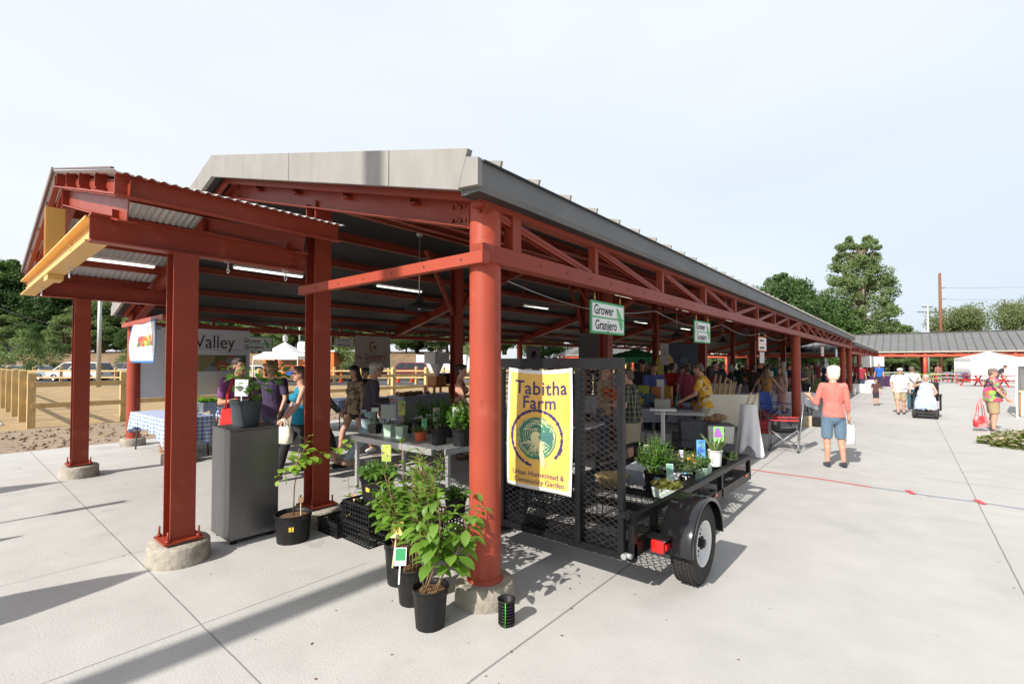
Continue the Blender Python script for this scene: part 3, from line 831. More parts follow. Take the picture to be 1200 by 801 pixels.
wing = thing('market_wing', 'far cross wing with a long grey standing seam roof over orange red trusses', 'pavilion', (0, 60, 0))
WY0, WYR, WY1, WZE, WZR = 60.0, 66.0, 72.0, 2.74, 4.75
WXa, WXb = -41.5, 34.0
mb = MB()
V = [(WXa, WY0, WZE), (WXb, WY0, WZE), (WXb, WYR, WZR), (WXa+2.5, WYR, WZR), (WXb, WY1, WZE), (WXa, WY1, WZE)]
mb.add(V, [(0,1,2,3), (3,2,4,5), (0,3,5)], 0)
V2 = [(p[0], p[1], p[2]-0.1) for p in V]
mb.add(V2, [(3,2,1,0), (5,4,2,3), (5,3,0)], 2)
mb.bx(WXa, WXb, WY0-0.02, WY0, WZE-0.10, WZE+0.01, 3)
mb.bx(WXa-0.02, WXa, WY0, WY1, WZE-0.17, WZE+0.01, 3)
x = WXa+0.6
while x < WXb:
    if x > WXa+2.6: mb.beam((x, WY0, WZE+0.03), (x, WYR, WZR+0.03), 0.05, 0.07, mi=1)
    x += 0.62
mb.beam((WXa+2.5, WYR, WZR+0.03), (WXb, WYR, WZR+0.03), 0.3, 0.05, mi=1)
mb.build('roof', [ROOF, mat('seam_dark', (0.07,0.07,0.07), .5), DECK, mat('beige_gutter', (0.42,0.39,0.33), .5)], wing)
ORED = mat('bright_red_steel', (0.55, 0.085, 0.04), 0.4, (0.48, 0.075, 0.035), 2)
x = 1.38-6*7
while x < WXb:
    if x > WXa:
        for yy in (WY0+0.3, WY1-0.6):
            mb = MB(); mb.cyl((x, yy, 0), (x, yy, WZE-0.1), 0.15, n=14); mb.build('column', ORED, wing)
        if x+6 < WXb:
            truss(wing, WY0+0.16, x, x+6, zb=2.33, top=2.68, n=4, m=ORED, ax='x', chh=.20)
            truss(wing, WY1-0.6, x, x+6, zb=2.33, top=2.62, n=4, m=ORED, ax='x', chh=.14)
    x += 6
mb = MB()
x = WXa+1
while x < WXb:
    mb.beam((x, WY0+.6, WZE-.12), (x, WYR, WZR-.25), .15, .25); mb.beam((x, WY1-.6, WZE-.12), (x, WYR, WZR-.25), .15, .25); x += 6
mb.build('rafter', ORED, wing)

# ---------------------------------------------------------------- lamp post and added unseen shadow casters behind the camera
lp = thing('lamp_post', 'tall grey square lamp post behind the photographer', 'lamp post', (-3.62, -6.5, 0))
mb = MB(); mb.beam((-3.62, -6.5, 0), (-3.62, -6.5, 11.5), 0.26, 0.26, up=(1,0,0)); mb.build('pole', GALV, lp)
mb = MB(); mb.bx(-3.8, -3.44, -6.7, -5.8, 11.5, 11.62); mb.build('lamp_head', BLKP, lp)
lp = thing('path_light', 'short bollard light with a box head behind the photographer', 'path light', (-7.68, -2.2, 0))  # unseen post added so its thin, thick-ended shadow falls on the slab
mb = MB(); mb.cyl((-7.68, -2.2, 0), (-7.68, -2.2, 2.3), 0.025); mb.build('pole', GALV, lp)
mb = MB(); mb.box((-7.68, -2.2, 2.50), (0.12, 0.12, 0.42)); mb.build('lamp_head', BLKP, lp)
for nm, x, y, h, r in (('patio_umbrella', -5.0, -1.9, 2.25, 0.30), ('patio_umbrella', -6.95, -2.3, 2.1, 0.2), ('patio_umbrella', -9.6, -2.2, 2.5, 0.3)):  # folded umbrella shapes invented out of view to throw shadow blobs
    lp = thing(nm, {-5.0: 'folded grey umbrella nearest the photographer, out of view', -6.95: 'folded narrow umbrella out of view', -9.6: 'folded umbrella farthest left, out of view'}[x], 'umbrella', (x, y, 0))
    mb = MB(); mb.cyl((x, y, 0), (x, y, h), 0.025); mb.build('pole', GALV, lp)
    mb = MB(); mb.lathe([(0.02, h), (r*0.4, h-0.2), (r*.8, h-.55), (r, h-1.0), (r*.9, h-1.3), (r*.5, h-1.45), (.03, h-1.4)], (x, y, 0), ripple=6, ramp=.12); mb.build('canopy', dye((.2,.2,.22)), lp)
# ---------------------------------------------------------------- people
def solid(mb, vox, smooth=3, fac=0.6):
    """fuse overlapping pieces into one continuous skin"""
    me = mb.mesh('tmp', [])
    o = bpy.data.objects.new('tmp', me); col.objects.link(o)
    r = o.modifiers.new('r', 'REMESH'); r.mode = 'VOXEL'; r.voxel_size = vox; r.use_smooth_shade = True
    if smooth:
        q = o.modifiers.new('s', 'SMOOTH'); q.iterations = smooth; q.factor = fac
    dg = bpy.context.evaluated_depsgraph_get(); dg.update()
    out = bpy.data.meshes.new_from_object(o.evaluated_get(dg))
    bpy.data.objects.remove(o); bpy.data.meshes.remove(me)
    n = len(out.vertices); co = np.empty(n*3, np.float32); out.vertices.foreach_get('co', co)
    return out, co.reshape(-1, 3)
def finish(me, name, mats, parent, folds=0.0, seed=0):
    for m in (mats if isinstance(mats, (list, tuple)) else [mats]): me.materials.append(m)
    if folds:
        n = len(me.vertices); co = np.empty(n*3, np.float32); no = np.empty(n*3, np.float32)
        me.vertices.foreach_get('co', co); me.vertex_normals.foreach_get('vector', no)
        k = np.array([noise.noise(Vector((co[3*i]*9+seed, co[3*i+1]*9, co[3*i+2]*4.5)))+0.5*noise.noise(Vector((co[3*i]*20+seed, co[3*i+1]*20, co[3*i+2]*13))) for i in range(n)], np.float32)
        me.vertices.foreach_set('co', co+no*np.repeat(k, 3)*folds)
    me.polygons.foreach_set('use_smooth', [True]*len(me.polygons))
    me.name = name
    o = bpy.data.objects.new(name, me); col.objects.link(o); o.parent = parent
    return o
ARM = {'down': ((.235, -.02, 1.14), (.255, .05, .89)),
       'swingf': ((.235, .10, 1.16), (.24, .27, .97)),
       'swingb': ((.23, -.13, 1.16), (.25, -.16, .91)),
       'hold': ((.245, .04, 1.13), (.17, .27, 1.17)),
       'reach': ((.23, .16, 1.16), (.20, .42, 1.08)),
       'low': ((.24, .08, 1.14), (.20, .22, .93)),
       'up': ((.30, .10, 1.33), (.16, .16, 1.60)),
       'cup': ((.26, .02, 1.15), (.30, .24, 1.24)),
       'hip': ((.32, -.08, 1.18), (.19, .05, 1.03)),
       'side': ((.34, .0, 1.22), (.42, .12, 1.05)),
       'lap': ((.23, .10, 1.14), (.12, .34, 1.02))}
LEG = {'stand': ((.095, .015, .50), (.10, -.01, .085)), 'apart': ((.12, .02, .50), (.15, -.01, .085)),
       'front': ((.09, .20, .53), (.09, .30, .10)), 'back': ((.09, -.08, .50), (.09, -.34, .17)),
       'sit': ((.11, .42, .90), (.12, .46, .47)), 'bent': ((.10, .14, .53), (.10, .03, .085))}
def person(label, loc, face, H=1.72, armR='down', armL='down', legR='stand', legL='stand', lean=0.0, turn=0.0, nod=0.0,
           top=('tee', (.5,.5,.5)), bottom=('jeans', (.1,.13,.25)), hair=('short', (.05,.03,.02)), skin=None, vox=0.009, fat=0.0,
           shoes=(.03,.03,.03), glasses=False, female=False, group=None, cat='person', hat=None, z0=0.0, apron=None, folds=0.007, parts=None):
    s = H/1.75
    skin = skin or SKIN
    face = resolve(face, loc)
    face_rz = math.atan2(face[1], face[0])-PI/2
    t = thing('person', label, cat, (loc[0], loc[1], z0), face_rz, group)
    seat = legR == 'sit'
    PV = Vector((0, 0, .95))
    RM = Matrix.Rotation(-lean, 3, 'X')
    def T(p): return (RM @ (Vector(p)-PV)+PV)
    def S(p): return Vector(p)*s
    sh = .165 if female else .185
    hipw = .155 if female else .148
    F = fat
    # joints
    arms = {}
    for sg, a in ((1, armR), (-1, armL)):
        e, w = ARM[a] if isinstance(a, str) else a
        k = sg
        ex = .02*(1 if not female else 0)+F*.55
        arms[sg] = [T((k*(sh), 0, 1.415)), T((k*(e[0]-(.02 if female else 0)+F*.9), e[1], e[2])), T((k*(w[0]+F*.6), w[1]+F*.3, w[2]))]
    legs = {}
    for sg, l in ((1, legR), (-1, legL)):
        kn, an = LEG[l] if isinstance(l, str) else l
        legs[sg] = [Vector((sg*.088, 0, .90)), Vector((sg*(kn[0]+F*.3), kn[1], kn[2])), Vector((sg*(an[0]+F*.2), an[1], an[2]))]
    hd = Matrix.Rotation(turn, 3, 'Z') @ Matrix.Rotation(-nod, 3, 'X')
    HC = T((0, .025, 1.625))
    def HH(p): return HC + hd @ Vector(p)
    b = MB(); r = s
    cap = lambda p0, r0, p1, r1, **k: b.cap(S(p0), r0*s, S(p1), r1*s, **k)
    def ell(c, rr, mb=None, rot=None): (mb or b).ell(S(c), [q*s for q in rr], rot=rot, n=14, m=10)
    # torso
    cap(T((0, 0, 1.30)), .150+F*.5, T((0, 0.005, 1.08)), .125+F*1.1, sq=.66+F)
    cap(T((0, 0, 1.08)), .125+F*1.1, (0, 0, .95), hipw+F*.8, sq=.68+F)
    cap((0, -.005, .955), hipw+F*.7, (0, -.005, .90), hipw-.01+F*.6, sq=.68+F*.6)
    cap(T((-sh+.02, 0, 1.405)), .058, T((sh-.02, 0, 1.405)), .058)
    if female: ell(T((.07, .085, 1.27)), (.062, .06, .06)); ell(T((-.07, .085, 1.27)), (.062, .06, .06))
    if F > .03: ell(T((0, .07, 1.08)), (.14+F, .10+F*1.2, .17))
    cap(T((0, -.01, 1.42)), .066, T((0, .01, 1.55)), .055)
    # head
    rot = hd @ RM
    ell(HH((0, -.012, .035)), (.076, .095, .088), rot=rot); ell(HH((0, .018, -.03)), (.062, .07, .085), rot=rot)
    cap(HH((0, .085, .018)), .008, HH((0, .103, -.018)), .0145)
    ell(HH((0, .062, -.088)), (.028, .024, .022), rot=rot)
    ell(HH((0, .083, -.052)), (.024, .010, .010), rot=rot)
    for k in (-1, 1):
        ell(HH((k*.077, -.01, .0)), (.009, .020, .032), rot=rot)
        ell(HH((k*.032, .070, .038)), (.022, .014, .008), rot=rot)
    # limbs
    for sg in (1, -1):
        A, E, Wr = arms[sg]
        cap(A, .052 if not female else .043, E, .040 if not female else .034); cap(E, .040 if not female else .034, Wr, .026 if not female else .022)
        d = (Wr-E).normalized(); up = Vector((0, 0, 1))
        side = d.cross(up)
        if side.length < .3: side = Vector((0, -1, 0))
        side.normalize(); nrm = side.cross(d).normalized()
        if abs(d.z) > .75: side = Vector((0, 1, 0)) - d*d.y; side.normalize(); nrm = side.cross(d).normalized()*(1 if sg > 0 else -1)
        ph = Wr+d*.055
        b.cap(S(Wr+d*.01), .026*s, S(ph), .030*s, sq=1.0)
        cap(Wr+d*.03+side*.022, .017, Wr+d*.09+side*.026, .013); cap(Wr+d*.03-side*.022, .017, Wr+d*.09-side*.026, .013)
        for q, ln in ((-1.5, .062), (-.5, .075), (.5, .07), (1.5, .055)):
            f0 = Wr+d*.085+side*.0185*q; f1 = f0+d*ln*.5+nrm*(-.012)+side*.003*q; f2 = f1+d*ln*.35+nrm*(-.028)
            cap(f0, .0095, f1, .0085, n=8); cap(f1, .0085, f2, .0075, n=8)
        f0 = Wr+d*.03+side*.028*(1); cap(f0, .013, f0+d*.035+side*.026-nrm*.012, .010, n=8); cap(f0+d*.035+side*.026-nrm*.012, .010, f0+d*.062+side*.026-nrm*.026, .0085, n=8)
        Hp, K, An = legs[sg]
        cap(Hp, .088+F*.45, K, .056+F*.25); cap(K, .056+F*.2, K.lerp(An, .38), .052+F*.15); cap(K.lerp(An, .38)+Vector((0, -.012, 0)), .050+F*.15, An, .034+F*.05)
        cap(An+Vector((0, 0, -.01)), .034, An+Vector((0, .10, -.045)), .028); cap(An+Vector((0, -.03, -.04)), .030, An+Vector((0, .13, -.06)), .024)
    me, co = solid(b, vox*s, 4)
    # face colours
    mi = np.zeros(len(me.polygons), np.int32)
    cen = np.empty(len(me.polygons)*3, np.float32); me.polygons.foreach_get('center', cen); cen = cen.reshape(-1, 3)
    def near(c, rr):
        c = np.array(S(c)); return ((cen-c)**2).sum(1) < (rr*s)**2
    mi[near(HH((0, .093, -.05)), .019)] = 1
    for k in (-1, 1): mi[near(HH((k*.032, .086, .022)), .014)] = 2
    body = finish(me, 'body', [skin, LIPS, EYEW], t)
    me.polygons.foreach_set('material_index', mi)
    # hair
    kind, hc = hair
    hm = hc if not isinstance(hc, tuple) else mat('hair_%d_%d_%d' % tuple(int(x*255) for x in hc), hc, 0.5, tuple(min(1, x*1.5+.01) for x in hc), 30, bump=.6, bscale=90, stretch=(1, 1, .3))
    h = MB()
    if kind != 'bald':
        ell(HH((0, -.022, .052)), (.086, .100, .086), h, rot)
        if kind in ('short', 'bob', 'curly', 'long', 'bun'):
            ell(HH((0, -.055, .005)), (.082, .062, .09 if kind == 'short' else .11), h, rot)
            ell(HH((0, .045, .105)), (.055, .035, .025), h, rot)
        if kind == 'bob':
            for k in (-1, 1): ell(HH((k*.066, -.015, .0)), (.03, .062, .085), h, rot)
            ell(HH((0, -.03, .085)), (.09, .10, .07), h, rot)
        if kind == 'long':
            for k in (-1, 1): h.cap(S(HH((k*.062, -.01, .03))), .040*s, S(HH((k*.075, .03, -.33))), .030*s)
            h.cap(S(HH((0, -.07, .0))), .085*s, S(HH((0, -.11, -.40))), .075*s, sq=.5); h.cap(S(HH((0, -.11, -.40))), .075*s, S(HH((.01, -.10, -.52))), .02*s, sq=.5)
        if kind == 'curly':
            for q in range(26):
                a = rng.uniform(0, 2*PI); zz = rng.uniform(-.16, .11)
                if math.sin(a) > .35 and zz < .06: continue
                ell(HH((.088*math.cos(a), -.02+.095*math.sin(a), zz)), (.034, .034, .034), h)
        if kind == 'bun': ell(HH((0, -.13, .05)), (.045, .045, .045), h)
        if kind == 'pony': h.cap(S(HH((0, -.11, .05))), .035*s, S(HH((0, -.15, -.2))), .02*s)
        hme, hco = solid(h, vox*s, 2)
        n = len(hme.vertices); hc_ = np.empty(n*3, np.float32); no = np.empty(n*3, np.float32)
        hme.vertices.foreach_get('co', hc_); hme.vertex_normals.foreach_get('vector', no)
        k = np.array([noise.noise(Vector(p)*45)*.5+noise.noise(Vector(p)*20)*.6 for p in hc_.reshape(-1, 3)], np.float32)
        hme.vertices.foreach_set('co', hc_+no*np.repeat(k, 3)*{'curly': .012, 'bob': .012}.get(kind, .006))
        # open the face: drop hair in front of the face
        import bmesh
        bm = bmesh.new(); bm.from_mesh(hme); inv = (hd @ RM).inverted(); kill = []
        for v in bm.verts:
            p = inv @ (v.co/s-HC)
            if p.y > .045 and p.z < .062: kill.append(v)
            elif p.y > .0 and p.z < .03 and kind in ('short',): kill.append(v)
        if kill: bmesh.ops.delete(bm, geom=kill, context='VERTS')
        bm.to_mesh(hme); bm.free()
        finish(hme, 'hair', hm, t)
    # clothes
    def gar(): return MB()
    tk, tc = top[0], top[1]
    tm = tc if not isinstance(tc, tuple) else dye(tc)
    g = gar(); gc = lambda p0, r0, p1, r1, **k: g.cap(S(p0), r0*s, S(p1), r1*s, **k)
    loose = .024 if tk in ('tee', 'shirt', 'cardigan') else .022
    hem = .84 if tk in ('shirt', 'cardigan', 'tee') else .875
    if seat: hem = .92
    if tk == 'tank':
        gc(T((0, 0, 1.33)), .142+F*.5, T((0, .005, 1.08)), .132+F*1.1, sq=.72+F, fl0=False)
        for k in (-1, 1): gc(T((k*.085, .045, 1.38)), .022, T((k*.085, -.02, 1.44)), .018); gc(T((k*.085, -.02, 1.44)), .018, T((k*.08, -.07, 1.36)), .03)
    else:
        gc(T((0, 0, 1.31)), .150+loose+F*.5, T((0, .005, 1.08)), .130+loose+F*1.15, sq=.70+F)
        gc(T((-sh+.015, 0, 1.40)), .064+loose*.3, T((sh-.015, 0, 1.40)), .064+loose*.3)
        gc(T((0, -.015, 1.41)), .088, T((0, -.01, 1.475)), .072, fl1=True)
    if female: g.ell(S(T((.07, .085, 1.27))), [q*s for q in (.074, .072, .070)]); g.ell(S(T((-.07, .085, 1.27))), [q*s for q in (.074, .072, .070)])
    if F > .03: g.ell(S(T((0, .07, 1.07))), [q*s for q in (.165+F, .12+F*1.2, .20)])
    gc(T((0, 0, 1.08)), .130+loose+F*1.15, (0, 0, hem), hipw+loose+.012+F*.95, sq=.74+F*.9, fl1=True)
    for sg in (1, -1):
        A, E, Wr = arms[sg]
        if tk in ('tee', 'shirt'): gc(A, .066+F*.2, A.lerp(E, .78), .060+F*.1, fl1=True)
        elif tk in ('long', 'cardigan'):
            q = .048 if female else .056
            gc(A, .060, E, q); gc(E, q, E.lerp(Wr, .93 if tk == 'cardigan' else .62), q*.78, fl1=True)
        elif tk == 'sleeveless': gc(A, .060, A.lerp(E, .12), .055, fl1=True)
    sme, _ = solid(g, vox*s, 3)
    if tk != 'none': finish(sme, 'shirt', [tm], t, folds=folds, seed=rng.uniform(0, 99))
    bk, bc = bottom
    bmm = bc if not isinstance(bc, tuple) else dye(bc)
    g = gar()
    wv = .93 if not seat else .95
    gc((0, -.003, wv+.06), hipw+.006+F*.8, (0, -.005, .88), hipw+.012+F*.65, sq=.74+F*.7, fl0=True)
    if bk in ('skirt', 'dress', 'wideskirt'):
        ln = {'skirt': .55, 'dress': .45, 'wideskirt': .22}[bk]
        if not seat:
            gc((0, 0, .90), hipw+.02+F*.65, (0, 0, ln), .20+F*.6+(.05 if bk == 'wideskirt' else 0), sq=.85, fl1=True)
        else:
            for sg in (1, -1):
                Hp, K, An = legs[sg]; gc(Hp, .13+F*.5, K, .115+F*.3); gc(K, .12+F*.3, K.lerp(An, .75), .15+F*.3, fl1=True)
            gc((0, .15, .88), .15+F, (0, .38, .86), .14+F, sq=.6); gc((0, .42, .86), .13+F, (0, .47, .60), .14+F, sq=.6, fl1=True)
    else:
        for sg in (1, -1):
            Hp, K, An = legs[sg]
            if bk == 'shorts': gc(Hp, .100+F*.5, Hp.lerp(K, 1.0), .082+F*.35, fl1=True)
            elif bk == 'hotpants': gc(Hp, .100+F*.5, Hp.lerp(K, .28), .095+F*.35, fl1=True)
            elif bk == 'capri': gc(Hp, .098+F*.5, K, .074+F*.3); gc(K, .072+F*.3, K.lerp(An, .55), .066, fl1=True)
            else:
                gc(Hp, .098+F*.5, K, .070+F*.3); gc(K, .070+F*.3, K.lerp(An, .97), .060+F*.1, fl1=True)
    bme, _ = solid(g, vox*s, 2)
    finish(bme, {'shorts': 'shorts', 'jeans': 'trousers', 'pants': 'trousers', 'capri': 'trousers', 'hotpants': 'shorts', 'skirt': 'skirt', 'dress': 'skirt', 'wideskirt': 'skirt'}[bk], [bmm], t, folds=folds*.8, seed=rng.uniform(0, 99))
    if shoes:
        for sg in (1, -1):
            An = legs[sg][2]; g = gar()
            gc(An+Vector((0, -.035, -.045)), .038, An+Vector((0, .06, -.045)), .038); gc(An+Vector((0, .06, -.045)), .040, An+Vector((0, .135, -.058)), .030)
            gc(An+Vector((0, -.03, -.02)), .036, An+Vector((0, .02, -.02)), .036)
            fme, _ = solid(g, vox*s, 2); zmin = -.004
            for v in fme.vertices: v.co.z = max(v.co.z, (An.z-.083)*s)
            finish(fme, 'shoe', [dye(shoes)], t)
    if glasses:
        g = MB()
        for k in (-1, 1):
            g.ell(S(HH((k*.034, .094, .022))), (.024*s, .008*s, .018*s), rot=rot, n=10, m=6)
            g.cyl(S(HH((k*.056, .088, .028))), S(HH((k*.080, -.01, .024))), .0035*s, n=5)
        g.cyl(S(HH((-.015, .100, .026))), S(HH((.015, .100, .026))), .0035*s, n=5)
        g.build('sunglasses', SUNG, t, world=False)
    if hat:
        g = MB(); g.ell(S(HH((0, -.015, .075))), (.092*s, .108*s, .062*s), rot=rot); 
        g.cap(S(HH((0, .07, .068))), .055*s, S(HH((0, .13, .055))), .045*s, sq=.15)
        hme, _ = solid(g, vox*s, 1); finish(hme, 'cap', [dye(hat)], t)
    if parts: parts(t, s, S, T, HH, arms, legs)
    return t, arms, s
# ---------------------------------------------------------------- the people in view
def bag(t_parent_loc, label, top, w=.30, d=.12, h=.34, m=None, name='tote_bag', strap=.28, rz=0, group=None):
    x, y, z = top
    t = thing(name, label, 'bag', (x, y, z-strap-h), rz, group)
    g = MB(); V = []
    rings = [(.0, .86), (.03, .98), (.5, 1.06), (.85, .95), (1.0, .9)]
    n = 20
    for f, k in rings:
        for i in range(n):
            a = 2*PI*i/n; c, s_ = math.cos(a), math.sin(a)
            px = (abs(c)**.5)*math.copysign(1, c)*w/2*k; py = (abs(s_)**.5)*math.copysign(1, s_)*d/2*k*(1.25-.5*f)
            V.append((px+.006*noise.noise(Vector((i*.7, f*4, 1))), py+.012*noise.noise(Vector((i*.5, f*5, 7))), f*h))
    g.add(V, [(k*n+i, k*n+(i+1) % n, (k+1)*n+(i+1) % n, (k+1)*n+i) for k in range(len(rings)-1) for i in range(n)], 0, True)
    g.f.append(tuple(reversed(range(n)))); g.mi.append(0); g.sm.append(False)
    g.build('bag_body', m, t, world=False)
    for s_ in (-1, 1):
        g = MB(); g.tube([(-w*.28, s_*d*.3, h*.95), (-w*.2, s_*d*.22, h+strap*.5), (0, s_*.012, h+strap), (w*.2, s_*d*.22, h+strap*.5), (w*.28, s_*d*.3, h*.95)], .009, 6)
        g.build('strap', m, t, world=False)
    return t
RT = Vector((math.cos(YAW), math.sin(YAW), 0)); FW = Vector((-math.sin(YAW), math.cos(YAW), 0))
class Rel(tuple): pass
def face(right, away): return Rel((right, away))
def resolve(f, loc):
    """a facing given as (to the viewer's right, away from the viewer) at this spot"""
    if not isinstance(f, Rel): return f
    a = Vector((loc[0], loc[1], 0)).normalized(); r = Vector((a.y, -a.x, 0))
    v = r*f[0]+a*f[1]; return (v.x, v.y)
def wrist_world(t, a, s, sg):
    p = a[sg][2]*s; M = Matrix.Rotation(t.rotation_euler.z, 3, 'Z')
    return M @ p + Vector(t.location)

# coral woman
t, a, s = person('white haired woman in a coral sweater and denim shorts standing on the sunlit pavement', (-0.95, 9.53), face(-.35, 1), 1.66,
    armR='down', armL=((.27, .03, 1.11), (.30, .20, 1.22)), legR='apart', legL='stand', turn=.75, female=True, top=('long', (.72, .19, .155)), bottom=('shorts', (.115, .19, .27)),
    hair=('bob', (.72, .66, .50)), shoes=(.03, .035, .06), vox=.0075, folds=.013)
w = wrist_world(t, a, s, 1)
bag(None, 'white plastic carrier bag hanging from the hand of the woman in the coral sweater', (w.x-.03, w.y+.08, w.z-.02), .21, .13, .33, WCL, 'carrier_bag', .12, .6)
w = wrist_world(t, a, s, -1)
cup = thing('paper_cup', 'tan iced drink cup with a straw held by the woman in the coral sweater', 'cup', (w.x-.02, w.y+.07, w.z-.06))
g = MB(); g.lathe([(.028, 0), (.036, .11), (.037, .115)], cup.location); g.disc((cup.location.x, cup.location.y, w.z-.06), .028, nz=-1); g.disc((cup.location.x, cup.location.y, w.z+.055), .036); g.build('cup_body', mat('iced_coffee', (.62,.5,.36), .2), cup)
g = MB(); g.cyl((cup.location.x, cup.location.y, w.z+.05), (cup.location.x+.02, cup.location.y, w.z+.15), .004); g.build('straw', WHT, cup)

# man purple tee with red apron bag behind the cabinet
t, a, s = person('dark haired man in a purple t-shirt standing behind the steel cabinet', (-7.55, 2.80), face(.35, -.9), 1.80, armR='hold', armL='down',
    turn=.2, top=('tee', (.17, .045, .17)), bottom=('jeans', (.06, .07, .12)), hair=('short', (.02, .015, .012)), skin=SKIN2, vox=.008)
bag(None, 'red and white cloth shopping bag slung from the shoulder of the man in purple', (-7.28, 2.62, 1.50), .28, .12, .36, mat('red_bag', (.60, .015, .015), .7, (.5,.01,.01), 6), 'shopping_bag', .40, .9)
# curly haired person
person('person with curly light brown hair looking down beside the man in purple', (-8.15, 3.55), face(-.3, -.8), 1.76, armR='low', armL='low', nod=.35, lean=.08,
    top=('tee', (.05, .03, .08)), bottom=('jeans', (.05, .06, .1)), hair=('curly', (.20, .11, .055)), vox=.009)
# teal woman walking left
t, a, s = person('woman in a teal tank top, long black skirt and sunglasses walking behind the red post', (-6.93, 3.43), face(-1, -.22), 1.68, armR='low', armL='swingf', legR='front', legL='back',
    top=('tank', (.0, .22, .34)), bottom=('pants', (.012, .012, .014)), hair=('short', (.06, .03, .02)), glasses=True, female=True, shoes=(.015, .012, .012), vox=.0075)
w = wrist_world(t, a, s, -1)
bag(None, 'cream shoulder bag under the arm of the woman in teal', (w.x+.05, w.y-.05, w.z+.02), .30, .10, .24, CREAM, 'shoulder_bag', .10, .3)
# person mostly hidden behind the post
person('person in a dark jacket and black shoes mostly hidden behind the red post', tuple(W(374, 7.5)[:2]), face(1, .2), 1.72, armR='swingf', armL='swingb', legR='back', legL='front',
    top=('cardigan', (.03, .032, .03)), bottom=('capri', (.02, .02, .022)), hair=('short', (.03, .02, .015)), shoes=(.01, .01, .01), vox=.009)
# girl with long black hair
person('young woman with very long black hair, beige kimono top and black shorts walking', (-7.75, 4.85), face(-.75, -.55), 1.67, armR='down', armL='down', legR='front', legL='back', nod=.35, turn=.2,
    top=('cardigan', pattern('kimono_print', [(.30,.24,.13),(.22,.16,.10),(.38,.31,.2),(.08,.06,.05)], 26)), bottom=('hotpants', (.01, .01, .012)), hair=('long', (.008, .007, .008)), shoes=(.7, .7, .7), female=True, vox=.0075)
# old man
person('grey haired man with glasses in a dark purple cardigan and light jeans striding right', (-6.72, 4.45), face(1, .18), 1.74, armR='hold', armL='low', legR='front', legL='back', lean=.14, nod=.1,
    top=('cardigan', (.055, .04, .06)), bottom=('jeans', (.32, .44, .50)), hair=('short', (.34, .32, .29)), glasses=True, shoes=(.45, .3, .2), vox=.0075)
# vendor behind
person('dark haired vendor in black standing behind the grainery banner table', (-9.75, 6.35), face(.7, -.7), 1.60, armR='low', armL='low', nod=.3, top=('tee', (.012,.012,.014)), bottom=('jeans', (.02,.02,.03)), hair=('bun', (.012,.01,.01)), skin=SKIN2, female=True, vox=.01)
# woman in rust print right
person('woman in a rust red print top standing behind the bench of potted plants', (-6.2, 6.0), face(1, -.1), 1.70, armR='low', armL='hold', nod=.2, turn=-.2,
    top=('tank', pattern('rust_print', [(.30,.05,.03),(.22,.035,.025),(.45,.25,.18),(.25,.05,.04)], 16)), bottom=('jeans', (.04,.05,.1)), hair=('bun', (.02,.012,.01)), shoes=(.12,.06,.04), female=True, vox=.008)
# plaid man
def plaid():
    m = bpy.data.materials.new('green_plaid'); m.use_nodes = True; nt = m.node_tree; N = nt.nodes; L = nt.links; b = N['Principled BSDF']; b.inputs['Roughness'].default_value = .85
    co = N.new('ShaderNodeTexCoord'); sp = N.new('ShaderNodeSeparateXYZ'); L.new(co.outputs['Object'], sp.inputs[0]); prev = None
    for ax, w_ in ((0, .075), (1, .075), (2, .08)):
        d = N.new('ShaderNodeMath'); d.operation = 'DIVIDE'; d.inputs[1].default_value = w_; L.new(sp.outputs[ax], d.inputs[0])
        f = N.new('ShaderNodeMath'); f.operation = 'FRACT'; L.new(d.outputs[0], f.inputs[0])
        g = N.new('ShaderNodeMath'); g.operation = 'LESS_THAN'; g.inputs[1].default_value = .13; L.new(f.outputs[0], g.inputs[0])
        if prev is None: prev = g.outputs[0]
        else:
            q = N.new('ShaderNodeMath'); q.operation = 'MAXIMUM'; L.new(prev, q.inputs[0]); L.new(g.outputs[0], q.inputs[1]); prev = q.outputs[0]
    mx = N.new('ShaderNodeMix'); mx.data_type = 'RGBA'; mx.inputs[6].default_value = (.018, .03, .035, 1); mx.inputs[7].default_value = (.22, .20, .12, 1)
    L.new(prev, mx.inputs[0]); L.new(mx.outputs[2], b.inputs['Base Color']); return m
PLAID = plaid()
person('man in a dark plaid short sleeved shirt and khaki shorts standing beyond the black trailer', (-3.35, 7.05), face(-.95, .3), 1.64, armR='hold', armL='hold', lean=.12, nod=.25, fat=.03,
    top=('shirt', PLAID), bottom=('shorts', (.42, .35, .25)), hair=('short', (.10, .07, .05)), shoes=(.03,.03,.05), vox=.0075)
person('person in a brown plaid shirt holding an orange bundle seen through the trailer gate', (-4.15, 7.55), face(.8, -.3), 1.70, armR='hold', armL='hold', nod=.3,
    top=('cardigan', pattern('brown_plaid', [(.30,.20,.09),(.36,.25,.13),(.2,.12,.06),(.4,.3,.18)], 22)), bottom=('jeans', (.05,.06,.1)), hair=('short', (.2, .14, .09)), vox=.009)
b_ = MB(); 
for k in range(26): b_.ell((-3.88+rng.uniform(-.13,.13), 7.4+rng.uniform(-.1,.1), 1.18+rng.uniform(-.12,.1)), (.045,.045,.035), n=8, m=6)
tag(b_.build('orange_bundle', mat('orange_blooms', (.75,.12,.02), .7, (.6,.08,.015), 20)), 'bundle of bright orange blooms held behind the trailer gate mesh', 'bouquet')
person('man in a periwinkle blue t-shirt behind the dark table of books', (-4.55, 9.95+.7), face(.3, -.9), 1.72, armR='low', armL='reach', nod=.3, top=('tee', (.10,.12,.36)), bottom=('jeans', (.03,.04,.07)), hair=('short', (.03,.02,.015)), skin=SKIN2, vox=.01)
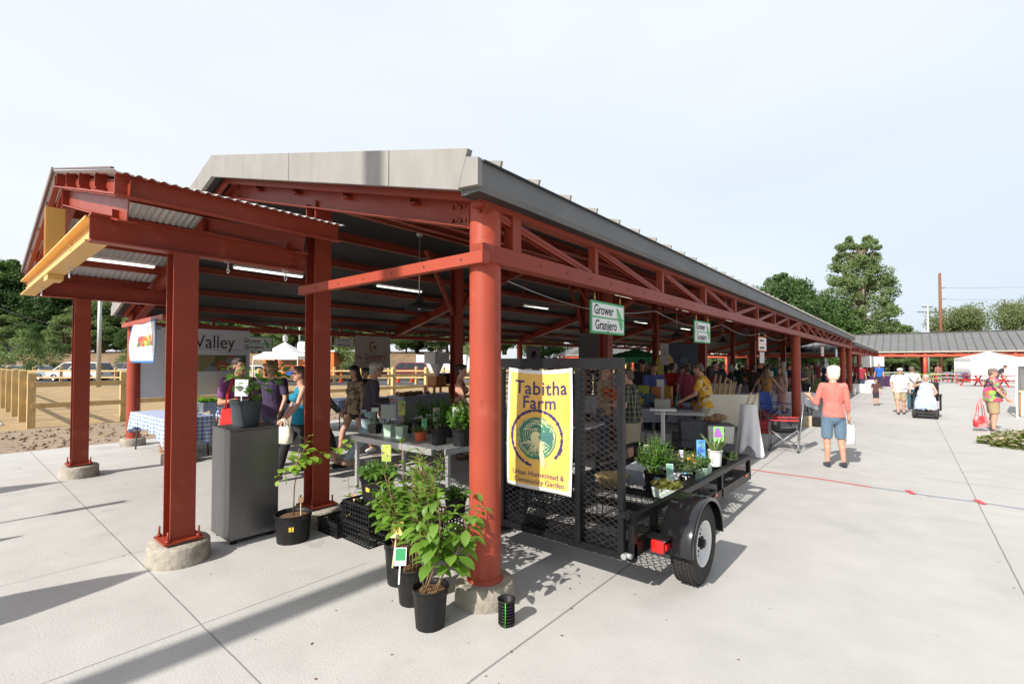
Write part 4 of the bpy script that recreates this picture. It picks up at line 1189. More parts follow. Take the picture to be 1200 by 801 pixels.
person('person with a dark cap and long dark hair close behind the man in periwinkle', (-4.95, 10.9), face(.2, -1), 1.80, nod=.2, top=('tee', (.03,.03,.04)), bottom=('jeans', (.03,.04,.07)), hair=('long', (.02,.012,.01)), skin=SKIN2, hat=(.01,.01,.012), vox=.01)
person('person in a scarlet t-shirt in the shade left of the yellow round sign', (-5.1, 13.2), face(.4, .6), 1.70, top=('tee', (.40,.012,.02)), bottom=('jeans', (.03,.04,.07)), hair=('short', (.02,.015,.01)), vox=.011)
person('person in a rose pink t-shirt in front of the person in scarlet', (-4.55, 12.9), face(-.2, 1), 1.66, top=('tee', (.38,.06,.10)), bottom=('jeans', (.03,.04,.07)), hair=('short', (.08,.05,.03)), vox=.011, fat=.03)
person('person in a crimson long sleeved top beside the person in rose pink', (-4.1, 13.3), face(.4, 1), 1.62, top=('long', (.26,.01,.05)), bottom=('jeans', (.03,.04,.07)), hair=('long', (.02,.015,.01)), vox=.011, female=True)
# yellow Hawaiian shirt man
person('man in a bright yellow patterned shirt leaning over the vendor table', (-3.05, 9.75), face(-1, .1), 1.74, armR='low', armL='reach', lean=.22, nod=.35, legR='stand', legL='bent',
    top=('shirt', pattern('yellow_floral', [(.66,.36,.015),(.70,.40,.02),(.68,.37,.015),(.62,.55,.4),(.35,.12,.03),(.70,.42,.03),(.70,.40,.02),(.70,.38,.02)], 17)), bottom=('pants', (.42,.38,.32)), hair=('short', (.10,.065,.04)), vox=.0075, fat=.03, folds=.01)
# brown top girl
person('girl in a caramel top and blue jeans seen from behind at the far stall', (-3.25, 15.9), face(.2, 1), 1.55, armR='side', armL='side', top=('sleeveless', (.38,.19,.06)), bottom=('jeans', (.07,.17,.28)), hair=('long', (.14,.08,.04)), shoes=(.02,.015,.012), female=True, vox=.009)
person('woman in a pale pink dress standing just behind the girl in the caramel top', (-3.0, 16.7), face(-.6, -.6), 1.58, armR='low', top=('tee', (.50,.30,.27)), bottom=('dress', (.48,.28,.25)), hair=('long', (.16,.09,.05)), female=True, vox=.01)
# right side
person('heavy man in a white cap, white t-shirt and khaki shorts walking toward the camera', (-0.18, 20.6), face(.15, -1), 1.53, armR='swingf', armL='down', legR='front', legL='stand', turn=-.5, fat=.055, top=('tee', (.80,.80,.80)), bottom=('shorts', (.42,.34,.22)),
    hair=('short', (.3,.28,.25)), hat=(.78,.76,.72), shoes=(.015,.015,.02), vox=.009, glasses=True)
person('man in white t-shirt with dark strap across his back behind the white capped man', (0.15, 22.6), face(.3, 1), 1.56, armR='hold', armL='down', top=('tee', (.78,.78,.79)), bottom=('jeans', (.04,.10,.14)), hair=('short', (.12,.08,.05)), vox=.01,
    parts=lambda t, s, S, T, HH, a, l: (lambda g: (g.tube([S(T((-.14,-.14,1.42))), S(T((0,-.17,1.25))), S(T((.17,-.13,1.0)))], .014, 6), g.build('strap', BLKP, t, world=False)))(MB()))
t, a, s = person('heavy man in a multicoloured tropical shirt and tan shorts standing at the right edge', (1.66, 16.95), face(1, .12), 1.58, armR='low', armL='down', legR='apart', legL='stand', fat=.075, nod=.1,
    top=('shirt', pattern('tropical_print', [(.60,.06,.12),(.10,.30,.06),(.02,.02,.05),(.65,.20,.05),(.30,.34,.20),(.05,.05,.10),(.70,.10,.25),(.25,.45,.08)], 15)), bottom=('shorts', (.36,.27,.15)), hair=('short', (.13,.10,.085)), glasses=True, shoes=(.05,.05,.08), vox=.008, folds=.01)
w = wrist_world(t, a, s, 1)
bag(None, 'bright red and pink shopping bag carried low by the man in the tropical shirt', (1.42, 16.80, .84), .27, .14, .28, mat('red_pink_bag', (.70,.03,.04), .6, (.75,.32,.32), 3, lo=.45, hi=.55), 'shopping_bag', .46, .5)
# scooter
sc = thing('power_wheelchair', 'black power wheelchair carrying the woman in the pale blue dress', 'wheelchair', (0.46, 19.9, 0), math.atan2(-1, -.06)-PI/2)
def sb(nm, fn, m=BLKP, bev=0.0):
    g = MB(); fn(g); return g.build(nm, m, sc, bevel=bev, world=False)
sb('deck', lambda g: g.box((0, .12, .16), (.50, .95, .07)), BLKP, .02)
sb('seat', lambda g: g.box((0, -.22, .50), (.46, .42, .09)), BLKP, .03)
sb('backrest', lambda g: g.box((0, -.44, .80), (.60, .07, .62)), BLKP, .03)
sb('seat_post', lambda g: g.cyl((0, -.22, .2), (0, -.22, .46), .035), GALV)
sb('joystick', lambda g: (g.box((.27, .06, .745), (.07, .14, .05)), g.cyl((.27, .08, .76), (.27, .08, .83), .012)))
sb('footplate', lambda g: g.box((0, .52, .12), (.42, .26, .03)))
for k in (-1, 1):
    sb('armrest', lambda g: (g.box((k*.34, -.10, .70), (.08, .40, .06)), g.box((k*.34, -.16, .45), (.05, .30, .46))), BLKP, .015)
    for yy in (-.30, .50):
        g = MB(); g.lathe([(.06, -.04), (.12, -.045), (.135, -.03), (.135, .03), (.12, .045), (.06, .04)], (k*.26, yy, .135), axis='x', n=20); wv = g.build('wheel', TYRE, sc, world=False)
        g = MB(); g.lathe([(.0, -.03), (.065, -.03), (.065, .03), (0, .03)], (k*.26, yy, .135), axis='x', n=16); g.build('hub', GALV, wv, world=False)
person('woman in a pale blue patterned sundress seated in the power wheelchair', (0.46, 19.9-.0), (-.06, -1), 1.60, armR='up', armL='lap', legR='sit', legL='sit', fat=.08, female=True, z0=-.27, nod=.0,
    top=('tank', pattern('blue_white_print', [(.66,.72,.82),(.42,.52,.74),(.74,.77,.83),(.28,.38,.66),(.6,.68,.8)], 13)), bottom=('dress', pattern('blue_white_print', [], 7)), hair=('short', (.45,.42,.38)), shoes=(.5,.25,.28), vox=.009, cat='person')
for c in [o for o in bpy.data.objects if o.get('label', '').startswith('woman in a pale blue patterned')]: c.location += Vector((.01, .18, 0))
# others further off
person('vendor in a bright blue t-shirt behind the purple cloth table', (-1.35, 38.5), face(-.2, -1), 1.62, top=('tee', (.02,.12,.50)), bottom=('jeans', (.03,.03,.05)), hair=('short', (.25,.15,.07)), vox=.012)
person('person in a maroon top standing in the shade at the second pavilion post', (-2.0, 33.6), face(.3, 1), 1.6, top=('tee', (.30,.02,.04)), bottom=('jeans', (.03,.04,.07)), hair=('short', (.03,.02,.02)), vox=.012)
person('person in a grey top and black trousers beside the person in maroon', (-2.7, 33.0), face(.5, 1), 1.62, top=('tee', (.3,.3,.34)), bottom=('jeans', (.02,.02,.03)), hair=('long', (.03,.02,.02)), vox=.012)
person('child in a dark outfit standing left of the man in the white cap', (-.95, 23.9), face(.5, -1), 1.05, top=('tee', (.10,.04,.04)), bottom=('shorts', (.03,.03,.04)), hair=('short', (.03,.02,.02)), vox=.012)
person('person in black bending over the red picnic table by the white tent', (4.35, 42.6), face(1, .2), 1.7, lean=.7, armR='reach', armL='reach', top=('tee', (.03,.035,.05)), bottom=('jeans', (.03,.03,.05)), hair=('short', (.03,.02,.02)), vox=.014)
person('person in a black shirt behind the counter of the front white tent', (3.9, 24.6), face(-.6, -1), 1.62, top=('tee', (.015,.015,.02)), bottom=('jeans', (.03,.03,.05)), hair=('short', (.10,.05,.03)), vox=.012)
person('shopper in brown with sunglasses up on the head near the far green table', W(1099, 42)[:2], face(-.3, 1), 1.5, top=('tee', (.30,.12,.09)), bottom=('jeans', (.03,.03,.05)), hair=('bun', (.08,.04,.03)), vox=.012)

# the crowd in the shade: copies of five build types in their own colours
protos = []
for i, (kw) in enumerate((dict(armR='low', armL='reach', nod=.25, female=False), dict(armR='hold', armL='down', legR='front', legL='back', female=True, hair=('long', (.02,.015,.012))),
                          dict(armR='down', armL='hip', turn=.5), dict(armR='swingf', armL='swingb', legR='back', legL='front', turn=-.4, hat=None, fat=.04), dict(armR='hold', armL='hold', nod=.3, female=True, hair=('bob', (.04,.025,.02))))):
    kw.setdefault('hair', ('short', (.025,.018,.014)))
    t, a, s = person('proto', (0, 0), (0, 1), 1.68, top=('tee', (.11+i*.01, .11, .11)), bottom=('jeans', (.021+.001*i, .03, .05)), vox=.014, **kw)
    protos.append((t, [o for o in t.children]))
CR = [  # u, w, colour name, colour, facing
 (690,15.5,'navy blue',(.02,.03,.12),(-1,.3)),(668,12.6,'royal blue',(.02,.07,.28),(1,-.4)),(700,19,'charcoal',(.04,.04,.045),(.3,1)),(722,17,'white',(.6,.6,.62),(-.3,-1)),
 (790,13.5,'black',(.015,.015,.017),(-.4,-1)),(799,15.2,'dark grey',(.07,.07,.08),(.6,-.8)),(806,17.5,'deep teal',(.01,.08,.10),(0,-1)),(838,14.5,'black and grey',(.03,.03,.035),(.2,-1)),
 (846,17,'dark navy',(.02,.025,.07),(1,.2)),(856,19,'black',(.012,.012,.014),(-1,.1)),(866,21,'dark green',(.02,.05,.035),(.2,1)),(874,23,'burnt orange',(.35,.10,.03),(-.5,-1)),(882,18.5,'dark brown',(.07,.045,.03),(.5,1)),
 (890,22,'black',(.014,.014,.016),(0,-1)),(918,17.8,'pale grey',(.3,.3,.32),(-1,.1)),(924,21,'slate blue',(.06,.08,.15),(1,.1)),(932,16.5,'midnight blue',(.012,.015,.05),(.6,.8)),(945,20,'khaki green',(.14,.13,.08),(-.2,1)),
 (950,24,'black',(.012,.012,.014),(.3,-1)),(958,27,'dark red',(.16,.015,.02),(-.6,.6)),(966,24,'purple',(.07,.03,.12),(1,0)),(974,30,'charcoal',(.04,.04,.045),(0,1)),(860,25,'white',(.55,.55,.57),(-.8,.3)),
 (836,22,'light blue',(.18,.26,.36),(.4,.9)),(820,20,'black',(.014,.014,.016),(1,.4)),(780,18.5,'wine red',(.16,.012,.03),(-1,-.2)),(760,20,'grey',(.14,.14,.15),(1,-.2)),(745,16,'dark olive',(.05,.05,.03),(-.3,1)),
 (1003,36,'red',(.4,.02,.03),(.4,-1)),(1012,40,'white',(.6,.6,.6),(0,-1)),(1045,52,'black',(.015,.015,.017),(0,-1)),(1062,54,'dark blue',(.03,.04,.1),(.5,-1)),(1096,52,'brown',(.12,.06,.04),(-.6,-1)),(1112,53,'black',(.015,.015,.018),(.6,.6)),
 (985,33,'dark grey',(.06,.06,.065),(1,0)),(645,14,'dark green',(.02,.06,.04),(1,.4)),(628,11.5,'mustard',(.30,.18,.03),(-.4,1)),(612,13.6,'black',(.014,.014,.016),(.6,1)),(908,26,'turquoise',(.02,.22,.25),(0,1)),(896,28,'black',(.014,.014,.016),(1,0)),
 (900,19.2,'cream',(.5,.45,.36),(-.6,.7)),(842,27,'pink',(.45,.16,.2),(.2,-1)),(812,24,'dark navy',(.02,.025,.07),(.7,-.6)),(792,23,'beige',(.36,.3,.22),(-.6,.4))]
near_lm = lambda u: ('behind the trailer gate' if u < 735 else 'behind the dark book table' if u < 805 else 'beyond the man in yellow' if u < 860 else 'behind the girl in caramel' if u < 915 else 'beyond the second red column' if u < 960 else 'behind the woman in coral' if u < 995 else 'far off at the second pavilion' if u < 1030 else 'under the far cross wing')
BOT = [(.03,.04,.08), (.02,.02,.025), (.3,.25,.18), (.08,.12,.2), (.05,.04,.035)]
HR = [(.02,.015,.012), (.05,.03,.02), (.10,.06,.035), (.16,.11,.06), (.28,.26,.24)]
ordn = {}
for i, (u, w, cn, c, fc) in enumerate(CR):
    pi = i % 5; pr, ch = protos[pi]
    mats = {}
    for o in ch:
        for sl_ in o.material_slots:
            nm = sl_.material.name
            if o.name.startswith('shirt'): mats[nm] = dye(c)
            elif o.name.startswith('trousers'): mats[nm] = dye(BOT[(i*3) % 5])
            elif o.name.startswith('hair'): 
                hc = HR[(i*2+1) % 5]; mats[nm] = mat('hair_%d_%d_%d' % tuple(int(x*255) for x in hc), hc, .5, tuple(min(1, x*1.5+.01) for x in hc), 30)
    p = W(u, w); f = resolve(face(*fc), p)
    pose = ['leaning forward to reach', 'mid stride with long hair', 'hand on hip', 'walking with arms swinging', 'with both forearms raised'][pi]
    lab = 'shopper in %s top %s %s' % (cn, pose, near_lm(u))
    lab = lab.replace('in black and grey top', 'in a mottled black top')
    k = (cn, pi, near_lm(u)); ordn[k] = ordn.get(k, 0)+1
    if ordn[k] > 1: lab = 'second '+lab
    hs = .99 if w < 30 else .93
    dup(pr, (p.x, p.y, 0), math.atan2(f[1], f[0])-PI/2, lab, 'shoppers in the shade of the market', mats, scale=hs*rng.uniform(.95, 1.06))
for pr, ch in protos:
    for o in ch: bpy.data.objects.remove(o)
    bpy.data.objects.remove(pr)
# ---------------------------------------------------------------- plants, pots, tags
LEAF1 = leafmat('hydrangea_leaf', (.10, .20, .03), (.17, .30, .045))
LEAF2 = leafmat('herb_leaf', (.07, .17, .03), (.12, .26, .04))
LEAF3 = leafmat('lime_leaf', (.20, .33, .04), (.28, .42, .06))
LEAF4 = leafmat('grey_green_leaf', (.10, .15, .07), (.17, .22, .10))
LEAF5 = leafmat('dark_leaf', (.04, .11, .02), (.08, .18, .035))
STEM = mat('brown_stem', (.22, .13, .06), .7); STEMG = mat('green_stem', (.16, .24, .06), .6)
def leaf(mb, p, d, L, Wd, droop=.5, up=Vector((0, 0, 1)), fold=.25, seg=4):
    """one pointed oval leaf, folded on its midrib and drooping to the tip"""
    d = Vector(d).normalized(); s = d.cross(up)
    if s.length < .05: s = Vector((1, 0, 0))
    s.normalize(); n = s.cross(d).normalized()
    V = []; pos = Vector(p); dd = d.copy()
    prof = [.12, .78, 1.0, .72, .0] if seg == 4 else [.15, 1.0, .0]
    m = len(prof)
    for k in range(m):
        w = prof[k]*Wd/2
        V += [pos - s*w + n*w*fold, pos.copy(), pos + s*w + n*w*fold]
        dd = (dd - Vector((0, 0, 1))*droop/(m-1)).normalized(); pos = pos + dd*(L/(m-1)); n = s.cross(dd).normalized()
    F = []
    for k in range(m-1):
        a = 3*k; F += [(a, a+1, a+4, a+3), (a+1, a+2, a+5, a+4)]
    mb.add(V, F, 0, True)
def pot(parent, r, h, m=BLKP, at=(0, 0, 0), taper=.82, rim=True, ribs=True, name='pot', sq=False, sides=28):
    g = MB(); x, y, z = at
    if sq:
        for a, b, c, d_ in ((taper, 1, 0, h),):
            V = []
            for (k, zz) in ((taper, 0), (1, h), (.93, h), (.86, h*.85)):
                V += [(x+r*k*cx, y+r*k*cy, z+zz) for cx, cy in ((-1,-1),(1,-1),(1,1),(-1,1))]
            g.add(V, [(3,2,1,0)]+[(4*q+i, 4*q+(i+1) % 4, 4*q+4+(i+1) % 4, 4*q+4+i) for q in range(3) for i in range(4)])
    else:
        pr = [(0, 0), (r*taper, 0), (r*taper*1.005, .01), (r*.965, h*.80), (r*.97, h*.82), (r*1.0, h*.84), (r*1.02, h*.86), (r*1.035, h*.97), (r*1.06, h*.975), (r*1.06, h), (r*.98, h), (r*.955, h*.86)] if rim else [(0,0),(r*taper,0),(r,h),(r*.94,h),(r*.9,h*.85)]
        g.lathe(pr, at, n=48 if ribs else 28, ripple=12 if ribs else 0, ramp=.012 if ribs else 0)
    o = g.build(name, m, parent, world=False)
    g = MB(); k = .88
    n = 20; V = [(x, y, z+h*.89)]
    for q in (.5, 1):
        for i in range(n):
            a = 2*PI*i/n; V.append((x+r*k*q*math.cos(a), y+r*k*q*math.sin(a), z+h*(.875-.02*q)+.012*noise.noise(Vector((i*1.3, q*5, r*30)))))
    g.add(V, [(0, 1+i, 1+(i+1) % n) for i in range(n)]+[(1+i, 1+n+i, 1+n+(i+1) % n, 1+(i+1) % n) for i in range(n)], 0, True)
    g.build('soil', SOIL, parent, world=False)
    return o
def card(parent, c, w, h, rz, lean=0.0, cols=((.6,.1,.4),), cell=30, stake=.12, base=(.75,.78,.7), name='plant_tag'):
    """a plastic plant tag: a card with a printed picture on a stake"""
    M = Matrix.Translation(Vector(c)) @ Matrix.Rotation(rz, 4, 'Z') @ Matrix.Rotation(lean, 4, 'X')
    g = MB(); t = .0015
    def q(x0, x1, z0, z1, mi, y=0.0):
        V = [M @ Vector(p) for p in ((x0, -t+y, z0), (x1, -t+y, z0), (x1, -t+y, z1), (x0, -t+y, z1), (x0, t, z0), (x1, t, z0), (x1, t, z1), (x0, t, z1))]
        g.add(V, [(0,1,2,3), (7,6,5,4), (0,4,5,1), (1,5,6,2), (2,6,7,3), (3,7,4,0)], mi)
    q(-w/2, w/2, 0, h, 0)
    if cols: q(-w*.42, w*.42, h*.28, h*.95, 1, -.001)
    q(-.005, .005, -stake, 0, 2)
    pm = pattern('print_%d_%d' % (int(sum(cols[0])*1000), cell), list(cols), cell) if cols else WHT
    return g.build(name, [paint(base), pm, PALEW if stake > .15 else WHT], parent, world=False)
def sticker(parent, r, h, ang, col_=(.75,.55,.05), s=.022, at=(0,0,0)):
    g = MB(); c = Vector((at[0]+(r*.94)*math.cos(ang), at[1]+(r*.94)*math.sin(ang), at[2]+h)); n = Vector((math.cos(ang), math.sin(ang), 0)); t = Vector((-n.y, n.x, 0))
    V = [c+n*.006+t*a*s+Vector((0, 0, b*s))+n*.0015*b for a, b in ((-1,-1),(1,-1),(1,1),(-1,1))]
    V += [v-n*.006 for v in V]
    g.add(V, [(0,1,2,3), (0,4,5,1), (1,5,6,2), (2,6,7,3), (3,7,4,0)])
    g.build('price_sticker', paint(col_), parent, world=False)
def shoot(st, lf, base, tip, nleaf, L, Wd, droop, bend=.1, r=.005, opp=True, start=.15, mseg=8, jit=.3, whorl=False):
    base = Vector(base); tip = Vector(tip); side = Vector((rng.uniform(-1,1), rng.uniform(-1,1), 0))*bend
    pts = [base.lerp(tip, k/mseg)+side*math.sin(PI*k/mseg) for k in range(mseg+1)]
    st.tube(pts, r, 6, taper=r*.45)
    ang = rng.uniform(0, PI)
    for i in range(nleaf):
        f = start+(1-start)*(i/(max(1, nleaf-1))); k = min(mseg-1, int(f*mseg)); p = pts[k].lerp(pts[k+1], f*mseg-k)
        ax = (pts[k+1]-pts[k]).normalized()
        for sd in ((0, PI) if opp else (0,)):
            a = ang+sd+rng.uniform(-jit, jit); h = Vector((math.cos(a), math.sin(a), 0))
            h = (h-ax*h.dot(ax)).normalized()
            d = (h*rng.uniform(.8, 1.1)+ax*rng.uniform(.25, .7)*(1 if f < .9 else 1.6)).normalized()
            sz = (1-.45*max(0, f-.6)/.4)*rng.uniform(.75, 1.15)
            pet = p+d*.018*L/.09
            st.tube([p, pet], r*.35, 4)
            leaf(lf, pet, d, L*sz, Wd*sz, droop*rng.uniform(.6, 1.4), fold=rng.uniform(.15, .4))
        ang += PI/2 if opp else 2.4
def potted(name, label, cat, loc, r, h, build, m=BLKP, rz=0, group=None, lm=LEAF1, sm=STEM, **pk):
    t = thing(name, label, cat, loc, rz, group)
    pot(t, r, h, m, **pk)
    st = MB(); lf = MB(); build(st, lf, r, h)
    if st.v: st.build('stem', sm, t, world=False)
    lf.build('foliage', lm, t, world=False)
    return t
# the three big nursery pots in front of the corner column
def hyd(n, ht, spread, L, Wd, nl, lean=(0, 0), droop=.55):
    def f(st, lf, r, h):
        for i in range(n):
            a = 2*PI*i/n+rng.uniform(-.4, .4); q = r*.4
            b = Vector((q*math.cos(a), q*math.sin(a), h*.86))
            H = ht*rng.uniform(.7, 1.05); tip = b+Vector((math.cos(a)*spread*rng.uniform(.4, 1.1)+lean[0], math.sin(a)*spread*rng.uniform(.4, 1.1)+lean[1], H))
            shoot(st, lf, b, tip, nl, L, Wd, droop, bend=.05, r=.0055, start=.3)
            for j in range(2):
                k = rng.uniform(.25, .6); p = b.lerp(tip, k); a2 = a+rng.uniform(-1.3, 1.3)
                shoot(st, lf, p, p+Vector((math.cos(a2)*spread*.75, math.sin(a2)*spread*.75, H*.34)), max(3, nl//2), L*.9, Wd*.9, droop, bend=.03, r=.0035)
    return f
NG = 'black nursery pots by the corner column'
t = potted('potted_shrub', 'leafy green shrub in the leftmost of three large black pots by the corner column', 'potted plant', (-3.12, 2.38, 0), .135, .32, hyd(6, .66, .17, .12, .058, 8), group=NG)
t = potted('potted_shrub', 'shrub with a white card tag in the middle black pot beside the corner column', 'potted plant', (-2.80, 2.24, 0), .122, .26, hyd(6, .84, .15, .125, .058, 9, (-.05, .03)), group=NG)
card(t, (.01, -.13, .30), .085, .12, .75, -.35, cols=((.04,.30,.12),(.03,.22,.10)), cell=6, base=(.8,.8,.8))
card(t, (-.09, -.09, .46), .09, .12, .5, -.3, cols=((.75,.55,.08),(.7,.62,.2),(.5,.45,.12)), cell=26, base=(.7,.62,.3), stake=.2)
t = potted('potted_shrub', 'shrub with large drooping leaves in the front black pot nearest the camera', 'potted plant', (-2.46, 2.11, 0), .116, .26, hyd(4, .68, .14, .15, .085, 7, (.15, .14), 1.15), group=NG)
g = MB(); g.cyl((-.05, -.02, .2), (-.055, -.02, .54), .004); g.build('cane', GALV, t, world=False)
# lush basil-like plant on the crate stack, saplings
def bushy(n, ht, spread, L, Wd):
    def f(st, lf, r, h):
        for i in range(n):
            a = rng.uniform(0, 2*PI); q = math.sqrt(rng.uniform(0, 1)); H = ht*(1-.45*q*q)*rng.uniform(.7, 1.05)
            b = Vector((q*r*.5*math.cos(a), q*r*.5*math.sin(a), h*.87)); tip = Vector((q*spread*math.cos(a), q*spread*math.sin(a), h*.87+H))
            shoot(st, lf, b, tip, 6, L, Wd, .35, bend=.01, r=.003, start=.35, jit=.8)
    return f
def grassy(n, ht, spread):
    def f(st, lf, r, h):
        for i in range(n):
            a = rng.uniform(0, 2*PI); q = rng.uniform(.1, .6)
            leaf(lf, (q*r*math.cos(a), q*r*math.sin(a), h*.87), (math.cos(a)*spread, math.sin(a)*spread, 1), ht*rng.uniform(.6, 1.1), .014, .5)
    return f
def crate_mesh(w, d, h, t=.008, nx=10, nz=4, solid_bottom=True):
    g = MB()
    for sx in (-1, 1):
        for k in range(nz+1): g.box((0, sx*d/2, h*k/nz*0.97+.006), (w, t, t*1.2)); g.box((sx*w/2, 0, h*k/nz*0.97+.006), (t, d, t*1.2))
        for k in range(nx+1): g.box((-w/2+w*k/nx, sx*(d/2-.001), h/2), (t, t, h-.004))
        m = max(4, int(nx*d/w))
        for k in range(m+1): g.box((sx*(w/2-.001), -d/2+d*k/m, h/2), (t, t, h-.004))
        g.box((0, sx*(d/2+.004), h-.008), (w+.02, .014, .018)); g.box((sx*(w/2+.004), 0, h-.008), (.014, d+.02, .018))
    for k in range(nx+1): g.box((-w/2+w*k/nx, 0, .006), (t, d, t))
    g.box((0, 0, .012), (w*.96, .04, .01)); g.box((0, -d*.3, .012), (w*.96, .03, .01)); g.box((0, d*.3, .012), (w*.96, .03, .01))
    return g
CG = 'black mesh crates under the plants'
def crate(label, loc, w, d, h, rz=0.0, group=CG, m=BLKP, **k):
    o = crate_mesh(w, d, h, **k).build('mesh_crate', m)
    o.location = loc; o.rotation_euler = (0, 0, rz); tag(o, label, 'crate', group); return o
pC = G(402, 612)
crate('low black mesh crate on the pavement holding the pot with lime green leaves', (-4.53, 2.76, 0), .37, .46, .14, 0)
def vine(st, lf, r, h):
    shoot(st, lf, (0, 0, h*.86), (-.05, -.02, h+.28), 6, .085, .055, .5, r=.004, opp=False)
    shoot(st, lf, (0.02, 0, h*.86), (.05, .06, h+.22), 6, .085, .055, .5, r=.004, opp=False)
t = potted('potted_vine', 'black pot with a yellow sticker and lime green lobed leaves standing in the low crate', 'potted plant', (-4.51, 2.80, .02), .12, .25, vine, lm=LEAF3)
sticker(t, .115, .14, -1.0)
card(t, (.07, -.03, .30), .05, .05, .6, 0, cols=(), base=(.7,.4,.25), stake=.1)
crate('lower crate of the black stack behind the big pots', (-4.10, 2.80, 0), .44, .44, .19, .0)
crate('upper crate of the black stack behind the big pots, under the basil pot', (-4.10, 2.80, .192), .44, .44, .19, .0)
t = potted('potted_herb', 'black pot of dense bright green basil on top of the crate stack', 'potted plant', (-4.10, 2.82, .384), .165, .22, bushy(60, .17, .22, .042, .030), lm=LEAF2, sm=STEMG)
sticker(t, .155, .12, -1.25)
card(t, (.05, .07, .36), .10, .17, .55, 0, cols=((.45,.50,.08),(.25,.06,.22),(.2,.35,.08),(.6,.62,.25)), cell=24, base=(.4,.5,.1), stake=.2)
crate('black crate standing on the pavement right of the crate stack, under the shrub pots', (-3.52, 3.02, 0), .44, .44, .30, .0, nz=6)
t = potted('potted_sapling', 'tall lime leaved shrub in a black pot on the crate behind the column', 'potted plant', (-3.55, 3.0, .303), .13, .2, hyd(5, .42, .10, .10, .04, 6, (0, 0), .3), lm=leafmat('shiny_lime_leaf', (.17,.29,.05), (.26,.38,.07)), sm=STEM)
card(t, (-.10, .05, .36), .045, .05, .6, 0, cols=(), base=(.75,.55,.4), stake=.15)
t = potted('potted_herb', 'small dark leaved herb in a black pot beside the tall lime leaved shrub', 'potted plant', (-3.28, 3.12, .303), .10, .17, bushy(24, .16, .15, .04, .025), lm=LEAF5, sm=STEMG)
# single pot with the climbing sapling
def sapling(st, lf, r, h):
    P = [(0, 0, h*.86), (.0, .01, h+.25), (.02, .03, h+.45), (.01, .05, h+.62)]
    st.tube(P, .006, 6, taper=.004)
    for a, b_, n in (((.02, .03, h+.42), (.06, .10, h+.72), 11), ((.01, .05, h+.5), (-.04, -.12, h+.34), 6), ((.01, .03, h+.4), (.10, -.02, h+.50), 6), ((.015, .04, h+.5), (.16, .30, h+.56), 6), ((.16, .30, h+.56), (.27, .48, h+.66), 7), ((.01, .05, h+.58), (.05, .16, h+.50), 6)):
        shoot(st, lf, a, b_, n, .115, .085, .8, bend=.015, r=.003, opp=False)
t = potted('potted_sapling', 'black pot with mulch and a thin pale leaved sapling by the steel cabinet', 'potted plant', (-4.66, 2.24, 0), .165, .27, sapling, lm=LEAF3, taper=.88)
sticker(t, .16, .15, -.55)
card(t, (.03, .06, .36), .055, .05, .4, 0, cols=(), base=(.28,.17,.09), stake=.16)
# pot nest by the pier
t = thing('pot_stack', 'small nest of black ribbed pots with a green string beside the concrete pier', 'pot stack', (-2.075, 2.44, 0))
for k in range(7):
    g = MB(); z = k*.02
    g.lathe([(.046, z), (.05, z+.012), (.056, z+.014), (.056, z+.021), (.050, z+.022)], n=28)
    g.build('pot', BLKP, t, world=False)
g = MB(); g.lathe([(.050, .13), (.055, .163), (.060, .164), (.060, .171), (.052, .171), (.046, .10)], n=28); g.build('pot', BLKP, t, world=False)
g = MB(); g.tube([(.030, -.049, .005), (.034, -.05, .09), (.035, -.052, .17)], .003, 5); g.build('string', paint((.08,.5,.05)), t, world=False)
# cabinet
cb = thing('steel_cabinet', 'tall brushed dark steel cabinet on small black feet', 'cabinet', (-5.19, 2.0, 0))
g = MB(); g.bx(-5.42, -4.96, 1.77, 2.23, .04, 1.08); g.build('case', STEEL, cb, bevel=.006)
g = MB(); g.bx(-5.425, -4.955, 1.765, 2.235, 1.082, 1.10); g.build('top_plate', STEEL, cb, bevel=.004)
for x in (-5.37, -5.01):
    for y in (1.83, 2.17):
        g = MB(); g.cyl((x, y, 0), (x, y, .04), .028, n=14); g.build('foot', BLKP, cb)
g = MB(); g.beam((-5.43, 1.90, .28), (-5.52, 1.90, .28), .02, .10); g.build('latch', BLKP, cb)
def catal(st, lf, r, h):
    for a, b_ in (((0, 0, h), (-.05, .0, h+.30)), ((.02, .02, h), (.18, .12, h+.36)), ((.03, 0, h), (.12, .3, h+.32)), ((.0, .0, h+.1), (-.25, -.10, h+.34)), ((.02, .0, h), (.10, -.02, h+.24)), ((.1, .2, h+.2), (.14, .42, h+.33))):
        shoot(st, lf, a, b_, 10, .11, .085, .6, bend=.02, r=.004, opp=False)
t = potted('potted_plant', 'large grey nursery pot with a spreading branchy plant on top of the steel cabinet', 'potted plant', (-5.19, 2.0, 1.10), .145, .26, catal, m=mat('slate_plastic', (.035,.045,.055), .5, (.05,.06,.07), 8), lm=LEAF2, ribs=False)
card(t, (.01, -.05, .30), .13, .17, .8, -.05, cols=(), base=(.8,.8,.82), stake=.1, name='paper_sign')

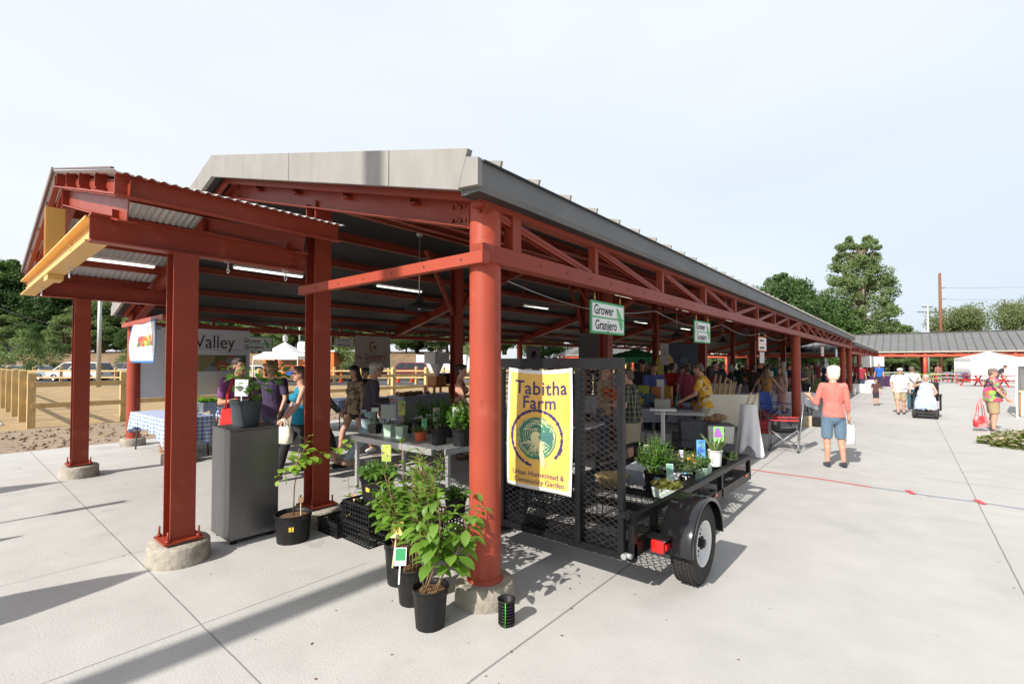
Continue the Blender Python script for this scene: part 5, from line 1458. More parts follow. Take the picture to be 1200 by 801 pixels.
# ---------------------------------------------------------------- galvanised plant bench and its pots
bn = thing('plant_bench', 'galvanised steel plant bench holding rows of potted herbs', 'bench', (-5.0, 4.05, 0))
BZ = .745
g = MB(); x = -5.85
while x < -4.12: g.bx(x, x+.035, 3.66, 4.52, BZ-.012, BZ-.006); x += .06
g.build('slatted_top', GALV, bn)
for nm, a in (('front_rail', (-5.88, -4.22, 3.625, 3.655, BZ-.075, BZ)), ('back_rail', (-5.88, -4.10, 4.53, 4.555, BZ-.075, BZ)), ('side_rail', (-4.105, -4.08, 3.72, 4.52, BZ-.075, BZ)), ('side_rail', (-5.90, -5.885, 3.62, 4.55, BZ-.075, BZ))):
    g = MB(); g.bx(*a); g.build(nm, GALV, bn)
for x, y in ((-4.13, 3.80), (-4.13, 4.48), (-5.84, 3.69), (-5.84, 4.48)):
    g = MB(); g.bx(x-.025, x+.025, y-.02, y+.02, 0, BZ-.08); g.build('leg', GALV, bn)
g = MB(); g.bx(-5.82, -4.15, 4.1, 4.13, .2, .24); g.build('brace', GALV, bn)
BG = 'potted herbs on the galvanised bench'
MINT = mat('mint_carton', (.46,.62,.50), .6, (.40,.56,.45), 8)
def bp(u, w, label, r, h, fn, m=BLKP, lm=LEAF2, **k):
    p = W(u, w); return potted('potted_herb', label, 'potted plant', (p.x, p.y, BZ-.004), r, h, fn, m=m, lm=lm, group=BG, sm=STEMG, **k)
t = bp(440, 6.72, 'small black square pot with a white label stick at the left end of the bench', .07, .13, bushy(9, .16, .08, .04, .02), lm=LEAF5, sq=True, rz=.3)
card(t, (0, 0, .30), .10, .06, .7, 0, cols=(), stake=.18)
t = bp(457, 6.45, 'left one of the two pale mint green cartons on the bench', .062, .16, bushy(4, .10, .05, .03, .015), MINT, LEAF4, sq=True, rz=.3)
card(t, (-.01, -.02, .24), .19, .19, .75, .1, cols=(), stake=.1, base=(.5,.55,.5))
t = bp(471, 6.3, 'right one of the two mint green cartons with a purple flower tag', .062, .16, bushy(4, .10, .05, .03, .015), MINT, LEAF4, sq=True, rz=.3)
card(t, (.0, 0, .30), .09, .19, .65, 0, cols=((.45,.50,.08),(.20,.05,.20),(.2,.35,.08),(.6,.62,.25)), cell=22, base=(.4,.5,.1), stake=.2)
t = bp(478, 6.75, 'tall feathery rosemary in a black pot behind the mint green cartons', .07, .14, lambda st, lf, r, h: [shoot(st, lf, (rng.uniform(-.03,.03), rng.uniform(-.03,.03), h*.85), (rng.uniform(-.12,.12), rng.uniform(-.12,.12), h+rng.uniform(.25,.45)), 26, .03, .006, .0, bend=.02, r=.002, start=.05) for q in range(12)], lm=LEAF4)
t = bp(493, 6.1, 'red orange plastic pot with trailing light green leaves on the bench', .078, .12, bushy(20, .10, .15, .035, .024), mat('red_orange_pot', (.60,.10,.03), .4, (.5,.08,.02), 8), LEAF4, ribs=False)
card(t, (.05, .02, .15), .065, .13, .6, 0, cols=((.12,.45,.20),(.3,.6,.35),(.1,.3,.15)), cell=18, base=(.2,.55,.3), stake=.06)
t = bp(515, 5.85, 'black ribbed pot with a pink flower tag at the front corner of the bench', .105, .20, bushy(18, .30, .13, .05, .03), lm=LEAF5)
card(t, (-.02, -.03, .28), .085, .16, .6, -.05, cols=((.50,.22,.26),(.12,.25,.12),(.6,.35,.38),(.1,.2,.1)), cell=20, base=(.3,.4,.3), stake=.16)
t = bp(541, 5.75, 'black pot of tall bright mint at the right end of the bench beside the column', .12, .21, bushy(64, .34, .19, .055, .035), lm=LEAF2)
card(t, (-.05, -.05, .34), .075, .12, .6, -.1, cols=(), stake=.12, base=(.7,.7,.72))
t = bp(527, 6.4, 'leafy strawberry plant in a black pot in the back row of the bench', .11, .19, bushy(36, .40, .24, .07, .045), lm=LEAF2)
t = bp(505, 6.75, 'wide dark green pepper plant in a black pot in the back row of the bench', .09, .17, bushy(28, .42, .24, .065, .035), lm=LEAF5)
t = bp(553, 6.2, 'second mint pot in the back row half hidden behind the round column', .11, .19, bushy(46, .38, .2, .05, .032), lm=LEAF2)
t = bp(491, 7.0, 'thin brown stemmed seedling pot at the back edge of the bench', .07, .13, lambda st, lf, r, h: [shoot(st, lf, (rng.uniform(-.04,.04), rng.uniform(-.04,.04), h*.85), (rng.uniform(-.12,.12), rng.uniform(-.12,.12), h+.28), 5, .035, .01, .3, r=.003) for q in range(12)], lm=mat('bronze_leaf', (.16,.12,.05), .6))

# ---------------------------------------------------------------- the trailer
tr = thing('utility_trailer', 'black steel utility trailer with upright mesh ramp gate, gloss fender and white rimmed wheel', 'trailer', (-2.28, 3.15, 0))
TX0, TX1, TY0, TY1 = -3.06, -1.55, 3.22, 6.55
def tz(y, z): return z - (y-TY0)*0.017      # sits slightly nose down
def tbeam(g, p0, p1, w, h, **k): g.beam((p0[0], p0[1], tz(p0[1], p0[2])), (p1[0], p1[1], tz(p1[1], p1[2])), w, h, **k)
def part(nm, fn, m=BLK, parent=None, **k):
    g = MB(); fn(g); return g.build(nm, m, parent or tr, **k)
part('deck_frame', lambda g: (tbeam(g, (TX0, TY0, .38), (TX0, TY1, .38), .05, .10), tbeam(g, (TX1, TY0, .38), (TX1, TY1, .38), .05, .10),
     tbeam(g, (TX0+.026, TY0+.03, .378), (TX1-.026, TY0+.03, .378), .06, .11), tbeam(g, (TX0+.026, TY1-.03, .378), (TX1-.026, TY1-.03, .378), .06, .10),
     [tbeam(g, (TX0+.026, y, .365), (TX1-.026, y, .365), .05, .06) for y in (3.75, 4.3, 4.85, 5.4, 5.95)]))
def diag(g, x0, x1, a0, a1, P, t, pitch, ratio, depth=.004):
    """diamond lattice clipped to a rectangle; P maps (s, t) to world"""
    w = x1-x0; h = a1-a0; k = -h*ratio
    for sg in (1, -1):
        c = -h/ratio-w
        c = -(h*ratio)
        while c < w:
            # line x = c + ratio*z  (z 0..h)
            za, zb = 0.0, h
            if c < 0: za = -c/ratio
            if c+ratio*h > w: zb = (w-c)/ratio
            if zb-za > .01:
                xa, xb = c+ratio*za, c+ratio*zb
                if sg < 0: xa, xb = w-xa, w-xb
                g.beam(P(x0+xa, a0+za), P(x0+xb, a0+zb), t, depth, up=P.up)
            c += pitch
class PP:
    def __init__(s, f, up): s.f = f; s.up = up
    def __call__(s, a, b): return s.f(a, b)
part('mesh_floor', lambda g: diag(g, TX0+.02, TX1-.02, TY0, TY1, PP(lambda a, b: (a, b, tz(b, .402)), (0, 0, 1)), .006, .062, .55))
# side rails and posts
for x in (TX0, TX1):
    part('side_rail', lambda g: tbeam(g, (x, TY0-.01, .605), (x, TY1, .605), .05, .05))
    for y in ((TY0+.02, 3.62, 5.35, TY1-.03) if x == TX1 else (TY0+.02, 4.3, 5.4, TY1-.03)):
        part('rail_post', lambda g: tbeam(g, (x, y, .30 if y < 3.4 else .345), (x, y, .579), .05, .05, up=(0, 1, 0)))
part('front_rail', lambda g: tbeam(g, (TX0+.026, TY1, .605), (TX1-.026, TY1, .605), .05, .05))
part('tongue', lambda g: (g.beam((TX0+.2, TY1, .30), (-2.3, 7.7, .36), .06, .08), g.beam((TX1-.2, TY1, .30), (-2.3, 7.7, .36), .06, .08)))
part('coupler', lambda g: (g.beam((-2.3, 7.62, .38), (-2.3, 7.95, .38), .07, .09), g.cyl((-2.3, 7.55, .0), (-2.3, 7.55, .55), .025)))
# ramp gate
GX0, GX1, GZ0, GZ1, GY = -3.02, -1.60, .33, 1.77, 3.17
gate = part('ramp_gate', lambda g: (g.beam((GX0-.02, GY, GZ1-.035), (GX1+.02, GY, GZ1-.035), .05, .085), g.beam((GX0, GY, GZ0+.02), (GX1, GY, GZ0+.02), .04, .05),
     g.beam((GX0, GY, GZ0+.046), (GX0, GY, GZ1-.08), .045, .045, up=(1,0,0)), g.beam((GX1, GY, GZ0+.046), (GX1, GY, GZ1-.08), .045, .045, up=(1,0,0)),
     g.beam((-1.95, GY, GZ0+.046), (-1.95, GY, GZ1-.08), .08, .045, up=(1,0,0)), g.beam((-2.74, GY, GZ0+.046), (-2.74, GY, GZ1-.08), .035, .045, up=(1,0,0))))
MESHM = mat('mesh_steel', (.014,.014,.014), .4, (.03,.027,.025), 20, spec=.35)
def sub(nm, fn, m, parent):
    g = MB(); fn(g); o = g.build(nm, m, parent, world=False); o.data.transform(Matrix.Translation(-wloc(parent))); return o
sub('mesh_panel', lambda g: diag(g, GX0+.02, GX1-.02, GZ0+.04, GZ1-.07, PP(lambda a, b: (a, GY+.012, b), (0, 1, 0)), .004, .078, 1.75), MESHM, gate)
sub('hinge', lambda g: (g.cyl((GX1+.02, GY, GZ0+.03), (GX1+.075, GY, GZ0+.03), .018), g.cyl((GX1+.03, GY-.04, GZ0+.03), (GX1+.03, GY-.018, GZ0+.03), .022, n=6)), GALV, gate)
part('latch_bar', lambda g: (g.beam((GX1-.01, GY-.035, .655), (GX1+.075, GY-.035, .655), .012, .045), g.cyl((GX1+.05, GY-.06, .655), (GX1+.05, GY-.03, .655), .012, n=8)))
# wheel, fender, light
for x, s_ in ((-1.33, 1), (-3.28, -1)):
    yc, zc, R0 = 3.88, .315, .31
    g = MB(); hw = .088
    g.lathe([(.165, -hw*.75), (.19, -hw*.95), (.25, -hw*1.02), (.285, -hw*.98), (.303, -hw*.82), (R0, -hw*.55), (R0+.001, 0), (R0, hw*.55), (.303, hw*.82), (.285, hw*.98), (.25, hw*1.02), (.19, hw*.95), (.165, hw*.75)], (x, yc, zc), axis='x', n=56)
    for k in range(56):      # tread blocks
        a = 2*PI*k/56
        for j, xo in enumerate((-.058, -.03, 0, .03, .058)):
            aa = a+(.056 if j % 2 else 0); c = Vector((x+xo, yc+(R0+.002)*math.cos(aa), zc+(R0+.002)*math.sin(aa)))
            g.box(c, (.021, .026, .012), rot=Matrix.Rotation(aa-PI/2, 3, 'X'))
    wh = g.build('wheel', TYRE, tr)
    def rim(g):
        o = s_*hw
        g.lathe([(.172, o*.80), (.178, o*.95), (.170, o*.98), (.160, o*.86), (.150, o*.25), (.135, o*.10), (.10, o*.30), (.055, o*.42), (.050, o*.42), (.0, o*.42)], (x, yc, zc), axis='x', n=40)
    sub('rim', rim, WHT, wh)
    def hubf(g):
        o = s_*hw
        g.lathe([(.036, o*.3), (.036, o*.9), (.030, o*1.0), (.0, o*1.0)], (x, yc, zc), axis='x', n=20)
        for k in range(5):
            a = 2*PI*k/5+.3
            g.cyl((x+o*.35, yc+.070*math.cos(a), zc+.070*math.sin(a)), (x+o*.62, yc+.070*math.cos(a), zc+.070*math.sin(a)), .010, n=6)
            a += .6; c = Vector((x+o*.20, yc+.112*math.cos(a), zc+.112*math.sin(a)))
            g.box(c, (.03, .05, .020), rot=Matrix.Rotation(a-PI/2, 3, 'X'))
    sub('hub', hubf, BLK, wh)
    def fend(g):
        n = 22; V = []; r = R0+.065
        prof = [(-.115, -.012), (-.115, 0), (.115, 0), (.128, -.004), (.133, -.016), (.130, -.034), (.123, -.034)]
        prof += [(.123, -.018), (-.10, -.010)]
        m = len(prof)
        for i in range(n+1):
            a = R_(-2)+R_(184)*i/n
            for px, pr in prof:
                rr = r+pr; V.append((x+s_*px-s_*.01, yc+rr*math.cos(a)*1.04, zc+.012+rr*math.sin(a)*.93))
        g.add(V, [(i*m+j, i*m+(j+1) % m, (i+1)*m+(j+1) % m, (i+1)*m+j) for i in range(n) for j in range(m)], 0, True)
        # inner side plate to the frame
        for sg in (0,):
            pl = [(x-s_*.126, yc+1.02*r*math.cos(R_(t_)), zc+.01+.92*r*math.sin(R_(t_))) for t_ in range(0, 181, 15)]
            pl += [(x-s_*.126, yc-.2, zc+.02), (x-s_*.126, yc+.2, zc+.02)]
            g.add(pl, [tuple(range(len(pl)))])
    part('fender', fend, BLKG, fix=True)
part('tail_light', lambda g: (g.bx(-1.485, -1.385, 3.40, 3.455, .335, .43, 0)), REDL, bevel=.012)
part('light_bracket', lambda g: g.bx(-1.53, -1.36, 3.41, 3.52, .432, .445))
part('side_marker', lambda g: g.bx(-1.384, -1.372, 3.43, 3.50, .36, .40), REDL)
part('tail_light', lambda g: (g.bx(-3.22, -3.12, 3.40, 3.455, .335, .43, 0)), REDL, bevel=.012)
for y in (5.1, 6.3): part('side_marker', lambda g: g.bx(-1.523, -1.512, y-.03, y+.03, tz(y, .40), tz(y, .43)), AMBER)
part('axle', lambda g: g.cyl((-3.2, 3.88, .315), (-1.4, 3.88, .315), .03), BLK)

# yellow farm banner
bnr = thing('farm_banner', 'yellow vinyl banner with a green cabbage drawing tied to the trailer gate', 'banner', (-2.4, 3.13, .7))
BX0, BX1, BZ0, BZ1 = -2.625, -1.995, .72, 1.70
def bf(u, v, off=0.0):
    """banner surface: u 0..1 across, v 0..1 up"""
    x = BX0+(BX1-BX0)*u; sag = -.03*(u-.5)**2*4*0+.012*math.sin(u*PI)*(v-.5)
    z = BZ0+(BZ1-BZ0)*v - .022*math.sin(u*PI)*(1 if v > .5 else 0) - .012*(1-v)*u
    y = 3.128-.018*math.sin(u*5.2+.6)-.012*math.sin(v*3.5+u*3)-.02*(1-v)-off
    return Vector((x, y, z))
g = MB(); nu, nv = 26, 34
V = [bf(i/nu, j/nv) for i in range(nu+1) for j in range(nv+1)]
def mi_of(i, j):
    return 1 if (i == 0 or i >= nu-1 or j == 0 or j >= nv-1) else 0
for i in range(nu):
    for j in range(nv):
        q = [i*(nv+1)+j, (i+1)*(nv+1)+j, (i+1)*(nv+1)+j+1, i*(nv+1)+j+1]
        g.f.append(tuple(q)); g.mi.append(mi_of(i, j)); g.sm.append(True)
g.v = [tuple(v) for v in V]
BY = mat('banner_yellow', (.74, .42, .07), .5, (.76, .50, .14), 2.5, detail=2)
sh_ = g.build('sheet', [BY, WHT], bnr)
smd = sh_.modifiers.new('thick', 'SOLIDIFY'); smd.thickness = .002; smd.offset = -1 if False else 1
NAVY = mat('banner_navy', (.035, .03, .13), .5)
asp = (BX1-BX0)/(BZ1-BZ0)
def bpl(a, b): return bf(a, b, .006)
def btxt(txt, cx, cy, size, name='lettering', **k):
    g = MB(); vs, fs = text_geo(txt, size, **k)
    g.add([bf(cx+v[0]/(BX1-BX0), cy+v[1]/(BZ1-BZ0), .006) for v in vs], fs); g.build(name, NAVY, bnr)
btxt('Tabitha', .52, .845, .155, spacing=1.06, offset=.0012); btxt('Farm', .50, .725, .145, spacing=1.06, offset=.0012)
btxt('Urban Homestead &', .50, .125, .058, spacing=1.0); btxt('Community Garden', .52, .065, .058, spacing=1.0)
# cabbage: dark ring, green disc with pale veins, stem
def ringp(cx, cy, r0, r1, a0, a1, n, mb, jit=0.0, mi=0, off=.006):
    V = []
    for i in range(n+1):
        a = a0+(a1-a0)*i/n; e = jit*noise.noise(Vector((i*.9, r0*40, 2)))
        for r in (r0+e, r1-e*.6): V.append(bf(cx+r*math.cos(a)/(BX1-BX0), cy+r*math.sin(a)/(BZ1-BZ0), off))
    mb.add(V, [(2*i, 2*i+1, 2*i+3, 2*i+2) for i in range(n)], mi)
g = MB(); cx, cy = .47, .43
ringp(cx, cy, .222, .242, R_(-42), R_(262), 90, g, .018); ringp(cx, cy, .222, .252, R_(-30), R_(-16), 8, g, .02)
g.build('ring', NAVY, bnr)
g = MB(); V = [bf(cx, cy, .0065)]; n = 60
for i in range(n): a = 2*PI*i/n; r = .178+.01*noise.noise(Vector((i*.3, 1, 1))); V.append(bf(cx+r*math.cos(a)/(BX1-BX0), cy+r*math.sin(a)/(BZ1-BZ0), .0065))
g.add(V, [(0, 1+i, 1+(i+1) % n) for i in range(n)]); g.build('cabbage', mat('cabbage_green', (.03, .22, .10), .5, (.05, .12, .14), 6), bnr)
g = MB()
for q in range(15):
    r = .02+.0105*q; off_ = -.0
    for k in range(3):
        a0 = rng.uniform(0, 2*PI); ringp(cx, cy+.10*(1-r/.18)*.4, r, r+.0035, a0, a0+rng.uniform(.8, 1.9), 18, g, .004, off=.008)
for q in range(34):
    a = R_(-90)+rng.uniform(-1.25, 1.25); L0 = rng.uniform(.03, .07); L1 = rng.uniform(.11, .165)
    c = Vector((math.cos(a), math.sin(a))); p0 = c*L0*.3+Vector((.02, -.03)); p1 = c*L1
    pts_ = [p0.lerp(p1, t_/5)+Vector((-c.y, c.x))*.012*math.sin(PI*t_/5)*(1 if q % 2 else -1) for t_ in range(6)]
    V = []
    for k, p in enumerate(pts_):
        w_ = .0028*(1-k/6)
        for s_ in (-1, 1): V.append(bf(cx+(p.x-c.y*w_*s_)/(BX1-BX0), cy+(p.y+c.x*w_*s_)/(BZ1-BZ0), .009))
    g.add(V, [(2*i, 2*i+1, 2*i+3, 2*i+2) for i in range(5)])
ringp(cx, cy, .0, .045, 0, 2*PI, 20, g, .0, off=.0075)
g.build('vein', mat('cabbage_pale', (.72, .70, .38), .5), bnr)
g = MB(); V = [bf(cx+a/(BX1-BX0), cy+b/(BZ1-BZ0), .010) for a, b in ((.015, -.02), (.035, -.02), (.065, -.10), (.095, -.20), (.085, -.235), (.06, -.225), (.035, -.13))]
g.add(V, [tuple(range(7))[::-1]]); g.build('stalk', mat('stalk_cream', (.80, .62, .32), .5), bnr)
for u_, v_ in ((.02, .97), (.98, .985), (.02, .03), (.98, .02)):
    g = MB(); p = bf(u_, v_, .004); g.tube([p, p+Vector((.0, .02, .02)), p+Vector((.0, .04, .0))], .005, 6); g.build('tie', BLKP, bnr)

# things on the trailer
def tote(name, label, loc, w, d, h, body, lid, rz=0, group=None, ribs=True, cat='storage bin', band=None):
    t = thing(name, label, cat, loc, rz, group)
    g = MB(); V = []
    for (k, z) in ((.86, 0), (.97, h*.86), (.97, h*.88)):
        V += [(w/2*k*a, d/2*k*b, z) for a, b in ((-1,-1),(1,-1),(1,1),(-1,1))]
    g.add(V, [(3,2,1,0)]+[(4*q+i, 4*q+(i+1) % 4, 4*q+4+(i+1) % 4, 4*q+4+i) for q in range(2) for i in range(4)]+[(8,9,10,11)])
    if ribs:
        n = int(w/.03)
        for k in range(n):
            xx = -w*.40+w*.80*k/(n-1)
            for s_ in (-1, 1): g.beam((xx*.92, s_*(d*.43+.001), .02), (xx, s_*(d*.482+.001), h*.80), .010, .008, up=(0, 1, 0))
        n = int(d/.03)
        for k in range(n):
            yy = -d*.38+d*.76*k/(n-1)
            for s_ in (-1, 1): g.beam((s_*(w*.43+.001), yy*.92, .02), (s_*(w*.482+.001), yy, h*.80), .010, .008, up=(1, 0, 0))
    g.build('tub', body, t, world=False)
    g = MB(); g.box((0, 0, h*.92), (w, d, h*.07)); g.box((0, 0, h*.965), (w*.9, d*.9, h*.04)); g.build('lid', lid, t, bevel=.006, world=False)
    for s_ in (-1, 1):
        g = MB(); g.box((0, s_*(d*.49+.008), h*.68), (.03 if band is None else .10, .018, h*.24 if band is None else .05)); g.build('handle', lid if band is None else band, t, bevel=.004, world=False)
    return t
tote('storage_bin', 'clear grey plastic tote with a frosty white lid on the trailer deck', (-2.18, 5.15, .38), .62, .42, .19, mat('frosty_tub', (.32,.36,.42), .3), mat('frosty_lid', (.66,.67,.70), .3, (.55,.57,.6), 9), .1, ribs=False)
crate('black crate of soil trays on the trailer deck behind the banner', (-2.55, 3.75, .405), .5, .5, .24, 0, m=mat('dark_blue_grey_plastic', (.02,.024,.03), .5))
g = MB(); g.lathe([(0, .0), (.13, .0), (.18, .10), (.185, .12), (.16, .115), (.12, .03), (0, .03)], ripple=0); o = g.build('wicker_basket', mat('wicker', (.42,.30,.12), .8, (.25,.17,.06), 40, bump=.5)); o.location = (-2.52, 4.75, .385)
tag(o, 'tan wicker basket on the trailer deck left of the clear tote', 'basket')
TG = 'potted flowers and herbs on the trailer'
DZ = .39
def tp(u, w, z, label, r, h, fn, **k):
    p = W(u, w); kw = dict(group=TG, sm=STEMG); kw.update(k)
    return potted('potted_herb', label, 'potted plant', (p.x, p.y, z), r, h, fn, **kw)
tray = MB(); tray.box((0, 0, .01), (.9, .4, .012)); 
t = tp(768, 5.05, DZ, 'round black pot of tall leafy basil with a framed picture tag on the trailer', .125, .20, bushy(50, .42, .20, .055, .034), lm=LEAF2)
card(t, (-.09, .0, .26), .085, .21, .55, 0, cols=((.10,.12,.2),(.12,.25,.08),(.25,.22,.3),(.08,.15,.06)), cell=24, base=(.7,.7,.7), stake=.05)
card(t, (.06, -.11, .14), .05, .06, .5, -.1, cols=((.1,.25,.5),(.3,.5,.15)), cell=20, base=(.3,.5,.7), stake=.03)
t = tp(781, 4.75, DZ+.02, 'white tray of low lime and bronze lettuces on the trailer', .12, .10, bushy(60, .08, .16, .035, .028), lm=leafmat('lettuce', (.26,.32,.06), (.30,.20,.08)), m=mat('mint_white_tray', (.62,.70,.64), .5), sq=True)
card(t, (.02, .02, .15), .065, .17, .5, -.1, cols=((.20,.42,.32),(.6,.65,.6),(.15,.35,.3)), cell=16, base=(.5,.65,.6), stake=.08)
t = tp(803, 5.15, DZ+.02, 'black pot with orange flower spikes and grey green leaves on the trailer', .10, .15, bushy(36, .25, .20, .05, .026), lm=LEAF4)
card(t, (.03, -.09, .12), .07, .05, .4, -.1, cols=((.2,.5,.7),(.7,.7,.6)), cell=18, base=(.6,.65,.7), stake=.03)
g = MB()
for q in range(16): g.ell((rng.uniform(-.09, .09), rng.uniform(-.05, .05), rng.uniform(.25, .34)), (.010, .010, .018), n=6, m=4)
g.build('flower', paint((.80, .35, .03)), t, world=False)
card(t, (-.05, .0, .26), .04, .12, .5, 0, cols=((.7,.7,.8),(.5,.5,.6)), cell=22, base=(.75,.75,.75), stake=.1)
t = tp(820, 5.45, DZ+.02, 'mint green square pot with purple blooms and a blue picture tag on the trailer', .10, .15, bushy(34, .20, .16, .045, .026), lm=LEAF2, m=MINT, sq=True)
card(t, (.0, .02, .24), .095, .20, .45, -.12, cols=((.05,.15,.55),(.15,.35,.75),(.1,.3,.2)), cell=14, base=(.12,.35,.75), stake=.1)
t = tp(837, 6.0, DZ+.05, 'white pot of spiky green and white spring flowers with a lilac tag on the trailer', .085, .20, grassy(70, .27, .5), lm=leafmat('blade_leaf', (.16,.28,.06), (.45,.5,.3)), m=WHT)
card(t, (.03, .05, .30), .12, .19, .35, 0, cols=((.35,.12,.45),(.45,.25,.55),(.2,.45,.15),(.3,.55,.25)), cell=12, base=(.3,.6,.25), stake=.1)
t = tp(852, 6.15, DZ, 'low black pot of sage at the front end of the trailer', .09, .12, bushy(18, .12, .13, .035, .018), lm=LEAF4)
t = tp(757, 5.55, DZ, 'straggly thyme pot behind the tall basil on the trailer', .10, .14, bushy(30, .16, .15, .025, .014), lm=LEAF4)
crate('shallow black carrying tray under the trailer herbs', (W(795, 4.95).x, W(795, 4.95).y, DZ-.002), .62, .34, .045, .0, nz=1)
crate('flat black crate against the front rail of the trailer', (W(826, 5.9).x, W(826, 5.9).y, DZ-.03), .5, .36, .08, .0, nz=2)
# ---------------------------------------------------------------- signs, banners, lamps
def rect_fn(o, ux, uz=Vector((0, 0, 1)), n=None, off=0.0):
    o = Vector(o); ux = Vector(ux).normalized()
    n = ux.cross(uz) if n is None else n
    return lambda a, b: o+ux*a+uz*b+n*off
def hang_sign(label, y, x=-2.345, zc=2.19, w=.70, h=.32, border=GREENB, text=('Grower', 'Granjero'), group='stall signs hung from the trusses', pod=True, ztop=2.47, face_=1):
    t = thing('hanging_sign', label, 'sign', (x, y, zc-h/2), 0, group)
    g = MB(); g.bx(x-.008, x+.008, y-w/2, y+w/2, zc-h/2, zc+h/2); g.build('border', border, t)
    for s_ in (face_,):
        g = MB(); fx = x+s_*.0095; 
        for (a, b) in ((zc+.008, zc+h/2-.022), (zc-h/2+.022, zc-.008)): g.bx(x-s_*.0, x+s_*.0105, y-w/2+.022, y+w/2-.022, a, b)
        g.build('panel', WHT, t)
        if text:
            for k, tx in enumerate(text):
                g = MB(); fn = rect_fn((fx+s_*.003, y, zc), (0, s_, 0))
                put_text(g, tx, fn, -.10 if k == 0 else -.055, .072 if k == 0 else -.078, .135, sx=.9, offset=.002); g.build('lettering', INK, t)
        if pod:
            g = MB(); V = []
            for k in range(9):
                q = k/8; a = .18+.075*math.sin(q*1.9)+.02*q; b = .115-.235*q; wv = .042*math.sin(PI*min(1, q*.95+.05))**.6
                for r in (-wv, wv): V.append((fx+s_*.004, y+s_*(a+r), zc+b))
            g.add(V, [(2*i, 2*i+1, 2*i+3, 2*i+2) for i in range(8)]); g.build('pea_pod', mat('pod_green', (.06,.42,.14), .5, (.12,.5,.2), 60), t)
    for k in (-1, 1):
        g = MB(); yy = y+k*w*.38
        g.tube([(x, yy, zc+h/2-.01), (x-.012, yy+.02, zc+h/2+.05), (x, yy, zc+h/2+.085), (x+.012, yy-.02, zc+h/2+.05), (x, yy, zc+h/2-.01)], .006, 6); g.build('snap_hook', mat('brass', (.6,.36,.08), .3, metal=.8), t)
        g = MB(); g.cyl((x, yy, zc+h/2+.08), (x, yy, ztop), .005, n=6); g.build('strap', RED, t)
hang_sign('nearest white and green sign reading Grower Granjero under the long east truss', 4.36)
hang_sign('second Grower Granjero sign along the east truss, above the man in yellow', 7.28)
def scribble_rows(parent, fn, rows, m=INK, th=.004):
    g = MB()
    for (a0, a1, b, hh) in rows:
        a = a0
        while a < a1:
            w_ = rng.uniform(.6, 1.3)*hh*.7; w_ = min(w_, a1-a)
            V = [fn(a, b-hh*.3), fn(a+w_*.75, b-hh*.3+rng.uniform(-.1,.1)*hh), fn(a+w_*.75, b+hh*.3), fn(a, b+hh*rng.uniform(.2,.5))]
            g.add(V, [(0,1,2,3)]); a += w_*1.15
    g.build('small_print', m, parent)
OB = paint((.72,.13,.04))
for lab, y, wd in (('orange bordered stall sign hung before the second red column', 11.12, .68), ('orange bordered stall sign deep under the roof right of the second column', 20.5, .7), ('pale blue stall sign farthest along the east truss', 25.0, .7)):
    hang_sign(lab, y, zc=2.12, h=.30 if y < 12 else .34, border=OB if y < 22 else paint((.2,.5,.65)), text=None, pod=False)
    t = [o for o in bpy.data.objects if o.get('label') == lab][0]
    scribble_rows(t, rect_fn((-2.331, y, 2.12), (0, 1, 0)), [(-.26, .12, .07, .07), (-.26, .16, -.08, .07)])
t = thing('paper_notice', 'small grey paper notice under the orange bordered sign', 'notice', (-2.345, 11.1, 1.72)); g = MB(); g.bx(-2.35, -2.343, 10.9, 11.3, 1.72, 1.95); g.build('sheet', paint((.5,.5,.48)), t)
hang_sign('shaded Grower Granjero sign hung on the far west truss before the trees', 5.02, x=-12.45, zc=2.19, w=.78, h=.38)
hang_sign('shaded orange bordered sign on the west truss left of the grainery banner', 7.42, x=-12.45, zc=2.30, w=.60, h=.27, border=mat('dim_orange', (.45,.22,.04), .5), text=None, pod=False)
t = [o for o in bpy.data.objects if o.get('label', '').startswith('shaded orange bordered')][0]
scribble_rows(t, rect_fn((-12.437, 7.42, 2.30), (0, 1, 0)), [(-.22, .16, .06, .06), (-.22, .20, -.07, .06)], paint((.03,.03,.12)))
def cloth_banner(name, label, x, y0, y1, z0, z1, m, cat='banner', wave=.02, axis='x', n=24):
    t = thing(name, label, cat, (x, y0, z0) if axis == 'x' else (y0, x, z0))
    def fn(a, b, off=0.0):
        yy = y0+(y1-y0)*a; zz = z0+(z1-z0)*b; d = wave*math.sin(a*7+b*1.5)*(1.1-b)+wave*.5*math.sin(b*4+a*3)+off
        return Vector((x+d, yy, zz)) if axis == 'x' else Vector((yy, x-d, zz))
    g = MB(); V = [fn(i/n, j/n) for i in range(n+1) for j in range(n+1)]+[fn(i/n, j/n, -.004) for i in range(n+1) for j in range(n+1)]
    q = (n+1)**2
    g.add(V, [(i*(n+1)+j, (i+1)*(n+1)+j, (i+1)*(n+1)+j+1, i*(n+1)+j+1) for i in range(n) for j in range(n)], 0, True)
    g.f += [tuple(reversed([v+q for v in f])) for f in g.f]; g.mi = [0]*len(g.f); g.sm = [True]*len(g.f)
    g.build('sheet', m, t); return t, fn
BEIGE = mat('beige_canvas', (.48,.43,.36), .85, (.42,.37,.30), 3)
t, fn = cloth_banner('grainery_banner', 'beige canvas banner with a maroon G emblem and the words The Grainery', -12.42, 7.75, 8.98, 1.55, 2.52, BEIGE, wave=.012)
MAR = paint((.30,.06,.04))
Wd_, Hg_ = 1.23, .97
g = MB(); vs, fs = text_geo('Grainery', .27, offset=.003); g.add([fn(.56+v[0]*.78/Wd_, .36+v[1]/Hg_, .006) for v in vs], fs); g.build('lettering', MAR, t)
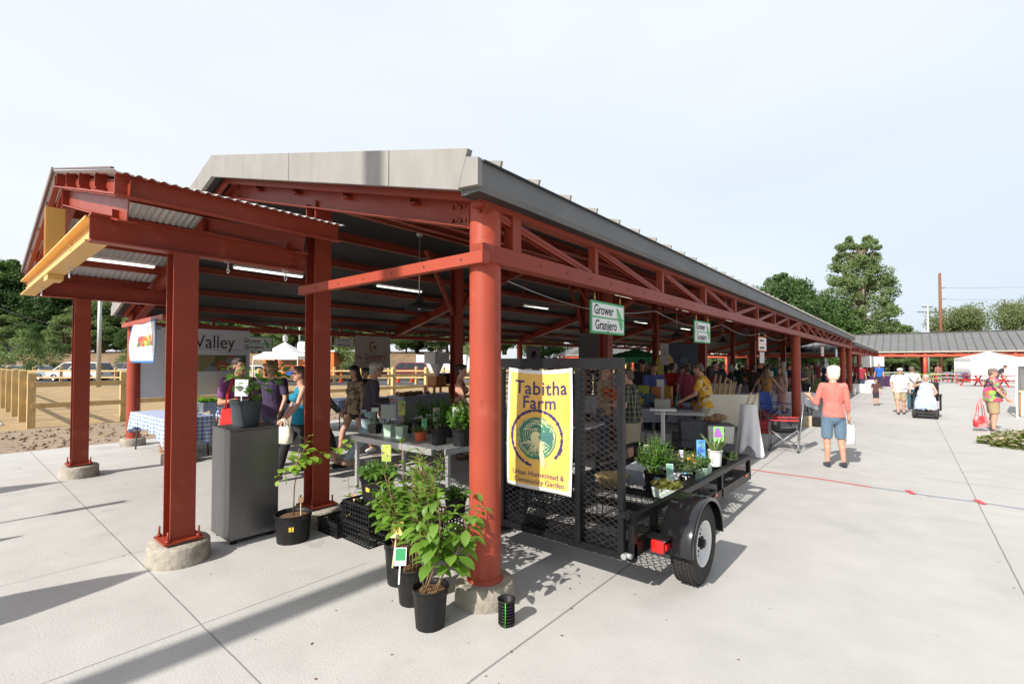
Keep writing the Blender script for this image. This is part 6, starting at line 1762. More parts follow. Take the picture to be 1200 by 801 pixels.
g = MB(); vs, fs = text_geo('The', .17, offset=.003); g.add([fn(.10+v[0]*.78/Wd_, .345+v[1]/Hg_, .006) for v in vs], fs); g.build('lettering', MAR, t)
g = MB(); V = []
for k in range(25):
    a = R_(55)+R_(250)*k/24; w_ = .055*math.sin(PI*min(1, .12+k/24*.9))
    for r in (.155, .155-w_): V.append(fn(.50+r*math.cos(a)*.85/Wd_, .68+r*math.sin(a)/Hg_, .006))
g.add(V, [(2*i, 2*i+1, 2*i+3, 2*i+2) for i in range(24)])
g.add([fn(.49+a/Wd_, .67+b/Hg_, .006) for a, b in ((0, .03), (.14, .03), (.12, -.06), (.03, -.06))], [(0,3,2,1)]); g.build('emblem', MAR, t)
scribble_rows(t, lambda a, b: fn(.5+a, .22+b, .006), [(-.2, .25, 0, .04)], MAR)
# big valley poster
t, fn = cloth_banner('valley_poster', 'large white poster reading Valley over a picture of river rafts on the west side', -12.44, 2.62, 4.86, .98, 2.50, mat('poster_grey_white', (.62,.62,.64), .6), cat='poster', wave=.008)
g = MB(); vs, fs = text_geo('Valley', .44); g.add([fn(.66+v[0]*.80/2.24, .80+v[1]/1.52, .006) for v in vs], fs); g.build('lettering', INK, t)
g = MB(); V = [fn(.30+.66*i/12, b, .006) for i in range(13) for b in (.36, .60)]; g.add(V, [(2*i, 2*i+2, 2*i+3, 2*i+1) for i in range(12)]); g.build('picture', pattern('river_picture', [(.12,.16,.06),(.25,.22,.10),(.32,.12,.06),(.10,.14,.16),(.22,.26,.28),(.06,.20,.20),(.35,.08,.06),(.14,.12,.05)], 5), t)
for (b0, b1) in ((.60, .605), (.69, .694)):
    g = MB(); V = [fn(.30+.68*i/12, b, .0065) for i in range(13) for b in (b0, b1)]; g.add(V, [(2*i, 2*i+2, 2*i+3, 2*i+1) for i in range(12)]); g.build('rule', INK, t)
# blue bordered poster on the west tie beam
t, fn = cloth_banner('hanging_poster', 'white poster with blue border and produce photo hung from the west tie beam', 2.40, -11.75, -10.05, 1.73, 2.50, mat('poster_blue', (.03,.16,.38), .6), cat='poster', wave=.05, axis='y')
g = MB(); V = [fn(.05+.90*i/16, .05+.90*j/16, .004) for i in range(17) for j in range(17)]; g.add(V, [(i*17+j, (i+1)*17+j, (i+1)*17+j+1, i*17+j+1) for i in range(16) for j in range(16)], 0, True); g.build('paper', WHT, t)
g = MB(); V = [fn(.30+.50*i/8, .38+.26*j/8+.03*i/8, .008) for i in range(9) for j in range(9)]; g.add(V, [(i*9+j, (i+1)*9+j, (i+1)*9+j+1, i*9+j+1) for i in range(8) for j in range(8)], 0, True); g.build('picture', pattern('produce_picture', [(.55,.15,.04),(.10,.30,.06),(.55,.40,.10),(.05,.10,.12),(.5,.06,.08),(.6,.5,.35)], 9), t)
scribble_rows(t, lambda a, b: fn(.5+a, .5+b, .008), [(-.28, .30, .33, .035), (-.25, .28, .26, .035), (-.2, .22, .21, .03), (-.16, .2, -.24, .02), (-.1, .12, -.36, .02)], paint((.35,.35,.38)))
# small horse poster at right and others in the shade
t, fn = cloth_banner('grey_banner', 'dim grey banner hung on the west truss right of the column', -12.42, 15.9, 16.9, 1.55, 2.42, mat('dim_banner', (.30,.29,.30), .8), wave=.01)
g = MB(); V = [fn(.35+.05*math.sin(k*1.4)+.3*k/10, .3+.45*abs(math.sin(k*.9)), .006) for k in range(11)]; g.tube(V, .03, 5); g.build('emblem', INK, t)
t, fn = cloth_banner('grey_banner', 'large dark grey banner hung above the gate between interior posts', -7.0, 11.3, 12.9, 1.55, 2.55, mat('dark_grey_banner', (.10,.095,.095), .85), wave=.02)
t, fn = cloth_banner('grey_banner', 'small pale banner with a faint picture hanging behind the crowd by the trailer gate', -5.6, 13.6, 14.25, 1.65, 2.3, mat('pale_dim_banner', (.34,.30,.27), .8), wave=.01)
scribble_rows(t, lambda a, b: fn(.5+a, .5+b, .006), [(-.3, .3, .2, .06), (-.2, .25, 0, .2)], paint((.1,.07,.06)))
p = W(779, 15.0)
t = thing('round_sign', 'yellow oval sign with a dark figure standing in the shade of the hall', 'sign', (p.x, p.y, 1.3)); g = MB(); V = [Vector((p.x+.29*math.cos(a)*RT.x, p.y+.29*math.cos(a)*RT.y, 1.62+.42*math.sin(a))) for a in [2*PI*k/32 for k in range(32)]]; V += [v+Vector((FW.x*.02, FW.y*.02, 0)) for v in V]
g.add(V, [tuple(range(32)), tuple(reversed(range(32, 64)))]+[(i, i+32, (i+1) % 32+32, (i+1) % 32) for i in range(32)]); g.build('board', paint((.5,.38,.03)), t)
g = MB(); g.ell((p.x-FW.x*.012, p.y-FW.y*.012, 1.62), (.13, .012, .24)); g.ell((p.x-FW.x*.012, p.y-FW.y*.012, 1.82), (.06, .012, .08)); g.build('figure', INK, t)
g = MB(); g.cyl((p.x, p.y, 0), (p.x, p.y, 1.22), .015); g.build('stand', BLKP, t)
p = W(801, 20)
t = thing('blue_banner', 'tall dark blue banner with a pale round motif deep in the hall', 'banner', (p.x, p.y, 1.2)); g = MB(); g.box((p.x, p.y, 1.85), (1.6, .01, 1.3), rz=YAW); g.build('sheet', paint((.01,.022,.07)), t)
g = MB(); g.ell((p.x-FW.x*.02, p.y-FW.y*.02, 1.85), (.2, .012, .2), rot=Matrix.Rotation(YAW, 3, 'Z')); g.build('motif', paint((.08,.11,.16)), t)
# lamps
pl = thing('pendant_lamp', 'dark metal dome pendant lamp hanging from the roof near the gable', 'lamp', (-7.05, 5.75, 2.72))
g = MB(); g.cyl((-7.05, 5.75, 2.98), (-7.05, 5.75, 4.12), .012); g.build('rod', GALV, pl)
g = MB(); g.cyl((-7.05, 5.75, 4.12), (-7.05, 5.75, 4.24), .06); g.build('canopy_mount', GALV, pl)
g = MB(); g.lathe([(.275, 0), (.272, .02), (.22, .075), (.12, .13), (.065, .17), (.05, .25), (.03, .28), (.03, .26), (.055, .15), (.11, .115), (.21, .06), (.262, .012), (.27, 0)], (-7.05, 5.75, 2.72), n=32); g.build('lamp_shade', mat('dark_shade', (.05,.05,.055), .4), pl)
g = MB(); g.ell((-7.05, 5.75, 2.79), (.05, .05, .06)); g.build('bulb', WHT, pl)
for i, y in enumerate((12.3, 18.8, 25.)):
    dup(pl, (-7.05, y, 2.72), label=['second dome pendant lamp along the ridge of the hall', 'third dome pendant lamp along the ridge of the hall', 'farthest dome pendant lamp along the ridge of the hall'][i], group='dome pendant lamps')
pl['group'] = 'dome pendant lamps'
ft = thing('tube_light', 'lit fluorescent tube light under the canopy nearest the left column', 'light', (0, 0, 0), 0, 'lit fluorescent tube lights')
g = MB(); g.box((0, 0, .03), (.10, 1.22, .035)); g.build('housing', WHT, ft, world=False)
for s_ in (-1, 1):
    g = MB(); g.cyl((s_*.028, -.6, 0), (s_*.028, .6, 0), .016, n=10); g.build('tube', TUBE, ft, world=False)
LT = [(-9.0, 1.5, 3.22, None), (-9.0, 3.85, 3.39, 'lit tube light between the left red posts, seen right of the front post'), (-8.9, 6.7, 3.41, 'lit tube light just left of the dome pendant lamp'), (-8.9, 11.9, 3.45, 'lit tube light above the trailer gate, left of the nearest sign'),
      (-5.4, 6.9, 3.42, 'lit tube light behind the first panel of the near truss'), (-8.9, 15.2, 3.45, 'lit tube light right of the nearest Grower sign'), (-6.2, 12.6, 3.62, 'lit tube light between the two Grower signs, upper one'), (-8.9, 19.5, 3.45, 'lit tube light left of the second Grower sign'),
      (-6.2, 17.2, 3.62, 'lit tube light over the man in the yellow shirt'), (-8.9, 25, 3.45, 'lit tube light deep in the hall beside the orange sign'), (-6.2, 23, 3.62, 'lit tube light deep in the hall over the crowd')]
for i, (x, y, z, lab) in enumerate(LT):
    if i == 0: ft.location = (x, y, z)
    else: dup(ft, (x, y, z), label=lab)
cab = thing('electrical_box', 'grey conduit box on the west truss beside the column', 'box', (-11.5, 2.7, 2.3)); g = MB(); g.bx(-11.4, -11.0, 2.6, 2.7, 2.36, 2.44); g.build('case', GALV, cab)

# ---------------------------------------------------------------- stall furniture
def table(label, c, w, d, h=.74, rz=0, cloth=None, drop=.45, m=None, group=None, legs=True, clabel=None, ccat='tablecloth', cgroup=None):
    t = thing('folding_table', label, 'table', (c[0], c[1], 0), rz, group)
    g = MB(); g.box((0, 0, h-.02), (w, d, .035)); g.build('tabletop', m or mat('plastic_table', (.60,.60,.60), .5), t, bevel=.006, world=False)
    for sx in (-1, 1):
        for sy in (-1, 1):
            g = MB(); g.tube([(sx*(w/2-.2), sy*(d/2-.1), h-.04), (sx*(w/2-.13), sy*(d/2-.06), h*.5), (sx*(w/2-.10), sy*(d/2-.05), 0)], .014, 8); g.build('leg', mat('grey_leg', (.08,.08,.085), .4), t, world=False)
    if cloth is not None:
        g = MB(); V = []; UV = []
        nx, ny = 30, 14; dr = drop if isinstance(drop, (tuple, list)) else (drop,)*4   # -y, +x, +y, -x
        per = []
        # perimeter walk with drop rows
        W2, D2 = w/2+.012, d/2+.012
        pts_ = []
        N_ = 18
        for k in range(nx*2): pts_.append((-W2+2*W2*k/(nx*2), -D2, 0, -1, 0))
        for k in range(ny*2): pts_.append((W2, -D2+2*D2*k/(ny*2), 1, 0, 1))
        for k in range(nx*2): pts_.append((W2-2*W2*k/(nx*2), D2, 0, 1, 2))
        for k in range(ny*2): pts_.append((-W2, D2-2*D2*k/(ny*2), -1, 0, 3))
        n = len(pts_); rows = 7; seed = rng.uniform(0, 50); cum = [0]
        for k in range(1, n+1):
            a = pts_[k-1]; b = pts_[k % n]; cum.append(cum[-1]+math.hypot(a[0]-b[0], a[1]-b[1]))
        zt = h+.004
        for r in range(rows+1):
            f = r/rows
            for k in range(n+1):
                x, y, nx_, ny_, sd = pts_[k % n]
                near = min(abs(abs(x)-W2)+abs(abs(y)-D2), .3)
                dd = dr[sd]*(1+.12*math.sin(cum[k]*2.1+seed))*(1.0+.25*(1-near/.3))
                wv = (.028*math.sin(cum[k]*13+seed)+.018*math.sin(cum[k]*29+seed*2))*f+.05*f*(1-near/.3)
                V.append((x+nx_*wv+ (.03*f if nx_ else 0)*0, y+ny_*wv, zt-dd*f)); UV.append((cum[k] if sd in (0, 2) else cum[k]+.0, f*dd))
        F = [(r*(n+1)+k+1, r*(n+1)+k, (r+1)*(n+1)+k, (r+1)*(n+1)+k+1) for r in range(rows) for k in range(n)]
        o0 = len(V)
        V += [(-W2, -D2, zt), (W2, -D2, zt), (W2, D2, zt), (-W2, D2, zt)]; UV += [(0, 0), (2*W2, 0), (2*W2, -2*D2), (0, -2*D2)]
        F.append((o0, o0+1, o0+2, o0+3))
        g.add(V, F, 0, True)
        me = g.mesh('tablecloth', cloth); uvl = me.uv_layers.new(name='UVMap')
        for lp_ in me.loops: uvl.data[lp_.index].uv = UV[lp_.vertex_index]
        o = bpy.data.objects.new('tablecloth', me); col.objects.link(o); o.location = (c[0], c[1], 0); o.rotation_euler = (0, 0, rz)
        tag(o, clabel or ('cloth over the '+label), ccat, cgroup)
    return t
GING = gingham('blue_gingham', (.68,.70,.76), (.08,.19,.52), .036)
GINGL = gingham('pale_gingham', (.74,.75,.80), (.40,.48,.70), .03)
table('folding table at the left end of the west row beneath the near gingham cloth', (-11.0, 2.88), 1.95, .78, rz=.03, cloth=GING, drop=(.30, .42, .3, .32), clabel='blue and white gingham tablecloth on the leftmost table beside the front post')
table('folding table behind the man in purple beneath a gingham cloth', (-11.75, 5.05), .76, 2.2, cloth=GING, drop=(.2, .26, .2, .2), clabel='blue gingham cloth on the table behind the curly haired person')
table('folding table behind the young woman with black hair under a gingham cloth', (-11.8, 7.45), .76, 1.5, cloth=GING, drop=(.2, .28, .2, .2), clabel='blue gingham cloth on the table behind the long haired young woman')
table('table right of the gingham ones under a plain grey cloth by the grainery banner', (-11.5, 9.6), .8, 2.2, cloth=LAV, drop=.6, clabel='grey lavender cloth on the grainery stall table')
table('low folding table under the lettuce trays at the left', (-12.2, 3.95), .7, .8, h=.85, cloth=GINGL, drop=.2, clabel='pale gingham cloth on the small raised table by the wooden crate')
# produce on tables
def leafpile(label, loc, w, d, h, lm, n=120, L=.06, cat='produce'):
    g = MB()
    for q in range(n):
        a = rng.uniform(-w/2, w/2); b = rng.uniform(-d/2, d/2); hh = h*(1-(2*a/w)**2*.5)*(1-(2*b/d)**2*.5)*rng.uniform(.4, 1)
        an = rng.uniform(0, 2*PI); leaf(g, (a, b, hh), (math.cos(an), math.sin(an), rng.uniform(.1, .9)), L, L*.6, .5)
    g.ell((0, 0, h*.25), (w*.42, d*.42, h*.3))
    o = g.build('greens', lm); o.location = loc; tag(o, label, cat); return o
leafpile('pile of green seedlings on the front gingham table', (-10.45, 2.95, .75), .5, .34, .12, LEAF2)
g = MB()
for k in range(4): g.box((-.2+.14*k, .02*(k % 2), .04), (.12, .12, .08), rz=.2*k)
o = g.build('seedling_cartons', PALEW); o.location = (-10.45, 2.86, .755); tag(o, 'row of small tan seedling cartons on the front gingham table', 'carton')
o = (lambda g: (g.lathe([(.0,.0),(.22,0),(.27,.09),(.265,.095),(.2,.01)]), g)[1])(MB()).build('plastic_tub', mat('clear_tub', (.5,.5,.55), .3)); o.location = (-11.15, 3.08, .755); tag(o, 'shallow clear plastic tub on the front gingham table', 'tub')
leafpile('spread of green chard leaves on the raised pale gingham table', (-12.0, 3.85, .86), .5, .6, .08, leafmat('chard', (.16,.34,.05), (.24,.44,.08)), 150, .10)
leafpile('dark bundled kale heaped on the gingham table behind the curly haired person', (-11.7, 5.6, .75), .5, .9, .28, leafmat('kale', (.015,.035,.02), (.03,.06,.035)), 260, .09)
leafpile('second heap of dark kale beside the green storage bin', (-11.7, 4.75, .75), .45, .5, .30, leafmat('kale', (0,0,0), (0,0,0)), 160, .09)
tote('storage_bin', 'small dark green bin with a lid on the west gingham table', (-11.85, 5.1, .75), .3, .3, .22, paint((.01,.10,.06)), paint((.01,.12,.08)), .2, ribs=False)
# wooden crates
def slat_crate(label, loc, w, d, h, rz=0, m=WOOD2, n=4, nm='wooden_crate'):
    t = thing(nm, label, 'crate', loc, rz)
    g = MB()
    for k in range(n):
        z = h*(k+.5)/n
        for s_ in (-1, 1): g.box((0, s_*d/2, z), (w, .012, h/n*.72)); g.box((s_*w/2, 0, z), (.012, d-.03, h/n*.72))
    g.box((0, 0, .008), (w-.03, d-.03, .012)); g.build('slats', m, t, world=False)
    g = MB()
    for a in (-1, 1):
        for b in (-1, 1): g.box((a*(w/2-.022), b*(d/2-.022), h/2), (.022, .022, h))
    g.build('corner_posts', m, t, world=False); return t
slat_crate('low brown wooden crate of bread on the ground under the front gingham table', (-10.75, 2.88, 0), .58, .34, .20)
g = MB()
for k in range(5): g.ell((-.2+.1*k, rng.uniform(-.05,.05), .20), (.09, .10, .055))
o = g.build('bread_loaves', mat('bread', (.55,.36,.18), .8, (.4,.22,.1), 12)); o.location = (-10.75, 2.88, 0); tag(o, 'pale bread loaves heaped in the low crate under the gingham table', 'bread')
slat_crate('tall orange wooden slatted crate stand behind the front gingham table', (-12.1, 4.45, .86), .5, .45, .42, m=OWOOD, n=4)
leafpile('dark leafy bunches on top of the orange crate stand', (-12.1, 4.45, 1.28), .6, .5, .10, leafmat('dark_bunch', (.03,.04,.025), (.06,.07,.04)), 80, .09)
bk = thing('bucket', 'translucent white bucket on the ground at the right end of the gingham table', 'bucket', (-9.75, 3.35, 0)); g = MB(); g.lathe([(0, 0), (.14, 0), (.17, .34), (.18, .345), (.175, .36), (.16, .36), (.15, .1)], bk.location); g.build('pail', mat('milky_plastic', (.45,.45,.47), .4), bk)
# grainery mill: wooden machine on a stool
ml = thing('grain_mill', 'small wooden grain mill with a white hopper standing on the grainery table', 'mill', (-11.5, 10.1, .75))
g = MB(); g.box((-11.5, 10.1, 1.14), (.42, .42, .30)); g.build('mill_case', OWOOD, ml, bevel=.01)
for a in (-.22, .22):
    for b in (-.3, .35): g = MB(); g.bx(-11.5+a-.03, -11.5+a+.03, 10.1+b-.03, 10.1+b+.03, .75, .98); g.build('leg', OWOOD, ml)
g = MB(); g.bx(-11.78, -11.2, 9.75, 10.55, .95, .985); g.build('shelf', OWOOD, ml)
g = MB(); (g.box((-11.5, 10.1, 1.86), (.5, .62, .34)), g.lathe([(.06, 1.29), (.30, 1.70)], (-11.5, 10.1, 0), n=4)); g.build('hopper', WHT, ml)
g = MB(); g.box((-11.5, 10.42, 1.20), (.3, .22, .34)); g.build('motor', BLKP, ml)
for i, (y, h_, c) in enumerate(((8.8, .12, 'dark loaf bags'), (9.3, .10, 'brown bread boxes'))):
    g = MB()
    for k in range(7): g.ell((-11.45+rng.uniform(-.2,.2), y-.3+.1*k, .80), (.10, .07, h_*.6))
    tag(g.build('bread_bags', WOOD2), 'row of %s on the lavender covered table %s' % (c, ['by the grey haired man', 'left of the grain mill'][i]), 'bread')

# stalls to the right, past the trailer
WT = mat('white_table', (.66,.66,.66), .5)
table('white plastic table of goods seen through the mesh gate', (-4.55, 6.6), 1.5, .7, rz=.15, m=WT)
for k, (dx, c, lab) in enumerate(((-.45, (.5,.48,.45), 'stack of white boxes at the left of the white table behind the mesh gate'), (.05, (.45,.3,.2), 'tan carton in the middle of the white table behind the mesh gate'), (.45, (.5,.04,.2), 'magenta bottle box at the right of the white table behind the mesh gate'))):
    g = MB(); g.box((0, 0, .12 if k < 2 else .08), (.28, .24, .24) if k < 2 else (.10, .10, .16)); 
    if k == 0: g.box((0, 0, .33), (.26, .22, .16))
    o = g.build('carton', paint(c), bevel=.006); o.location = (-4.55+dx, 6.55, .742); o.rotation_euler = (0, 0, .2); tag(o, lab, 'box')
table('table with a pale lavender cloth and books behind the trailer', (-4.25, 10.05), 1.9, .8, rz=.28, cloth=mat('lav2', (.40,.42,.50), .9, (.34,.36,.44), 5), drop=(.30, .30, .3, .3), clabel='pale lavender cloth hanging over the book stall table')
def jumble(label_fn, c, w, d, z, items, rz=0.0):
    for i, (a, b, sh, sz, colr, lab) in enumerate(items):
        g = MB(); p = Vector((a*w/2, b*d/2, 0)); p.rotate(Euler((0, 0, rz)))
        if sh == 'box': g.box((0, 0, sz[2]/2), sz, rz=rng.uniform(-.3, .3))
        elif sh == 'bottle': g.lathe([(0, 0), (sz[0], 0), (sz[0], sz[2]*.6), (sz[0]*.4, sz[2]*.78), (sz[0]*.35, sz[2]), (0, sz[2])], n=14)
        elif sh == 'frame': g.box((0, 0, sz[2]/2), (sz[0], .02, sz[2]), rz=.4)
        elif sh == 'bowl': g.lathe([(0, 0), (sz[0]*.5, 0), (sz[0], sz[2]), (sz[0]*.94, sz[2]), (sz[0]*.45, .012)], n=18)
        o = g.build(lab.split('|')[0], paint(colr) if not isinstance(colr, bpy.types.Material) else colr); o.location = (c[0]+p.x, c[1]+p.y, z); tag(o, lab.split('|')[2], lab.split('|')[1], 'goods on the stall tables')
DK = mat('book_print', (.03,.03,.04), .6)
jumble(None, (-4.25, 10.05), 1.9, .8, .752, [
    (-.65, -.1, 'box', (.34,.3,.10), (.02,.02,.025), 'book_stack|book|low dark stack of books at the left of the lavender table'),
    (-.40, .3, 'frame', (.26,0,.30), pattern('sun_print', [(.45,.32,.05),(.04,.12,.22),(.5,.4,.1)], 14), 'picture_book|book|upright book with a yellow sun print on the lavender table'),
    (-.15, .3, 'frame', (.24,0,.28), (.04,.09,.15), 'picture_book|book|upright dark blue book beside the sun print book'),
    (-.3, .6, 'box', (.26,.05,.46), (.36,.40,.06), 'picture_book|book|tall lime green book at the back of the lavender table'),
    (-.02, .6, 'box', (.20,.05,.44), (.45,.14,.03), 'picture_book|book|tall orange book at the back of the lavender table'),
    (.08, .65, 'frame', (.16,0,.60), (.62,.62,.64), 'price_card|card|white price card standing high behind the books'),
    (.26, .6, 'box', (.2,.05,.45), (.5,.25,.03), 'picture_book|book|amber book at the back right of the lavender table'),
    (.02, -.3, 'bowl', (.15,0,.10), (.015,.015,.02), 'bowl|bowl|black bowl in front of the upright books'),
    (.24, -.2, 'bottle', (.04,0,.30), (.25,.2,.03), 'bottle|bottle|olive bottle left of the three on the lavender table'),
    (.36, -.2, 'bottle', (.04,0,.28), (.45,.12,.03), 'bottle|bottle|orange bottle in the middle of the lavender table end'),
    (.46, -.1, 'bottle', (.038,0,.25), (.05,.25,.18), 'bottle|bottle|green bottle right of the orange bottle'),
    (.56, -.3, 'bottle', (.035,0,.20), (.4,.03,.03), 'bottle|bottle|short red bottle near the blue bag'),
    (.66, -.1, 'bowl', (.12,0,.12), (.25,.33,.42), 'bag|bag|pale blue striped bag on the lavender table'),
    (.85, .1, 'bowl', (.16,0,.12), (.5,.22,.02), 'bowl|bowl|orange bowl by the man in yellow')], .28)
table('white topped table in front of the man in the yellow shirt', (-3.45, 9.35), .9, .6, h=.76, rz=.3, m=WT)
slat_crate('grey wooden crate shelf under the lavender book table', (-4.05, 9.75, 0), 1.1, .45, .28, rz=.28, m=mat('grey_wood', (.22,.20,.19), .8), n=2)
for k, (x, y, lab) in enumerate(((-3.85, 9.28, 'white carton under the book table, nearest the grey bins'), (-4.35, 9.25, 'second white carton under the book table, left one'))):
    g = MB(); g.box((0, 0, .16), (.46, .34, .32)); g.box((0, 0, .325), (.48, .36, .012)); g.box((.1, -.172, .08), (.14, .004, .04), mi=1); o = g.build('carton', [paint((.44,.44,.44)), INK], bevel=.004); o.location = (x, y, 0); o.rotation_euler = (0, 0, .3); tag(o, lab, 'carton')
# white sign post with tray near the plaid man
sp_ = thing('sign_post', 'white post with a small white tray and paper in front of the plaid shirt man', 'post', (-3.15, 7.75, 0))
g = MB(); g.bx(-3.175, -3.125, 7.73, 7.77, 0, .92); g.build('post', WHT, sp_)
g = MB(); g.box((-3.15, 7.75, .95), (.42, .30, .03), rz=.4); g.build('tray', WHT, sp_)
g = MB(); g.box((-3.17, 7.78, 1.04), (.26, .03, .16), rz=.6); g.build('paper_bag', paint((.26,.25,.23)), sp_)
# grey storage bins, 2 x 2
GB = mat('grey_bin', (.085,.09,.10), .5, (.07,.075,.085), 6); WB = mat('white_bin', (.60,.60,.57), .45, (.5,.5,.48), 4)
tote('storage_bin', 'bottom left grey ribbed storage bin beyond the trailer', (-3.02, 8.78, 0), .46, .40, .34, GB, GB, .5, 'storage bins stacked past the trailer')
tote('storage_bin', 'top left grey ribbed storage bin with a white handle mark', (-3.02, 8.78, .345), .46, .40, .34, GB, GB, .5, 'storage bins stacked past the trailer', band=None)
tote('storage_bin', 'bottom right grey ribbed storage bin below the white one', (-2.58, 8.86, 0), .46, .40, .32, GB, GB, .5, 'storage bins stacked past the trailer')
tote('storage_bin', 'white storage bin with a grey lid and dark handle on top of the grey bin', (-2.58, 8.86, .325), .45, .38, .34, WB, GB, .5, 'storage bins stacked past the trailer', ribs=False, band=BLKP)
g = MB(); 
for q in range(10): g.ell((rng.uniform(-.13,.13), rng.uniform(-.08,.08), .06+rng.uniform(-.02,.04)), (.09, .08, .055))
o = g.build('burlap_bag', mat('burlap', (.30,.19,.10), .95, (.2,.12,.06), 30, bump=.6)); o.location = (-2.62, 8.84, .68); tag(o, 'crumpled brown burlap bag on the white storage bin', 'bag')
# canvas display and draped frame
t = thing('canvas_display', 'wide cream canvas board leaning behind the storage bins', 'display board', (-2.55, 9.9, 0)); g = MB()
g.box((-2.62, 9.85, .80), (.95, .03, .62), rz=.55); g.build('canvas', CREAM, t)
g = MB(); g.box((-2.95, 9.7, .35), (.04, .04, .7)); g.box((-2.28, 10.1, .35), (.04, .04, .7)); g.build('leg', PALEW, t)
t = thing('draped_frame', 'wooden frame draped with a long ragged white cloth standing by the pavement edge', 'draped frame', (-2.2, 9.5, 0))
g = MB(); n = 30; V = []
for r in range(9):
    f = r/8
    for i in range(n+1):
        a = 2*PI*i/n; rr = (.12+.07*f)*(1+.25*math.sin(a*6+f*2)*f); zz = .97-(.95-.22*abs(math.sin(a*1.5+.6))**3)*f
        V.append((-2.24+rr*math.cos(a)*1.1, 9.5+rr*math.sin(a)*.8, max(.01, zz)))
g.add(V, [(r*(n+1)+i, (r+1)*(n+1)+i, (r+1)*(n+1)+i+1, r*(n+1)+i+1) for r in range(8) for i in range(n)], 0, True); g.build('cloth', WCL, t)
for dx in (-.06, .04):
    g = MB(); g.beam((-2.24+dx, 9.5, .9), (-2.14+dx, 9.55, 1.18), .035, .02); g.build('slat', PALEW, t)
# camping chairs
def camp_chair(label, loc, rz, seatc, frame, group='folding camp chairs'):
    t = thing('camp_chair', label, 'chair', loc, rz, group)
    sm_ = dye(seatc); fm = mat('chair_frame', (.33,.33,.34), .35, metal=.5)
    g = MB(); n = 8
    V = [(-.26+.52*i/n, -.22+.44*j/n, .42-.05*math.sin(PI*i/n)-.03*math.sin(PI*j/n)) for i in range(n+1) for j in range(n+1)]
    V += [(v[0], v[1], v[2]-.012) for v in V]; q = (n+1)**2
    F = [(i*(n+1)+j, (i+1)*(n+1)+j, (i+1)*(n+1)+j+1, i*(n+1)+j+1) for i in range(n) for j in range(n)]
    g.add(V, F+[tuple(reversed([v+q for v in f])) for f in F], 0, True); g.build('seat', BLKP if seatc[0] > .3 else sm_, t, world=False)
    g = MB(); V = [(-.27+.54*i/n, -.24-.10*j/n+.04*math.sin(PI*i/n)*-1, .42+.48*j/n) for i in range(n+1) for j in range(n+1)]; V += [(v[0], v[1]-.014, v[2]) for v in V]
    g.add(V, F+[tuple(reversed([v+q for v in f])) for f in F], 0, True); g.build('backrest', dye((.04,.04,.045)) if seatc[0] > .3 else sm_, t, world=False)
    for s_ in (-1, 1):
        g = MB(); g.beam((s_*.29, -.26, .62), (s_*.29, .24, .60), .055, .02); g.build('armrest', sm_, t, world=False)
        for a, b in (((s_*.29, .24, 0), (s_*.29, .24, .60)), ((s_*.28, -.25, 0), (s_*.28, -.34, .92)), ((s_*.29, .24, .02), (-s_*.28, .24, .42)), ((s_*.28, -.25, .02), (-s_*.28, -.25, .42)), ((s_*.29, .24, .02), (s_*.28, -.25, .44)), ((s_*.28, -.25, .02), (s_*.29, .24, .44))):
            g = MB(); g.cyl(a, b, .010, n=8); g.build('strut', fm, t, world=False)
        for y in (.24, -.25): g = MB(); g.cyl((s_*.285, y, 0), (s_*.285, y, .02), .02, n=8); g.build('foot', BLKP, t, world=False)
    if seatc[0] > .3:
        g = MB(); g.lathe([(0,.44),(.07,.44),(.08,.60),(.072,.6)], (-.29, .12, .0)); g.build('cup_holder', BLKP, t, world=False)
    return t
camp_chair('black and red folding camp chair in the open beside the second red column', (-1.90, 10.75, 0), 1.72, (.55,.03,.04), None)
camp_chair('navy blue folding camp chair behind the woman in coral', (-2.75, 14.6, 0), -1.9, (.02,.05,.25), None)
camp_chair('tan folding camp chair in the shade behind the black and red one', (-3.3, 13.3, 0), 1.5, (.28,.22,.16), None)
g = MB(); g.box((-2.1, 15.05, .14), (.26, .22, .28)); o = g.build('cooler_box', paint((.5,.42,.28)), bevel=.01); tag(o, 'tan box on the ground at the foot of the second column', 'box')
g = MB(); g.box((-1.85, 15.15, .13), (.22, .2, .26)); o = g.build('speaker_box', BLKP, bevel=.01); tag(o, 'black box beside the tan box at the second column', 'box')
# more stalls to the back
table('table under a lavender cloth where the girl in the caramel top stands', (-3.75, 16.7), 1.9, .8, rz=.5, cloth=LAV, drop=.4, clabel='lavender cloth on the far stall left of the girl in caramel')
table('table right of the girl in caramel under a white cloth', (-2.9, 17.9), 1.2, .7, rz=.3, cloth=WCL, drop=.45, clabel='white cloth on the far stall right of the girl in caramel')
slat_crate('tilted pale wooden crate with tall slats on the stall beyond the man in yellow', (-3.7, 12.9, .75), .6, .4, .5, rz=.4, m=PALEW, n=1)
t = thing('slat_rack', 'pale wooden display rack of upright slats leaning in the shade beyond the man in yellow', 'rack', (-3.5, 12.4, .75))
for k in range(6): g = MB(); g.beam((-3.75+.1*k, 12.3+.06*k, .76), (-3.68+.1*k, 12.45+.06*k, 1.45-.05*k), .05, .015); g.build('slat', PALEW, t)
table('brown table under the pale slat rack beyond the man in yellow', (-3.6, 12.6), 1.4, .8, rz=.4, m=WOOD2)
slat_crate('red crate of jars on the ground behind the draped frame', (-2.75, 13.0, 0), .5, .35, .30, rz=.3, m=paint((.4,.03,.03)), n=3)
slat_crate('second red crate beside the first under the far lavender table', (-3.3, 15.9, 0), .6, .4, .30, rz=.3, m=paint((.4,.03,.03)), n=3)
